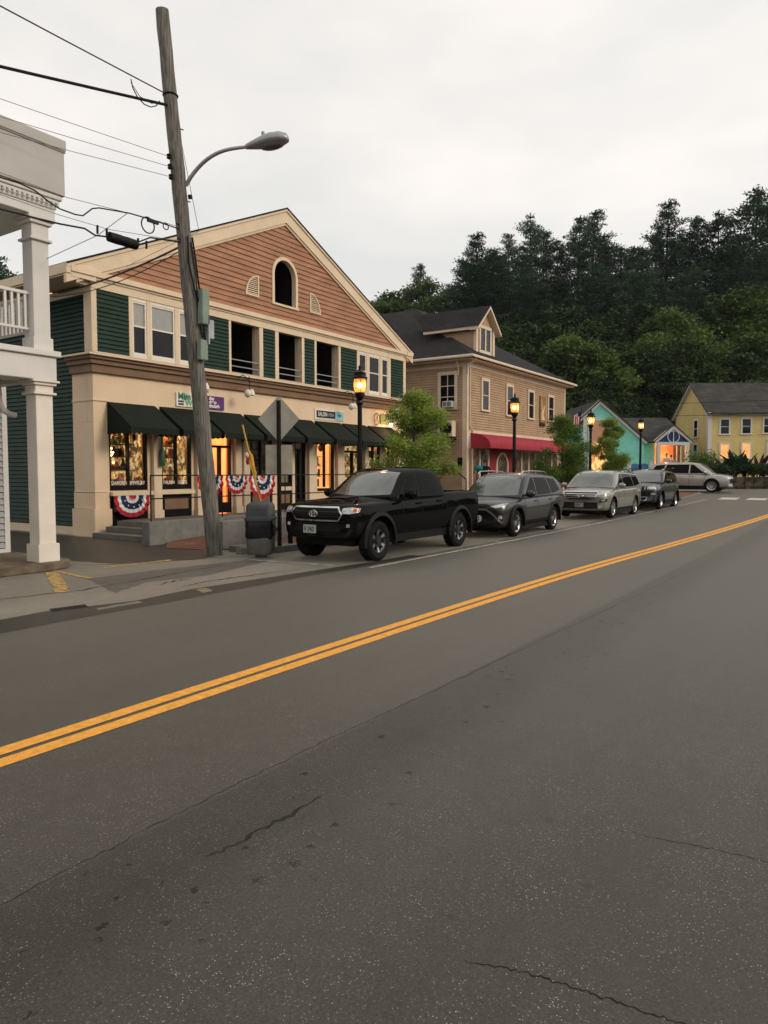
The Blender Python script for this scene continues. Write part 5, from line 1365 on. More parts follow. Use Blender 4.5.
        # arch trims
        for ax in P['axles']:
            if P.get('flare', 0):
                mb = MB(); pts = []
                for k in range(15):
                    a = R(-12) + (math.pi + R(24)) * k / 14; x = ax + (P['arch'] + .005) * math.cos(a); z = P['tyre'] + .01 + (P['arch'] + .005) * math.sin(a); pts.append((x, z))
                out_ = [(ax + (p[0] - ax) * (1 + P['flare'] / P['arch']), P['tyre'] + (p[1] - P['tyre']) * (1 + P['flare'] / P['arch'])) for p in pts]
                y0, y1 = s_ * (W - .06), s_ * (W + .022)
                for i in range(14):
                    a, b, c, d = pts[i], pts[i + 1], out_[i + 1], out_[i]
                    mb.quad((a[0], y1, a[1]), (b[0], y1, b[1]), (c[0], y1 - s_ * .02, c[1]), (d[0], y1 - s_ * .02, d[1])); mb.quad((d[0], y1 - s_ * .02, d[1]), (c[0], y1 - s_ * .02, c[1]), (c[0], y0 - s_ * .06, c[1]), (d[0], y0 - s_ * .06, d[1])); mb.quad((a[0], y1, a[1]), (b[0], y1, b[1]), (b[0], y0, b[1]), (a[0], y0, a[1]))
                mb.build('arch_trim', plastic if P.get('flare_black', 1) else paint, body, fix=False, smooth=True)
    for nm, axis, m, poly, kw in P['details']:
        kw = dict(kw)
        both = kw.pop('both', False)
        decal(poly, axis, m, nm, **kw)
        if both: decal(mir(poly), axis, m, nm, **kw)
    for nm, axis, m, pts, w, both in P.get('lines', []):
        line(pts, axis, w, m, nm, off=.014)
        if both: line(mir(pts), axis, w, m, nm, off=.014)
    # mirrors
    mx, mz = P['mirror']
    for s_ in (-1, 1):
        yy = s_ * (W + .10)
        mb = MB(); mb.blob((mx, yy, mz), .075, .135, .095, 14, 10); mb.tube([(mx + .02, s_ * (W - .12), mz - .05), (mx, yy - s_ * .05, mz - .03)], .03, 8)
        mo = mb.build('wing_mirror', P.get('mirror_m', paint), body, smooth=True)
        g = MB(); g.box(mx - .078, mx - .070, yy - .10, yy + .10, mz - .06, mz + .06); g.build('mirror_glass', car_glass, mo)
    # wheels
    r_t, tw, rr = P['tyre'], P['tw'], P['rim']
    for ax in P['axles']:
        for s_ in (-1, 1):
            yo = s_ * (W - .035)
            mb = MB(); y1, y0 = yo, yo - s_ * tw
            prof = [(rr, .012), (rr + .02, .0), (r_t - .06, -.004), (r_t - .02, .018), (r_t, .045), (r_t, tw - .045), (r_t - .02, tw - .018), (r_t - .06, tw), (rr, tw)]
            mb.lathe([(a, -s_ * b) for a, b in prof], (ax, y1, r_t), 40, 'y'); del mb.f[-2:]; del mb.m[-2:]
            if P.get('knobby'):
                for k in range(40):
                    a = 2 * math.pi * k / 40 + .05
                    for yy0 in (.03, tw - .06):
                        c = Vector((ax + (r_t + .001) * math.cos(a), y1 - s_ * (yy0 + .015), r_t + (r_t + .001) * math.sin(a)))
                        mb.tube([c + Vector((-.006 * math.cos(a), -.02, -.006 * math.sin(a))), c + Vector((-.006 * math.cos(a), .02, -.006 * math.sin(a)))], .014, 4)
            to = mb.build('tyre', rubber, root, smooth=True, sharp=30)
            to.name = 'wheel'
            mb = MB(); mb.mi = P.get('ring_m', 0)
            mb.lathe([(rr + .006, 0), (rr - .004, .010), (rr - .035, .03), (rr - .05, .12)], (ax, y1 - s_ * .01, r_t), 36, 'y') if s_ < 0 else mb.lathe([(rr + .006, 0), (rr - .004, -.010), (rr - .035, -.03), (rr - .05, -.12)], (ax, y1 - s_ * .01, r_t), 36, 'y')
            del mb.f[-2:]; del mb.m[-2:]
            mb.mi = 1; mb.lathe([(.01, 0), (rr - .04, 0), (rr - .04, -.01 * s_)], (ax, y1 - s_ * .11, r_t), 30, 'y')
            ns = P['spokes']; mb.mi = 0
            for k in range(ns):
                a = 2 * math.pi * k / ns + P.get('phase', .3)
                u, v = Vector((math.cos(a), 0, math.sin(a))), Vector((-math.sin(a), 0, math.cos(a)))
                c0 = Vector((ax, y1 - s_ * .045, r_t))
                for (sp_m, w0, w1, r0_, r1_, dd) in P['spoke']:
                    mb.mi = sp_m
                    A = [c0 + u * r0_ + v * w0 * q + Vector((0, s_ * dd, 0)) for q in (-1, 1)] + [c0 + u * r1_ + v * w1 * q + Vector((0, s_ * (dd + .02), 0)) for q in (1, -1)]
                    B = [p - Vector((0, s_ * .035, 0)) for p in A]; i_ = [mb.pt(p) for p in A + B]
                    for f_ in ((0, 1, 2, 3), (7, 6, 5, 4), (0, 4, 5, 1), (1, 5, 6, 2), (2, 6, 7, 3), (3, 7, 4, 0)): mb.face([i_[q] for q in f_])
            mb.mi = P.get('hub_m', 0); mb.lathe([(.01, .0), (.07, .0), (.075, -.03 * s_)], (ax, y1 - s_ * .03, r_t), 16, 'y')
            mb.build('rim', [P.get('rim_m', alloy), dark_alloy], to, smooth=True, sharp=30)
    # underside so nothing shows through, hung low and wide to block light below
    mb = MB(); mb.box(P['axles'][1] + .42, P['axles'][0] - .42, -W + .07, W - .07, P['under'] - .10, P['under'] + .2); mb.box(P['axles'][1] - .55, P['axles'][0] + .48, -W + .32, W - .32, P['under'] - .12, P['under'] + .2); mb.build('underbody', plastic, root)
    for ax in P['axles']:
        mb = MB(); mb.tube([(ax, -W + .25, r_t), (ax, W - .25, r_t)], .06, 8); mb.build('axle', plastic, root)
    return root, decal, line, bvh

def plate(root, fx, z, txt, y=0.0, m=None, side=1):
    fr = Frame((fx, 0, 0), (0, 1, 0), (1, 0, 0))
    mb = MB(); mb.box(fx, fx + .012, y - .155, y + .155, z - .078, z + .078); po = mb.build('number_plate', m or plate_m, root, bevel=.003)
    text_mesh(txt, .125, fr, y - .135, z - .045, .015, .003, 'plate_lettering', mat('plate_ink', (.03, .06, .04), .6, .1, 2), po, sx=.82, bold=.003)

# -- black pickup
black_car = mat('black_car_paint', (0.004, 0.004, 0.0045), 0.25, 0.1, 1, coat=.28, spec=.0)
grey_car = mat('charcoal_car_paint', (0.020, 0.0185, 0.020), 0.3, 0.1, 1, coat=.45, metal=.3)
silver_car = mat('champagne_silver_paint', (0.26, 0.245, 0.215), 0.3, 0.05, 1, coat=.8, metal=.45)
silver2_car = mat('silver_car_paint', (0.36, 0.34, 0.315), 0.3, 0.05, 1, coat=.8, metal=.4)
dgreen_car = mat('dark_suv_paint', (0.012, 0.013, 0.013), 0.28, 0.1, 1, coat=.6, metal=.2)
truck = dict(paint=black_car, w=.935, h=1.80, tyre=.385, tw=.26, rim=.225, arch=.475, axles=(1.62, -1.62), under=.42, cat='pickup truck', flare=.075, knobby=True,
    body=[(2.52, .50, .88, .90, .80, .20), (2.50, .47, .98, 1.00, .84, .20), (2.44, .43, 1.05, 1.09, .88, .19), (2.25, .42, 1.09, 1.15, .915, .12), (1.9, .42, 1.11, 1.19, .93, .04), (1.3, .42, 1.13, 1.22, .935, .0),
          (.95, .42, 1.15, 1.22, .935, 0), (.3, .42, 1.16, 1.2, .935, 0), (-.6, .42, 1.17, 1.2, .935, 0), (-.92, .42, 1.20, 1.21, .935, 0), (-1.0, .42, 1.26, 1.26, .935, 0), (-1.6, .43, 1.27, 1.27, .935, 0), (-2.3, .46, 1.27, 1.27, .93, -.02), (-2.58, .50, 1.26, 1.26, .92, -.04), (-2.62, .52, 1.22, 1.22, .90, -.05)],
    bed=(-2.52, -1.04, .74),
    belt=1.17, wb=.885, wt=.70, cabin=[(1.18, 1.19, .16), (1.02, 1.25, .16), (.55, 1.62, .10), (.28, 1.755, .06), (.0, 1.795, .0), (-.45, 1.80, 0), (-.72, 1.785, 0), (-.86, 1.72, 0), (-.93, 1.50, 0), (-.97, 1.20, 0)],
    side_windows=[[(.72, 1.23), (.62, 1.36), (.28, 1.66), (.10, 1.69), (.10, 1.23)], [(.03, 1.23), (.03, 1.69), (-.62, 1.68), (-.80, 1.27), (-.76, 1.23)]],
    windscreen=[(-.70, 1.25), (-.56, 1.69), (0, 1.73), (.56, 1.69), (.70, 1.25), (0, 1.22)], rear_window=[(-.5, 1.3), (-.5, 1.62), (.5, 1.62), (.5, 1.3)],
    seams=[[(.82, 1.15), (.84, .55)], [(.06, 1.2), (.06, .5)], [(-.80, 1.22), (-.78, .9), (-.70, .7)], [(-.97, 1.24), (-.97, .5)], [(.84, .55), (.06, .5)], [(1.1, 1.13), (1.0, 1.0), (1.0, .55)]],
    handles=[(.20, 1.06), (-.66, 1.08)], mirror=(.72, 1.26), spokes=6, spoke=[(1, .05, .045, .05, .215, -.01), (0, .014, .036, .13, .215, .004)], hub_m=1, ring_m=1, rim_m=alloy, phase=.52,
    cladding=[],
    details=[
        ('grille', 'x+', plastic, [(-.50, .80), (-.59, .92), (-.50, 1.035), (.50, 1.035), (.59, .92), (.50, .80)], dict(rings_=5, sub=5, off=.010)),
        ('lower_grille', 'x+', plastic, [(-.56, .60), (-.50, .755), (.50, .755), (.56, .60)], dict(rings_=4, sub=4, off=.008)),
        ('headlight', 'x+', lens_glass, [(.60, .94), (.61, 1.035), (.76, 1.05), (.86, 1.03), (.86, .955), (.74, .925)], dict(both=True, rings_=4, sub=4, off=.012, depth=.05)),
        ('turn_signal', 'x+', amber, [(.80, .965), (.80, 1.025), (.855, 1.02), (.855, .965)], dict(both=True, rings_=2, sub=3, off=.018)),
        ('fog_light', 'x+', lens_glass, [(.68, .68), (.68, .74), (.745, .74), (.745, .68)], dict(both=True, rings_=2, sub=3, off=.014)),
        ('hood_scoop', 'z', plastic, [(1.35, -.20), (1.80, -.22), (1.80, .22), (1.35, .20)], dict(rings_=3, sub=4, off=.020, depth=.04)),
        ('tail_light', 'x-', red_lens, [(.76, .88), (.76, 1.20), (.90, 1.20), (.90, .88)], dict(both=True, rings_=3, sub=4, off=.012)),
        ('roof_lights', 'x+', plastic, [(-.2, 1.77), (-.2, 1.785), (.2, 1.785), (.2, 1.77)], dict(rings_=1, sub=2)),
    ],
    lines=[('grille_chrome', 'x+', chrome, [(-.50, .795), (-.605, .92), (-.51, 1.05), (.51, 1.05), (.605, .92), (.50, .795), (-.50, .795)], .030, False),
           ('grille_bar', 'x+', dark_alloy, [(-.56, .965), (.56, .965)], .022, False), ('grille_bar', 'x+', dark_alloy, [(-.56, .875), (.56, .875)], .022, False), ('grille_bar', 'x+', dark_alloy, [(-.58, .92), (.58, .92)], .018, False),
           ('headlight_trim', 'x+', chrome, [(.64, .945), (.85, .975)], .014, True)])
tr, decal, line, bvh = make_car('pickup_truck', 'black four door pickup truck parked nearest along the kerb beside the bin', truck)
body = [c for c in tr.children if c.name.startswith('body')][0]
fxp = bvh.ray_cast(Vector((4, -.18, .62)), Vector((-1, 0, 0)))[0].x
plate(tr, fxp + .03, .63, 'V 743', -.12)
ex = bvh.ray_cast(Vector((4, 0, .93)), Vector((-1, 0, 0)))[0].x + .022
mb = MB()
for (ry_, rz_, cz) in ((.095, .062, .925), (.036, .062, .925), (.062, .028, .955)): mb.tube([(ex, ry_ * math.cos(2 * math.pi * k / 24), cz + rz_ * math.sin(2 * math.pi * k / 24)) for k in range(25)], .009, 6)
mb.build('front_emblem', chrome, body, smooth=True)
mb = MB(); mb.box(-2.80, -2.60, -.88, .88, .50, .66); mb.build('rear_bumper', chrome, tr, bevel=.03)
text_mesh('TRD', .07, Frame((0, -.940, 0), (-1, 0, 0), (0, -1, 0)), .48 * -1, .86, .004, .004, 'door_lettering', alloy, body) if False else None
tr.location = (12.93, 8.62, G(12.9)); tr.rotation_euler = (0, 0, math.pi)

# -- SUVs
def suv(L, w, h, wbse, front_over, hood, belt, roof_r, **kw):
    """station tables for a five door SUV, origin mid wheelbase"""
    a0, a1 = wbse / 2, -wbse / 2; xf = a0 + front_over; xr = xf - L; W = w / 2
    body = [(xf, .36, .66, .68, W * .82, .22), (xf - .02, .30, .80, .83, W * .87, .22), (xf - .09, .26, hood - .11, hood - .06, W * .92, .21), (xf - .30, .24, hood - .05, hood + .01, W * .965, .13), (xf - .70, .24, hood, hood + .06, W * .99, .04),
            (a0 - .25, .24, hood + .03, hood + .10, W, 0), (a0 - .6, .24, belt - .03, hood + .1, W, 0), (.1, .24, belt - .015, belt, W * .995, 0), (a1 + .3, .25, belt + .01, belt + .02, W, 0), (a1 - .3, .27, belt + .03, belt + .04, W, 0), (xr + .22, .30, belt + .03, belt + .04, W * .96, -.05), (xr + .05, .36, belt - .02, belt, W * .90, -.12), (xr, .45, belt - .2, belt - .18, W * .86, -.15)]
    xw = a0 - .22 + kw.pop('cabfwd', 0)
    cab = [(xw + .14, hood + .07, .18), (xw, hood + .12, .18), (xw - .42, h - .24, .12), (xw - .72, h - .075, .08), (xw - 1.05, h - .015, .04), (-.2, h, 0), (-.9, h - .012, 0), (xr + .62, h - .05, -.02), (xr + .34, h - .13, -.05), (xr + .18, h - .38, -.06), (xr + .10, belt + .03, -.08)]
    d = dict(w=W, h=h, axles=(a0, a1), body=body, cabin=cab, belt=belt, wb=W * .945, wt=W * roof_r, under=.26, tw=.22)
    zt, zb_ = h - .125, belt + .04
    d['side_windows'] = [[(xw - .36, zb_), (xw - .52, zb_ + .12), (xw - .98, zt - .02), (xw - 1.14, zt), (xw - 1.16, zb_)], [(xw - 1.23, zb_), (xw - 1.21, zt), (a1 + .38, zt - .01), (a1 + .16, zb_ + .02)], [(a1 + .08, zb_ + .02), (a1 + .30, zt - .015), (xr + .72, zt - .05), (xr + .46, zb_ + .10)]]
    tw_ = W * roof_r
    d['windscreen'] = [(-W * .82, hood + .13), (-tw_ * .90, h - .12), (0, h - .085), (tw_ * .90, h - .12), (W * .82, hood + .13), (0, hood + .10)]
    d['rear_window'] = [(-tw_ * .8, belt + .12), (-tw_ * .75, h - .16), (tw_ * .75, h - .16), (tw_ * .8, belt + .12)]
    d['seams'] = [[(xw - .30, belt - .02), (a0 - .52, .34)], [(xw - 1.19, belt), (xw - 1.19, .34)], [(a1 + .14, belt), (a1 + .30, .75), (a1 + .46, .45)], [(a0 - .52, .34), (a1 + .46, .34)]]
    d['handles'] = [(xw - 1.05, belt - .12), (a1 + .30, belt - .10)]
    d['mirror'] = (xw - .34, belt + .09)
    d.update(kw); d['xf'] = xf; d['xr'] = xr; return d
def add_roof_rails(root, d, m):
    for s_ in (-1, 1):
        mb = MB(); y = s_ * d['wt'] * .93; h = d['h']; mb.tube([(.55, y, h - .04), (.4, y, h + .035), (-.3, y, h + .05), (-1.1, y, h + .03), (-1.35, y, h - .05)], .018, 6); mb.build('roof_rail', m, root, smooth=True)

# second in the row: charcoal SUV with the split wing front
d = suv(4.60, 1.84, 1.67, 2.66, .93, .95, 1.02, .76, paint=grey_car, tyre=.355, rim=.235, arch=.415, flare=.06, spokes=5, spoke=[(0, .030, .055, .05, .235, 0), (1, .012, .02, .06, .22, .012)],
    cladding=[[(.88, .27), (.88, .40), (-.88, .42), (-.88, .29)]],
    details=[('headlight', 'x+', lens_glass, [(.52, .82), (.66, .77), (.86, .82), (.88, .90), (.74, .88)], dict(both=True, rings_=3, sub=4, off=.012)),
             ('upper_grille', 'x+', plastic, [(-.52, .82), (-.4, .875), (.4, .875), (.52, .82), (.40, .78), (-.40, .78)], dict(rings_=4, sub=4, off=.008)),
             ('lower_grille', 'x+', plastic, [(-.50, .40), (-.62, .55), (-.42, .72), (.42, .72), (.62, .55), (.50, .40)], dict(rings_=4, sub=5, off=.008)),
             ('bumper_guard', 'x+', plastic, [(-.80, .32), (-.72, .42), (.72, .42), (.80, .32), (.6, .29), (-.6, .29)], dict(rings_=3, sub=5, off=.02)),
             ('fog_light', 'x+', lens_glass, [(.72, .50), (.72, .58), (.80, .58), (.80, .50)], dict(both=True, rings_=2, sub=3, off=.012))],
    lines=[('grille_bar', 'x+', silver_car, [(-.80, .40), (-.56, .62), (-.42, .735), (.42, .735), (.56, .62), (.80, .40)], .045, False), ('grille_bar', 'x+', chrome, [(-.14, .835), (.14, .835)], .05, False)])
root, *_ = make_car('parked_car', 'charcoal grey SUV with slim white headlights parked directly behind the pickup', d)
add_roof_rails(root, d, alloy); root.location = (18.85, 8.50, G(18.8)); root.rotation_euler = (0, 0, math.pi)

# third: champagne SUV
d = suv(4.90, 1.885, 1.69, 2.80, .93, .99, 1.05, .76, cabfwd=.10, paint=silver_car, tyre=.36, rim=.245, arch=.41, spokes=5, spoke=[(0, .05, .03, .05, .24, 0), (0, .014, .05, .12, .24, .006)], phase=.1,
    cladding=[[(.93, .25), (.93, .36), (-.93, .38), (-.93, .27)]],
    details=[('grille', 'x+', dark_alloy, [(-.50, .70), (-.60, .88), (-.56, .92), (.56, .92), (.60, .88), (.50, .70), (.36, .645), (-.36, .645)], dict(rings_=5, sub=4, off=.008)),
             ('lower_grille', 'x+', plastic, [(-.62, .34), (-.58, .56), (.58, .56), (.62, .34)], dict(rings_=4, sub=4, off=.008)),
             ('headlight', 'x+', lens_glass, [(.60, .80), (.62, .90), (.80, .97), (.90, .97), (.86, .86)], dict(both=True, rings_=4, sub=4, off=.012)),
             ('fog_lamp_housing', 'x+', plastic, [(.62, .56), (.70, .66), (.88, .68), (.86, .58)], dict(both=True, rings_=3, sub=4, off=.008)),
             ('fog_light', 'x+', lens_glass, [(.70, .60), (.72, .65), (.83, .66), (.82, .60)], dict(both=True, rings_=2, sub=3, off=.018))],
    lines=[('grille_bar', 'x+', chrome, [(-.50, .70), (-.60, .88), (-.56, .93), (.56, .93), (.60, .88), (.50, .70)], .03, False), ('grille_bar', 'x+', chrome, [(-.55, .85), (.55, .85)], .02, False), ('grille_bar', 'x+', chrome, [(-.53, .78), (.53, .78)], .02, False), ('grille_bar', 'x+', chrome, [(-.5, .72), (.5, .72)], .02, False)])
root, dc, ln, bv = make_car('parked_car', 'champagne silver SUV with chrome barred grille parked third in the row', d)
plate(root, d['xf'] + .0, .47, '275', 0, m=mat('dusky_plate', (.25, .27, .28), .5, .1, 6)); mb = MB(); mb.tube([(d['xf'] + .006, .085 * math.cos(2 * math.pi * k / 20), .80 + .045 * math.sin(2 * math.pi * k / 20)) for k in range(21)], .008, 5); mb.tube([(d['xf'] + .006, -.03, .84), (d['xf'] + .006, -.02, .76)], .008, 5); mb.tube([(d['xf'] + .006, .03, .84), (d['xf'] + .006, .02, .76)], .008, 5); mb.tube([(d['xf'] + .006, -.03, .80), (d['xf'] + .006, .03, .80)], .008, 5); mb.build('front_emblem', chrome, root)
add_roof_rails(root, d, plastic); root.location = (26.55, 8.25, G(26.3)); root.rotation_euler = (R(0), R(-.6), math.pi)

# fourth: dark compact SUV, upright front
d = suv(4.40, 1.82, 1.64, 2.64, .86, 1.0, 1.06, .77, paint=dgreen_car, tyre=.35, rim=.235, arch=.42, flare=.05, spokes=5, spoke=[(0, .035, .03, .05, .235, 0)], phase=.5,
    cladding=[[(.88, .26), (.88, .38), (-.88, .40), (-.88, .28)]],
    details=[('headlight', 'x+', lens_glass, [(.50, .82), (.50, .91), (.84, .93), (.86, .84), (.70, .80)], dict(both=True, rings_=3, sub=4, off=.012)),
             ('grille', 'x+', plastic, [(-.50, .80), (-.50, .91), (.50, .91), (.50, .80)], dict(rings_=4, sub=4, off=.008)),
             ('lower_grille', 'x+', plastic, [(-.42, .34), (-.52, .55), (.52, .55), (.42, .34)], dict(rings_=4, sub=4, off=.008)),
             ('fog_light', 'x+', lens_glass, [(.64, .58), (.64, .66), (.80, .67), (.80, .59)], dict(both=True, rings_=2, sub=3, off=.014))],
    lines=[('grille_bar', 'x+', chrome, [(x, .80), (x, .91)], .02, False) for x in (-.42, -.28, -.14, 0, .14, .28, .42)] + [('grille_bar', 'x+', alloy, [(-.46, .36), (-.5, .50), (.5, .50), (.46, .36), (-.46, .36)], .03, False)])
root, dc, ln, bv = make_car('parked_car', 'small dark SUV with upright slotted grille parked last in the row', d)
add_roof_rails(root, d, plastic); root.location = (31.75, 7.85, G(31.5)); root.rotation_euler = (0, R(-1), math.pi)

# fifth: silver wagon crossing the end of the street
d = suv(4.75, 1.93, 1.70, 2.80, 1.0, .97, 1.03, .74, cabfwd=.22, paint=silver2_car, tyre=.37, rim=.25, arch=.42, spokes=10, spoke=[(0, .018, .026, .05, .25, 0)],
    cladding=[[(.97, .25), (.97, .36), (-.97, .38), (-.97, .27)]],
    details=[('headlight', 'x+', lens_glass, [(.60, .72), (.58, .80), (.80, .90), (.90, .90), (.88, .78)], dict(both=True, rings_=4, sub=4, off=.012)),
             ('grille', 'x+', plastic, [(-.45, .50), (-.55, .75), (.55, .75), (.45, .50)], dict(rings_=4, sub=4, off=.008)),
             ('tail_light', 'x-', red_lens, [(.6, .90), (.6, 1.0), (.85, 1.0), (.85, .88)], dict(both=True, rings_=3, sub=3, off=.01))])
root, dc, ln, bv = make_car('wagon_car', 'pale silver wagon seen from the side crossing the end of the street', d, group=None)
root['category'] = 'car'
root.location = (44.7, 8.75, G(45)); root.rotation_euler = (0, 0, R(-90))
# ---------------------------------------------------------------- utility pole with street light and wires
PY = 11.09
pole_m = mat('weathered_pole_wood', (0.10, 0.090, 0.075), 0.9, 0.35, 9.0, 0.8, 30, sstretch=(5, 5, .16), detail=10, col2=(0.21, 0.195, 0.172))
metal_g = mat('galvanised', (0.32, 0.33, 0.34), 0.4, 0.12, 4, metal=.5)
pbx = mat('pale_green_box', (0.22, 0.28, 0.225), 0.55, 0.10, 4)
def pole_x(z): return 10.25 + (9.12 - 10.25) * z / 10.3
up_ = thing('utility_pole', (10.25, PY, 0), 'leaning weathered wooden utility pole with cobra head street light arm', 'utility pole')
mb = MB(); r_ = random.Random(2)
zs_ = [-.2 + k * .347 for k in range(31)]
mb.tube([(pole_x(z) + r_.uniform(-.006, .006), PY + r_.uniform(-.006, .006), z) for z in zs_], [.165 - .045 * z / 10.3 + r_.uniform(-.004, .004) for z in zs_], 20)
mb.build('pole_shaft', pole_m, up_, smooth=True)
arm = MB(); L0 = Vector((pole_x(7.2) + .1, PY - .08, 7.16)); L1 = Vector((9.98, 9.8, 7.74))
ctrl = [L0 + (L1 - L0) * t + Vector((0, 0, .24 * math.sin(math.pi * t ** .8))) for t in [k / 14 for k in range(15)]]
arm.tube(ctrl, [.04 - .01 * k / 14 for k in range(15)], 10)
arm.build('street_light_arm', metal_g, up_, smooth=True)
ax_ = Vector((L1.x - L0.x, L1.y - L0.y, .10)).normalized()
# where the lamp head sits: it reaches out over the road
mb = MB(); side = ax_.cross(Vector((0, 0, 1))).normalized(); upv = side.cross(ax_)
fh_ = lambda p: L1 + ax_ * p[0] + side * p[1] + upv * p[2]
mb.fr = fh_
sec = [(-.02, .05, .05, -.04), (.12, .10, .08, -.06), (.30, .16, .115, -.08), (.50, .19, .15, -.09), (.68, .17, .14, -.085), (.80, .10, .09, -.06), (.83, .04, .03, -.03)]
rings = []
for (t, w, hu, hd) in sec:
    ring = []
    for k in range(16):
        a = 2 * math.pi * k / 16; y = w * math.cos(a); z = (hu if math.sin(a) > 0 else -hd * -1 * 1) * 0
        z = hu * math.sin(a) if math.sin(a) > 0 else -hd * math.sin(a) * -1
        z = hu * math.sin(a) if math.sin(a) > 0 else abs(hd) * math.sin(a)
        ring.append(mb.pt((t, y, z)))
    rings.append(ring)
for i in range(len(rings) - 1):
    for j in range(16): mb.face((rings[i][j], rings[i][(j + 1) % 16], rings[i + 1][(j + 1) % 16], rings[i + 1][j]))
mb.face(rings[0]); mb.face(rings[-1][::-1])
ho = mb.build('street_light_head', metal_g, up_, smooth=True)
mb = MB(fh_); mb.blob((.50, 0, -.075), .24, .13, .065, 16, 8); mb.build('lens', mat('dull_lens', (.16, .15, .16), .3, .1, 8), ho, smooth=True)
mb = MB(fh_); mb.lathe([(.03, .13), (.035, .20), (.02, .215)], (.34, 0, 0), 10); mb.build('photocell', metal_g, ho)
def px_(z): return pole_x(z)
for (z, dx, dy, w, h, d, nm, m) in ((4.93, .12, -.20, .095, .62, .10, 'meter_cabinet', pbx), (4.10, .00, -.20, .10, .34, .07, 'junction_box', pbx)):
    mb = MB(); x = px_(z) + dx; mb.box(x - w, x + w, PY + dy - d, PY + dy + .04, z - h / 2 - .05, z + h / 2); mb.build(nm, m, up_, bevel=.012)
mb = MB(); x = px_(4.5) + .22; mb.box(x - .07, x + .07, PY - .28, PY - .2, 4.32, 4.68); mb.box(x - .09, x - .06, PY - .3, PY - .22, 4.2, 4.75); mb.build('switch_plate', metal_g, up_)
mb = MB()
mb.tube([(px_(8.75) + .14, PY, 8.75)] + [(px_(8.72) + .135 * math.cos(a), PY + .135 * math.sin(a), 8.74) for a in [2 * math.pi * k / 16 for k in range(17)]], .014, 6)
for z in (7.6, 7.42, 7.24):
    mb.lathe([(.02, -.05), (.045, -.03), (.03, 0), (.045, .03), (.02, .05)], (px_(z) - .20, PY - .02, z), 10); mb.tube([(px_(z) - .22, PY, z), (px_(z), PY, z)], .012, 5)
mb.tube([(px_(7) + .14, PY - .12, 7.0), (px_(6.9) + .14, PY - .12, 6.93)], .04, 8)
for (z, s_) in ((6.4, -1), (6.13, -1), (6.05, 1), (3.3, 1), (8.2, 1), (6.9, 1)): mb.tube([(px_(z), PY, z), (px_(z) + .2 * s_, PY - .05, z)], .012, 5)
mb.build('pole_hardware', black_metal, up_, smooth=True)
mb = MB()
def pz(pts, r): mb.tube([(px_(z) + dx, PY - dy, z) for dx, dy, z in pts], r, 6)
pz([(.06, .16, 6.2), (.10, .15, 5.8), (.14, .13, 5.35), (.16, .14, 5.0)], .018)
pz([(-.05, .16, 6.2), (-.08, .15, 5.7), (-.02, .18, 5.2), (.08, .2, 4.9), (.1, .2, 4.2), (.02, .2, 3.9)], .016)
pz([(.02, .16, 6.1), (.05, .17, 5.5), (.03, .17, 4.8), (.06, .17, 4.4), (.16, .17, 4.3)], .014)
mb.build('riser_cable', black_metal, up_, smooth=True)

def catenary(a, b, sag, n=16):
    a, b = Vector(a), Vector(b)
    return [a.lerp(b, k / n) - Vector((0, 0, sag * 4 * (k / n) * (1 - k / n))) for k in range(n + 1)]
def ray_pt(px, py, D):
    return Vector((0, 0, CAM_H)) + (fwd + RT * ((px - 384) / 720.0) + up * ((512 - py) / 720.0)) * D
wire_m = mat('wire_black', (0.02, 0.02, 0.02), 0.5, 0.1, 3); wire_g = mat('wire_grey', (0.16, 0.16, 0.16), 0.5, 0.1, 3)
def wire(pts, r, label, m=wire_m, group='overhead wires'):
    mb = MB(); mb.tube(pts, r, 6); return tag(mb.build('overhead_wire', m, smooth=True), label, 'wire', group)
A = lambda z, dx=-.1: (px_(z) + dx, PY - .02, z)
# the next pole of the line stands behind the camera to the left
wire(catenary(A(8.72), (-25, 10.6, 9.3), .30), .011, 'topmost thin overhead wire running left from the pole')
wire(catenary(A(8.53), (-8.0, 16.5, 7.3), .12), .026, 'thick twisted overhead cable second from the top of the pole')
wire(catenary(A(7.6, -.2), (-18, 14.5, 7.75), .25), .005, 'upper of three thin service wires left of the pole', wire_g)
wire(catenary(A(7.42, -.2), (-18, 15.6, 7.55), .35), .005, 'middle of three thin service wires left of the pole', wire_g)
wire(catenary(A(7.24, -.2), (-18, 16.4, 7.45), .45), .005, 'lowest of three thin service wires left of the pole', wire_g)
wire([A(6.33), (8.71, 11, 6.29), (8.28, 11, 6.27), (8.0, 11, 6.23), (7.66, 11, 6.18), (7.53, 11, 6.13), (7.35, 11, 5.96), (7.21, 11, 5.94), (6.94, 11, 5.95), (6.77, 11, 6.0), (6.52, 11, 6.11), (6.28, 11, 6.14), (5.98, 11, 6.13), (4.5, 11, 6.14), (-20, 10.6, 6.9)], .012, 'looping telephone wire in front of the white porch roof')
wire([A(6.37), (8.28, 11, 6.27), (7.05, 11, 6.17), (-20, 10.8, 6.9)], .005, 'thin messenger wire above the looping telephone wire', wire_g)
wire([A(6.09), (8.7, 11, 5.96), (8.42, 11, 5.80), (7.82, 11, 5.74), (7.57, 11, 5.70), (7.38, 11, 5.76), (6.93, 11, 5.71), (6.6, 11, 5.69), (5.96, 11, 5.66), (-20, 10.6, 6.3)], .015, 'black trunk cable carrying the splice case')
wire([A(6.11), (7.83, 11, 5.87), (6.94, 11, 5.85), (-20, 10.8, 6.5)], .005, 'thin strand just above the black trunk cable', wire_g)
wire([(8.24, 11.0, 6.27), (7.9, 11.4, 5.86), (7.05, 11.6, 5.28)], .006, 'thin wire slanting down behind the white porch', wire_g)
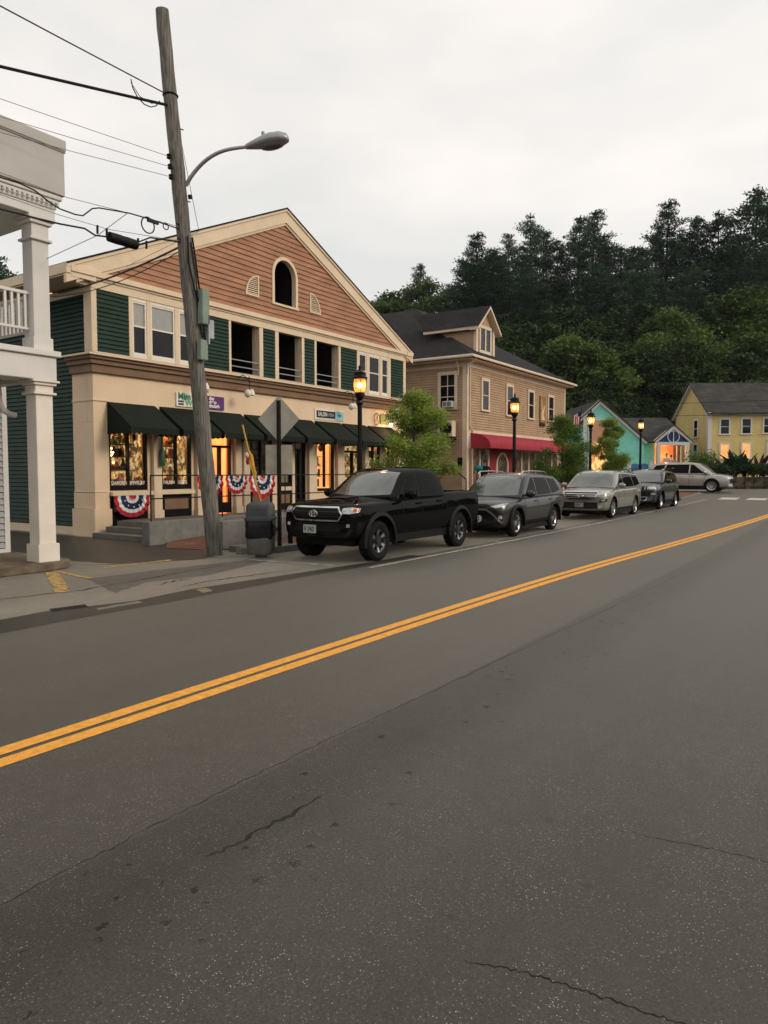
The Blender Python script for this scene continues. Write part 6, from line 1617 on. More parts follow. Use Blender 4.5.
wire(catenary((px_(6.1), PY, 6.08), (11.40, 18.25, 6.50), .10, 10), .020, 'black service drop from the pole to the shop building eave', group=None)
wire(catenary((px_(6.2), PY, 6.0), (11.40, 18.6, 6.46), .22, 10), .010, 'thin service drop from the pole to the shop building eave', group=None)
wire(catenary((px_(8.5) + .12, PY, 8.5), (17.4, 17.5, 9.95), .1, 6), .006, 'faint thin wire from the pole top towards the gable roof', wire_g, None) if False else None
wire([(px_(8.5) + .10, PY, 8.45), (10.3, PY + .4, 6.6), (15.4, 16.4, 9.1)][:2] + [(12.2, 16.4, 7.1)], .006, 'faint thin wire dropping from the pole past the brick red gable', wire_g, None)
mb = MB(); mb.tube([(8.62 + .14 * math.cos(a), 10.95, 6.15 + .14 * math.sin(a)) for a in [2 * math.pi * k / 20 for k in range(21)]], .012, 6); mb.tube([(9.02 + .06 * math.cos(a), 10.95, 6.24 + .06 * math.sin(a)) for a in [2 * math.pi * k / 14 for k in range(15)]], .010, 6); mb.box(8.62, 8.85, 10.93, 10.98, 6.22, 6.28)
tag(mb.build('cable_coil', wire_m), 'small coil of spare black cable hanging left of the pole', 'cable coil')
mb = MB(); mb.tube([(8.42, PY, 8.66), (8.46, PY, 8.52), (8.56, PY, 8.40), (8.70, PY, 8.34), (8.84, PY, 8.35), (8.96, PY, 8.42), (9.04, PY, 8.54)], .010, 6); mb.tube([(8.42, PY, 8.60), (8.6, PY, 8.44), (8.85, PY, 8.42), (9.0, PY, 8.48)], .007, 5)
tag(mb.build('cable_loop', wire_m), 'drooping loop of cable beside the top of the pole', 'cable loop')
sc_ = thing('splice_case', (8.12, 11.0, 5.7), 'black cylindrical splice case hanging on the cable left of the pole', 'splice case')
mb = MB(); mb.lathe([(.04, -.30), (.085, -.28), (.09, -.1), (.085, 0), (.09, .1), (.085, .28), (.04, .30)], (8.12, 11.0, 5.75), 14, 'x'); mb.build('case_shell', plastic, sc_, smooth=True, sharp=30)
mb = MB()
for x in (7.62, 7.80, 8.44, 8.62): mb.box(x - .010, x + .010, 10.98, 11.02, 5.74, 5.88)
mb.build('hanger', black_metal, sc_)
# wires over the far end of the street
for i, (y0, y1, D0, D1, lab) in enumerate(((318, 320, 95, 88, 'high pale wire crossing in front of the dark pines'), (404, 399, 60, 44, 'upper dark wire crossing above the far shops'), (416, 412, 60, 44, 'lower dark wire crossing above the far shops'))):
    a, b = ray_pt(495 if i == 0 else 566, y0, D0), ray_pt(800, y1, D1)
    wire(catenary(a, b, .12), .030 if i == 0 else .016, lab, wire_g if i == 0 else wire_m)

# ---------------------------------------------------------------- street lamps
def glow(parent, p, e, c=(1, .62, .28), s=.06):
    l = bpy.data.lights.new('lamp_light', 'POINT'); l.energy = e; l.color = c; l.shadow_soft_size = s
    o = bpy.data.objects.new('lamp_light', l); COL.objects.link(o); o.parent = parent; o.location = p; return o
lamp_glass = mat_glass('lamp_chimney', (1.0, .80, .50), rough=.1)
lamp_amber, nt_, b_ = nodes_of('lamp_amber_glass')
b_.inputs['Base Color'].default_value = (.75, .42, .16, 1); b_.inputs['Roughness'].default_value = .3
b_.inputs['Emission Color'].default_value = (1, .42, .10, 1); b_.inputs['Emission Strength'].default_value = .10
tr_n = nt_.nodes.new('ShaderNodeBsdfTransparent'); tr_n.inputs[0].default_value = (1, .82, .55, 1); tl_n = nt_.nodes.new('ShaderNodeBsdfTranslucent'); tl_n.inputs[0].default_value = (1, .62, .28, 1)
m1 = nt_.nodes.new('ShaderNodeMixShader'); m1.inputs[0].default_value = .45; m2_ = nt_.nodes.new('ShaderNodeMixShader'); m2_.inputs[0].default_value = .5
nt_.links.new(tl_n.outputs[0], m1.inputs[1]); nt_.links.new(b_.outputs[0], m1.inputs[2]); nt_.links.new(tr_n.outputs[0], m2_.inputs[1]); nt_.links.new(m1.outputs[0], m2_.inputs[2]); nt_.links.new(m2_.outputs[0], nt_.nodes['Material Output'].inputs['Surface'])
def make_lamp():
    t = thing('street_lamp', (0, 0, 0), 'x', 'street lamp', 'black lantern street lamps along the sidewalk')
    mb = MB(); mb.lathe([(.19, 0), (.20, .06), (.16, .12), (.15, .5), (.11, .62), (.085, .75)], n=16); mb.build('lamp_base', black_metal, t, smooth=True, sharp=30)
    mb = MB(); mb.lathe([(.075, .75), (.062, 2.0), (.056, 3.35), (.09, 3.38), (.09, 3.42), (.06, 3.46), (.10, 3.54), (.125, 3.60), (.12, 3.655)], n=14); mb.build('lamp_post', black_metal, t, smooth=True, sharp=30)
    mb = MB(); mb.lathe([(.118, 3.655), (.142, 3.72), (.15, 3.85), (.14, 3.98)], n=16); mb.f = mb.f[:-2]; mb.m = mb.m[:-2]; mb.build('lantern_glass', lamp_amber, t, smooth=True)
    mb = MB(); mb.blob((0, 0, 3.83), .06, .06, .07, 12, 8); bo_ = mb.build('bulb', mat('lamp_bulb', (1, .8, .5), .3, 0, 1, emit=20, ecol=(1, .72, .36)), t, smooth=True)
    bo_.location.z = 0
    mb = MB()
    mb.lathe([(.19, 3.985), (.195, 4.02), (.155, 4.06), (.15, 4.12), (.155, 4.14), (.06, 4.20), (.025, 4.24), (.04, 4.28), (.0, 4.34)], n=16); mb.build('lamp_cap', black_metal, t, smooth=True, sharp=30)
    mb = MB()
    for k in range(4):
        a = math.pi / 4 + k * math.pi / 2; mb.tube([(.125 * math.cos(a), .125 * math.sin(a), 3.65), (.155 * math.cos(a), .155 * math.sin(a), 3.78), (.172 * math.cos(a), .172 * math.sin(a), 3.99)], .008, 5)
    mb.build('lantern_cage', black_metal, t)
    return t
proto = make_lamp()
LP = [((14.51, 10.5), 'black lantern street lamp standing behind the pickup truck, tallest in view'), ((23.85, 10.5), 'black lantern street lamp in front of the tan building and red awning'),
      ((32.25, 10.5), 'black lantern street lamp left of the teal shop gable beside a street tree'), ((40.8, 10.5), 'farthest black lantern street lamp in front of the teal shop wall')]
lamps = []
for i, ((x, y), lab) in enumerate(LP):
    o = proto if i == 0 else copy_tree(proto)
    o.location = (x, y, G(x) + (.0 if i != 1 else .1)); o['label'] = lab; lamps.append(o)
for i, o in enumerate(lamps):
    glow(o, (0, -.0, 3.79), (10, 10, 12, 12)[i]) if False else None
for i, ((x, y), lab) in enumerate(LP):
    l = bpy.data.lights.new('lamp_light', 'POINT'); l.energy = 14; l.color = (1, .62, .28); l.shadow_soft_size = .1
    lo = bpy.data.objects.new('lamp_light', l); COL.objects.link(lo); lo.parent = lamps[i]; lo.location = (0, -.22, 3.80)
# two globe lamps beyond the teal shop
def globe(px, py, lab):
    p = ray_pt(px, py, 70); t = thing('globe_lamp', (p.x, p.y, 3.0), lab, 'lamp', 'white globe lamps beyond the teal shop')
    mb = MB(); mb.blob(tuple(p), .26, .26, .26, 12, 8); mb.build('globe', mat('white_globe', (.9, .88, .82), .3, 0, 1, emit=.5, ecol=(1, .95, .85)), t, smooth=True)
    mb = MB(); mb.tube([(p.x, p.y, 3.0), (p.x, p.y, p.z - .24)], .06, 8); mb.build('post', black_metal, t)
globe(630.5, 413, 'left white globe lamp above the teal shop roof'); globe(657, 412.5, 'right white globe lamp above the teal shop roof')

# ---------------------------------------------------------------- diamond sign seen from behind, bin
ds = thing('diamond_road_sign', (11.36, 10.32, 0), 'grey back of a diamond road sign on a dark post behind the bin', 'road sign')
n_ = Vector((math.cos(R(32)), math.sin(R(32)), 0)); FS = Frame((11.36, 10.32, 0), (n_.y, -n_.x, 0), (-n_.x, -n_.y, 0))
mb = MB(FS); h_ = .43; mb.prism([(.02, 2.345), (h_ - .01, 2.79), (h_, 2.81), (h_ - .01, 2.83), (.02, 3.275), (-.02, 3.275), (-h_ + .01, 2.83), (-h_, 2.81), (-h_ + .01, 2.79), (-.02, 2.345)], -.003, .0, 'y'); mb.build('sign_plate', mat('sign_back', (.40, .375, .32), .5, .12, 3), ds)
mb = MB(FS); mb.box(-.285, .285, -.003, 0, 1.65, 2.27); mb.build('plaque', mat('plaque_back', (.40, .36, .28), .5, .12, 3), ds, bevel=.001)
mb = MB(FS); mb.box(-.028, -.022, .006, .045, .0, 3.2); mb.box(.022, .028, .006, .045, .0, 3.2); mb.box(-.028, .028, .002, .008, .0, 3.2); mb.box(-.045, -.028, .004, .01, .0, 3.2); mb.box(.028, .045, .004, .01, .0, 3.2); mb.build('post', mat('rusty_post', (.035, .024, .018), .7, .2, 5), ds)
tcan = thing('litter_bin', (10.48, 10.02, 0), 'square grey litter bin with rounded hood and black bag between pole and pickup', 'litter bin')
bin_m = mat('bin_grey', (.065, .073, .078), .55, .12, 5); bin_l = mat('bin_body', (.13, .125, .112), .7, .18, 7, .3, 40)
FB = Frame((10.48, 10.02, .05), RT, -FH)
def rsq(w, z, n=6, r=.08, yscale=1.0):
    pts = []
    for (cx, cy_) in ((w - r, w - r), (-w + r, w - r), (-w + r, -w + r), (w - r, -w + r)):
        a0 = {(1, 1): 0, (-1, 1): 90, (-1, -1): 180, (1, -1): 270}[(1 if cx > 0 else -1, 1 if cy_ > 0 else -1)]
        for k in range(n): a = R(a0 + 90 * k / (n - 1)); pts.append((cx + r * math.cos(a), (cy_ + r * math.sin(a)) * yscale, z))
    return pts
def stack(mb, rows, cap=True):
    RR = [[mb.pt(p) for p in row] for row in rows]; n = len(RR[0])
    for i in range(len(RR) - 1):
        for j in range(n): mb.face((RR[i][j], RR[i][(j + 1) % n], RR[i + 1][(j + 1) % n], RR[i + 1][j]))
    if cap: mb.face(RR[0][::-1]); mb.face(RR[-1])
mb = MB(FB); stack(mb, [rsq(.22, .02), rsq(.245, .06), rsq(.26, .36)]); mb.build('bin_body', bin_l, tcan, smooth=True, sharp=50)
mb = MB(FB); r_ = random.Random(8); rows = []
for z, w in ((.34, .262), (.40, .272), (.48, .270), (.58, .272), (.68, .270), (.72, .265)):
    row = rsq(w, z, 8); rows.append([(p[0] + r_.uniform(-.012, .012), p[1] + r_.uniform(-.012, .012), p[2] + r_.uniform(-.02, .02)) for p in row])
stack(mb, rows); mb.tube([FB((.27, .1, .6)) for _ in ()] or [(.27, .1, .62), (.33, .16, .52), (.30, .18, .42)], [.02, .035, .012], 6)
mb.build('bin_bag', mat('black_bag', (.010, .010, .011), .28, .2, 6, .8, 14, spec=.25), tcan, smooth=True, sharp=60)
mb = MB(FB); stack(mb, [rsq(.285, .70), rsq(.29, .75), rsq(.265, .76), rsq(.255, .98), rsq(.235, 1.02), rsq(.17, 1.055), rsq(.05, 1.065, r=.02)]); ho = mb.build('bin_hood', bin_m, tcan, smooth=True, sharp=40)
mb = MB(FB); mb.box(-.15, .15, .262, .268, .80, .94); mb.build('flap', mat('bin_flap', (.06, .068, .072), .5, .1, 5), ho, bevel=.002)
mb = MB(FB); mb.box(-.10, .10, -.1, .1, -.04, .025); mb.build('bin_foot', concrete, tcan)

# ---------------------------------------------------------------- flags, basket, chairs, posts
fg = thing('national_flag', (39.6, 14.9, 0), 'small red and white striped flag on a short staff beside the teal shop', 'flag')
c0 = ray_pt(579, 418, 40)
fg.location = (c0.x, c0.y, c0.z - 1.3)
mb = MB(); mb.tube([ray_pt(581.5, 408, 40), ray_pt(577.5, 450, 40)], .02, 6); mb.build('staff', black_metal, fg)
mb = MB(); sr, sw, sb = mat('flag_stripe_red', (.45, .03, .04), .7, .1, 4), mat('flag_stripe_white', (.7, .68, .65), .7, .05, 4), mat('flag_canton', (.02, .03, .12), .7, .1, 4)
for k in range(7):
    for q in range(6):
        a, b = ray_pt(580.8 - k * 1.05 - .15 * q, 411.5 + q * 2.0 + (k * .6), 40 + .05 * math.sin(k * 1.7)), ray_pt(580.8 - (k + 1) * 1.05 - .15 * q, 411.5 + q * 2.0 + ((k + 1) * .6), 40 + .05 * math.sin((k + 1) * 1.7))
        c, d_ = ray_pt(580.8 - (k + 1) * 1.05 - .15 * (q + 1), 413.5 + q * 2.0 + ((k + 1) * .6), 40 + .05 * math.sin((k + 1) * 1.7)), ray_pt(580.8 - k * 1.05 - .15 * (q + 1), 413.5 + q * 2.0 + (k * .6), 40 + .05 * math.sin(k * 1.7))
        mb.mi = 2 if (q < 2 and k < 3) else (k % 2); mb.quad(a, b, c, d_)
mb.build('flag_cloth', [sr, sw, sb], fg, fix=False)
hb = thing('hanging_basket', tuple(ray_pt(577, 449, 39)), 'round red flower basket hanging beside the second street tree', 'flower basket')
mb = MB(); c = ray_pt(577, 449, 39); r_ = random.Random(6)
for k in range(60):
    v = Vector((r_.gauss(0, 1), r_.gauss(0, 1), r_.gauss(0, .7))).normalized() * r_.uniform(.10, .17); mb.mi = k % 3 == 0; mb.blob(tuple(c + v), .035, .035, .03, 5, 4)
mb.build('flowers', [mat('red_blossom', (.50, .03, .04), .6, .2, 9), mat('basket_leaf', (.05, .12, .03), .6, .2, 9)], hb, smooth=True)
mb = MB(); mb.tube([c, c + Vector((0, 0, .5)), c + Vector((.3, .5, .62))], .012, 5); mb.lathe([(.04, -.2), (.12, -.05), (.13, 0)], tuple(c), 10); mb.build('basket_hook', black_metal, hb)
blue = mat('blue_paint', (.03, .10, .26), .5, .1, 3)
def adirondack(px, lab):
    p = ray_pt(px, 472, 50); t = thing('garden_chair', (p.x, p.y, TB), lab, 'chair', 'blue slatted garden chairs in front of the teal shop')
    fr = Frame((p.x, p.y, TB), RT, -FH)
    mb = MB(fr)
    for k in range(5): u = -.26 + k * .125; mb.quad((u, -.22, .35), (u + .11, -.22, .35), (u + .12, -.42, .98 - .03 * abs(k - 2)), (u + .0, -.42, .98 - .03 * abs(k - 2)))
    mb.build('backrest', blue, t)
    mb = MB(fr); mb.box(-.28, .34, -.22, .25, .32, .36); mb.build('seat', blue, t)
    mb = MB(fr); mb.box(-.38, -.28, -.3, .3, .55, .58); mb.box(.34, .44, -.3, .3, .55, .58); mb.build('armrest', blue, t)
    for u in (-.34, .38):
        for d in (-.25, .24): mb = MB(fr); mb.box(u - .03, u + .03, d - .03, d + .03, 0, .55); mb.build('leg', blue, t)
adirondack(636, 'blue slatted garden chair left of the farthest street lamp'); adirondack(645, 'blue slatted garden chair right of the farthest street lamp')
for px, lab in ((629, 'short white post left of the blue garden chairs'), (650.5, 'short white post right of the blue garden chairs')):
    p = ray_pt(px, 472, 50); mb = MB(Frame((p.x, p.y, TB), RT, -FH)); mb.box(-.11, .11, -.11, .11, 0, 1.1); mb.box(-.14, .14, -.14, .14, 1.1, 1.16); tag(mb.build('white_post', teal_trim), lab, 'post')

# ---------------------------------------------------------------- people
def person(loc, rz, label, joints, cloth, hair, skin=None, extra=None):
    t = thing('person', loc, label, 'person', rz=rz)
    V = []; E = []; RD = []; ids = {}
    for k, (p, r, par) in joints.items():
        ids[k] = len(V); V.append(p); RD.append(r)
        if par is not None: E.append((ids[par], ids[k]))
    me = bpy.data.meshes.new('body'); me.from_pydata(V, E, []); o = bpy.data.objects.new('tmp', me); COL.objects.link(o)
    sk = o.modifiers.new('s', 'SKIN'); sv = me.skin_vertices[0].data
    for i, r in enumerate(RD): sv[i].radius = (r, r * .85 if isinstance(r, float) else r)
    sv[0].use_root = True
    ss = o.modifiers.new('u', 'SUBSURF'); ss.levels = 2; ss.render_levels = 2
    m2 = eval_mesh(o, 'body'); bpy.data.objects.remove(o)
    m2.materials.clear()
    for m in cloth: m2.materials.append(m)
    for p in m2.polygons:
        z = p.center.z; x = p.center
        p.use_smooth = True
        ix = 0
        if z < .07: ix = 2
        elif z < .93: ix = 1
        if z > 1.44 and abs(x.y) < .14: ix = 3
        for hk in ('lh', 'rh', 'lf', 'rf'):
            if hk in joints and (x - Vector(joints[hk][0])).length < .085: ix = 3
        p.material_index = ix
    b = bpy.data.objects.new('body', m2); COL.objects.link(b); b.parent = t
    hx, hy, hz = joints['head'][0]
    mb = MB(); mb.blob((hx - .012, hy, hz + .045), .105, .092, .115, 14, 10); ho = mb.build('hair', hair, t, smooth=True, world=False); 
    mb = MB(); mb.blob((hx + .088, hy, hz - .01), .02, .013, .02, 8, 6); mb.blob((hx + .078, hy + .033, hz + .02), .012, .012, .008, 6, 5); mb.blob((hx + .078, hy - .033, hz + .02), .012, .012, .008, 6, 5); mb.build('face', cloth[3], t, smooth=True, world=False)
    return t
def J(lean=0., arm_l='down', arm_r='down', step=.06):
    j = {}
    l = lean
    j['pelvis'] = ((0, 0, .95), .135, None); j['waist'] = ((.01 + l * .3, 0, 1.08), .125, 'pelvis'); j['chest'] = ((.0 + l * .8, 0, 1.28), .145, 'waist'); j['neck0'] = ((.0 + l, 0, 1.43), .065, 'chest'); j['neck'] = ((.01 + l * 1.1, 0, 1.50), .052, 'neck0'); j['head'] = ((.03 + l * 1.2, 0, 1.62), .092, 'neck')
    for s_, n in ((1, 'l'), (-1, 'r')):
        j[n + 'sh'] = ((l * .9, s_ * .17, 1.38), .065, 'chest')
        a = arm_l if n == 'l' else arm_r
        if a == 'down': j[n + 'el'] = ((-.03 + l, s_ * .24, 1.12), .043, n + 'sh'); j[n + 'wr'] = ((.05 + l, s_ * .25, .88), .030, n + 'el'); j[n + 'h'] = ((.07 + l, s_ * .25, .80), .034, n + 'wr')
        else: j[n + 'el'] = ((.03 + l, s_ * .25, 1.13), .043, n + 'sh'); j[n + 'wr'] = ((.26 + l, s_ * .14, 1.18), .030, n + 'el'); j[n + 'h'] = ((.33 + l, s_ * .10, 1.20), .034, n + 'wr')
        j[n + 'hip'] = ((0, s_ * .09, .90), .100, 'pelvis'); j[n + 'kn'] = ((.02 + s_ * step * .5, s_ * .10, .50), .062, n + 'hip'); j[n + 'an'] = ((-.03 + s_ * step, s_ * .10, .09), .042, n + 'kn'); j[n + 'f'] = ((.10 + s_ * step, s_ * .11, .045), .038, n + 'an')
    j['lf_'] = j.pop('lf'); j['rf_'] = j.pop('rf')
    return j
skin_m = mat('skin', (.42, .24, .16), .5, .06, 6)
dk_top = mat('dark_jacket', (.030, .022, .020), .8, .2, 6); dk_pant = mat('dark_trousers', (.02, .022, .03), .8, .2, 6); shoe = mat('shoe', (.02, .02, .02), .5, .1, 6); hair_b = mat('brown_hair', (.06, .035, .02), .6, .2, 12); hair_g = mat('grey_hair', (.28, .25, .21), .6, .2, 12)
pl_ = ray_pt(484.5, 472, 32.6)
p1 = person((pl_.x, pl_.y, .55), R(195), 'person in dark jacket carrying a teal bag beside the tan building corner', J(.06, 'bent', 'bent'), [dk_top, dk_pant, shoe, skin_m], hair_b); p1.scale = (1.15, 1.2, 1.0)
bg = MB(); c = ray_pt(479, 468.5, 32.2); bg.blob((c.x, c.y, c.z), .13, .19, .15, 12, 9); bg.tube([(c.x, c.y - .15, c.z + .05), (c.x + .1, c.y - .12, c.z + .3), (c.x + .2, c.y - .05, c.z + .4)], .02, 6); bo = bg.build('shoulder_bag', mat('teal_bag', (.02, .22, .25), .6, .12, 5), smooth=True); tag(bo, 'round teal bag held by the person beside the tan building', 'bag')
sw = mat('pale_shirt', (.55, .57, .60), .8, .1, 6); swd = mat('grey_shirt', (.40, .43, .48), .8, .1, 6); sk2 = mat('dark_shorts', (.02, .022, .03), .8, .2, 6)
q = FT((lx(667.5), -.3, TB)); person(tuple(q), R(20), 'person in pale grey shirt standing in the lit porch doorway, the left one', J(0, 'down', 'down'), [sw, sk2, shoe, skin_m], hair_g)
q = FT((lx(673.7), -.6, TB - .12)); person(tuple(q), R(200), 'person in grey shirt standing in the lit porch doorway, the right one', J(0, 'bent', 'down'), [swd, sk2, shoe, skin_m], hair_b)
# ---------------------------------------------------------------- trees
leaf_pine = mat_leaf('pine_needles', (0.026, 0.054, 0.036), (0.072, 0.122, 0.074), .08)
leaf_dec = mat_leaf('broad_leaves', (0.044, 0.080, 0.020), (0.13, 0.19, 0.044), .2)
leaf_dk = mat_leaf('dark_broad_leaves', (0.017, 0.036, 0.013), (0.055, 0.088, 0.028), .1)
leaf_st = mat_leaf('street_tree_leaves', (0.11, 0.18, 0.028), (0.31, 0.40, 0.080), .35)
leaf_st2 = mat_leaf('deep_street_tree_leaves', (0.095, 0.165, 0.030), (0.29, 0.38, 0.080), .3)
bark = mat('bark', (.07, .055, .042), .9, .3, 8, .6, 30, sstretch=(4, 4, 1))
bark_d = mat('dark_bark', (.035, .028, .022), .9, .3, 8)

def leaf(mb, c, s, r_, flat=0.0, asp=.55):
    """one small folded leaf face"""
    n = Vector((r_.gauss(0, 1), r_.gauss(0, 1), r_.gauss(0, 1) + flat * 3)).normalized()
    a = n.orthogonal().normalized(); a = (Matrix.Rotation(r_.uniform(0, 6.28), 3, n) @ a); b = n.cross(a)
    k = s * r_.uniform(.7, 1.3)
    mb.face([mb.pt(c - a * k * .5), mb.pt(c + b * k * asp * .5), mb.pt(c + a * k * .5), mb.pt(c - b * k * asp * .5)])

def pine_mesh(seed, H=24.0):
    """white pine: whorls of upswept boughs with flat plumes of needles and open gaps between them"""
    r_ = random.Random(seed); crown = MB(); tr = MB()
    lean = r_.uniform(-.6, .6); Lm = r_.uniform(4.7, 6.8)
    axis = lambda z: Vector((lean * (z / H) ** 2, 0, z))
    tr.tube([axis(H * k / 10) for k in range(11)], [.32 * (1 - .93 * k / 10) + .012 for k in range(11)], 7)
    z = H * r_.uniform(.22, .32)
    while z < H * .975:
        t = max(0, (z - H * .25) / (H * .75)); L = Lm * (1 - t) ** .70 * (.62 + .62 * r_.random()) + .30
        if t < .3: L *= .7 + t
        a0 = r_.uniform(0, 6.28); nb = r_.choice((4, 5, 5, 6))
        for k in range(nb):
            if r_.random() < .16: continue
            a = a0 + 6.28 * k / nb + r_.uniform(-.4, .4); Lk = L * r_.uniform(.5, 1.15); d = Vector((math.cos(a), math.sin(a), 0)); rise = r_.uniform(.02, .30) + .55 * t * t
            p0 = axis(z); p1 = p0 + d * Lk + Vector((0, 0, Lk * rise)); side = Vector((-d.y, d.x, 0))
            if Lk > .8: tr.tube([p0, p0.lerp(p1, .5) - Vector((0, 0, .05 * Lk)), p1], [.06 * (1 - .7 * t) + .01, .035, .012], 4, caps=False)
            ncl = max(1, int(Lk * 1.7 + .5))
            for q in range(ncl):
                f_ = .30 + .72 * (q + r_.random() * .7) / ncl; c = p0.lerp(p1, min(1.04, f_)) + Vector((0, 0, .06)); w = .10 + .16 * Lk * (1.15 - abs(f_ - .62))
                for m_ in range(int(14 + 30 * min(1, Lk / 2))):
                    g = c + side * r_.gauss(0, w) + d * r_.gauss(0, .10 + .09 * min(2.4, Lk)) + Vector((0, 0, r_.gauss(.06, .13) * (1 + .4 * Lk / 3)))
                    n = Vector((r_.gauss(0, .6), r_.gauss(0, .6), 1)).normalized(); u = (d * r_.uniform(.2, 1) + side * r_.gauss(0, .7) + Vector((0, 0, r_.uniform(.0, .9)))).normalized(); v = n.cross(u).normalized(); s_ = r_.uniform(.24, .46)
                    crown.face([crown.pt(g - u * s_ * .5), crown.pt(g + v * s_ * .19), crown.pt(g + u * s_ * .5), crown.pt(g - v * s_ * .19)])
        z += r_.uniform(.85, 1.55) * (1 - .55 * t) * (H / 24)
    top = axis(H)
    for m_ in range(26): 
        g = top + Vector((r_.gauss(0, .07), r_.gauss(0, .07), -abs(r_.gauss(0, .5)) + .1)); leaf(crown, g, .30, r_, -.3, .28)
    return crown, tr

def broad_mesh(seed, H=13.0, W_=4.6, ls=.34, n_leaf=6500, low=.18, trunk_r=.2):
    r_ = random.Random(seed); crown = MB(); tr = MB()
    tr.tube([(0, 0, 0), (r_.uniform(-.1, .1), 0, H * .3), (r_.uniform(-.2, .2), r_.uniform(-.2, .2), H * .85)], [trunk_r, trunk_r * .75, trunk_r * .15], 8)
    cl = []
    for k in range(34 if ls < .2 else 24):
        z = H * r_.uniform(low + .06, .93); t = (z / H - low) / (1 - low); wmax = W_ * (math.sin(math.pi * min(1, max(.04, t)) ** .72) ** .7) * .75
        a = r_.uniform(0, 6.28); rr = wmax * math.sqrt(r_.random()); c = Vector((rr * math.cos(a), rr * math.sin(a), z)); s = W_ * r_.uniform(.22, .40) * (1.1 - .4 * t)
        cl.append((c, s)); tr.tube([(0, 0, z * .6), (c.x * .5, c.y * .5, z * .82), tuple(c)], [trunk_r * .35, trunk_r * .2, trunk_r * .06], 5, caps=False)
    tot = sum(s ** 2 for c, s in cl)
    for c, s in cl:
        for m_ in range(int(n_leaf * s ** 2 / tot)):
            v = Vector((r_.gauss(0, 1), r_.gauss(0, 1), r_.gauss(0, 1))).normalized() * s * (r_.random() ** .45)
            v.z *= .72; leaf(crown, c + v * (1 + .25 * math.sin(v.x * 9 / max(s, .1))), ls, r_, .35, .6)
    return crown, tr

def tree_thing(name, cr, tr, ml, mt, label, cat='tree', group=None):
    t = thing(name, (0, 0, 0), label, cat, group)
    tr.build('trunk', mt, t, fix=False, smooth=True); cr.build('crown', ml, t, fix=False)
    return t
# three young street trees
r_ = random.Random(21)
for (x, y, z, H, W_, seed, lm, lab) in ((18.5, 11.35, .13, 4.05, 1.55, 31, leaf_st, 'young bright green street tree behind the pickup, nearest of three'), (30.9, 11.3, .3, 4.0, 1.55, 32, leaf_st2, 'young deep green street tree between the tan building and teal shop'), (37.5, 11.1, .42, 4.2, 1.20, 33, leaf_st, 'young street tree in front of the teal shop gable')):
    c_, t_ = broad_mesh(seed, H, W_, .075, 26000, .22, .045)
    o = tree_thing('street_tree', c_, t_, lm, bark, lab, group='young trees planted along the sidewalk'); o.location = (x, y, z)
# wood on the hill
pines = []
for i in range(5):
    c_, t_ = pine_mesh(100 + i); pines.append(tree_thing('pine_tree', c_, t_, leaf_pine, bark_d, 'x', group='pines on the wooded hill'))
broads = []
for i in range(5):
    c_, t_ = broad_mesh(200 + i); broads.append(tree_thing('broadleaf_tree', c_, t_, leaf_dec if i < 3 else leaf_dk, bark_d, 'x', group='broadleaf trees on the wooded hill'))
def px_of(lx_, D): return 384 + 720 * lx_ / D
# skyline of the photograph: heights the tree tops reach at each place along the hill
PX = [(372, 302, 150), (384, 296, 145), (396, 292, 140), (408, 286, 145), (420, 268, 138), (431, 282, 136), (443, 292, 130), (452, 286, 130)]
SK = [(474, 238, 112, 0), (462, 262, 120, 1), (490, 252, 118, 2), (507, 240, 116, 3), (528, 219, 112, 1), (541, 232, 118, 4), (556, 244, 115, 2), (574, 222, 112, 0), (588, 217, 118, 3), (601, 238, 110, 1), (617, 252, 118, 2), (634, 250, 112, 4), (661, 207, 108, 0), (649, 238, 116, 3), (677, 236, 112, 2), (694, 222, 112, 4), (712, 216, 108, 1), (727, 236, 112, 3), (747, 192, 102, 2), (763, 208, 106, 0), (782, 200, 104, 4), (800, 215, 108, 1), (830, 205, 106, 2), (860, 220, 110, 3)]
cnt = {'p': 0, 'b': 0}
def put(lst, i, px, pyt, D, key, lab, Hn):
    """tree whose top reaches the given skyline height, standing on the hill"""
    lx_ = (px - 384) * D / 720; p = T(lx_, D, 0); zb_ = hill(lx_, D) - .6 if D > 66 else 1.2; zt = CAM_H + (472 - pyt) * D / 720
    H = max(5.0, zt - zb_)
    proto_ = lst[i % len(lst)]
    o = copy_tree(proto_) if proto_.get('used') else proto_
    proto_['used'] = 1
    o.location = (p[0], p[1], zb_); s = H / Hn; w = s * rnd.uniform(.95, 1.45) * (1.0 if s > .8 else (.8 / s) ** .5)
    o.scale = (w, w, s); o.rotation_euler = (0, 0, rnd.uniform(0, 6.28)); o['label'] = lab; return o
spots_words = ['left', 'middle', 'right']
for k, (px, py, D, i) in enumerate(SK):
    put(pines, i, px, py, D, 'p', '', 24)
r2 = random.Random(77)
for k in range(34):                                     # pines filling the slope below the skyline
    px = 468 + k * 12 + r2.uniform(-8, 8); D = r2.uniform(92, 104); put(pines, r2.randrange(5), px, 268 + r2.uniform(-14, 26), D, 'p', '', 24)
for (px, py, D) in PX:  # these and the next row take lighter leaves, distance fade put into their colour
    put(broads if px not in (420, 384) else pines, r2.randrange(3), px, py, D, 'b', '', 13 if px not in (420, 384) else 24)
for k in range(9): put(broads, r2.randrange(3), 366 + k * 11 + r2.uniform(-3, 3), 300 + r2.uniform(-4, 8), 122, 'b', '', 13)
for k in range(24): put(broads, 3 + r2.randrange(2), 480 + k * 15 + r2.uniform(-6, 6), 318 + r2.uniform(-16, 14), r2.uniform(84, 92), 'b', '', 13)
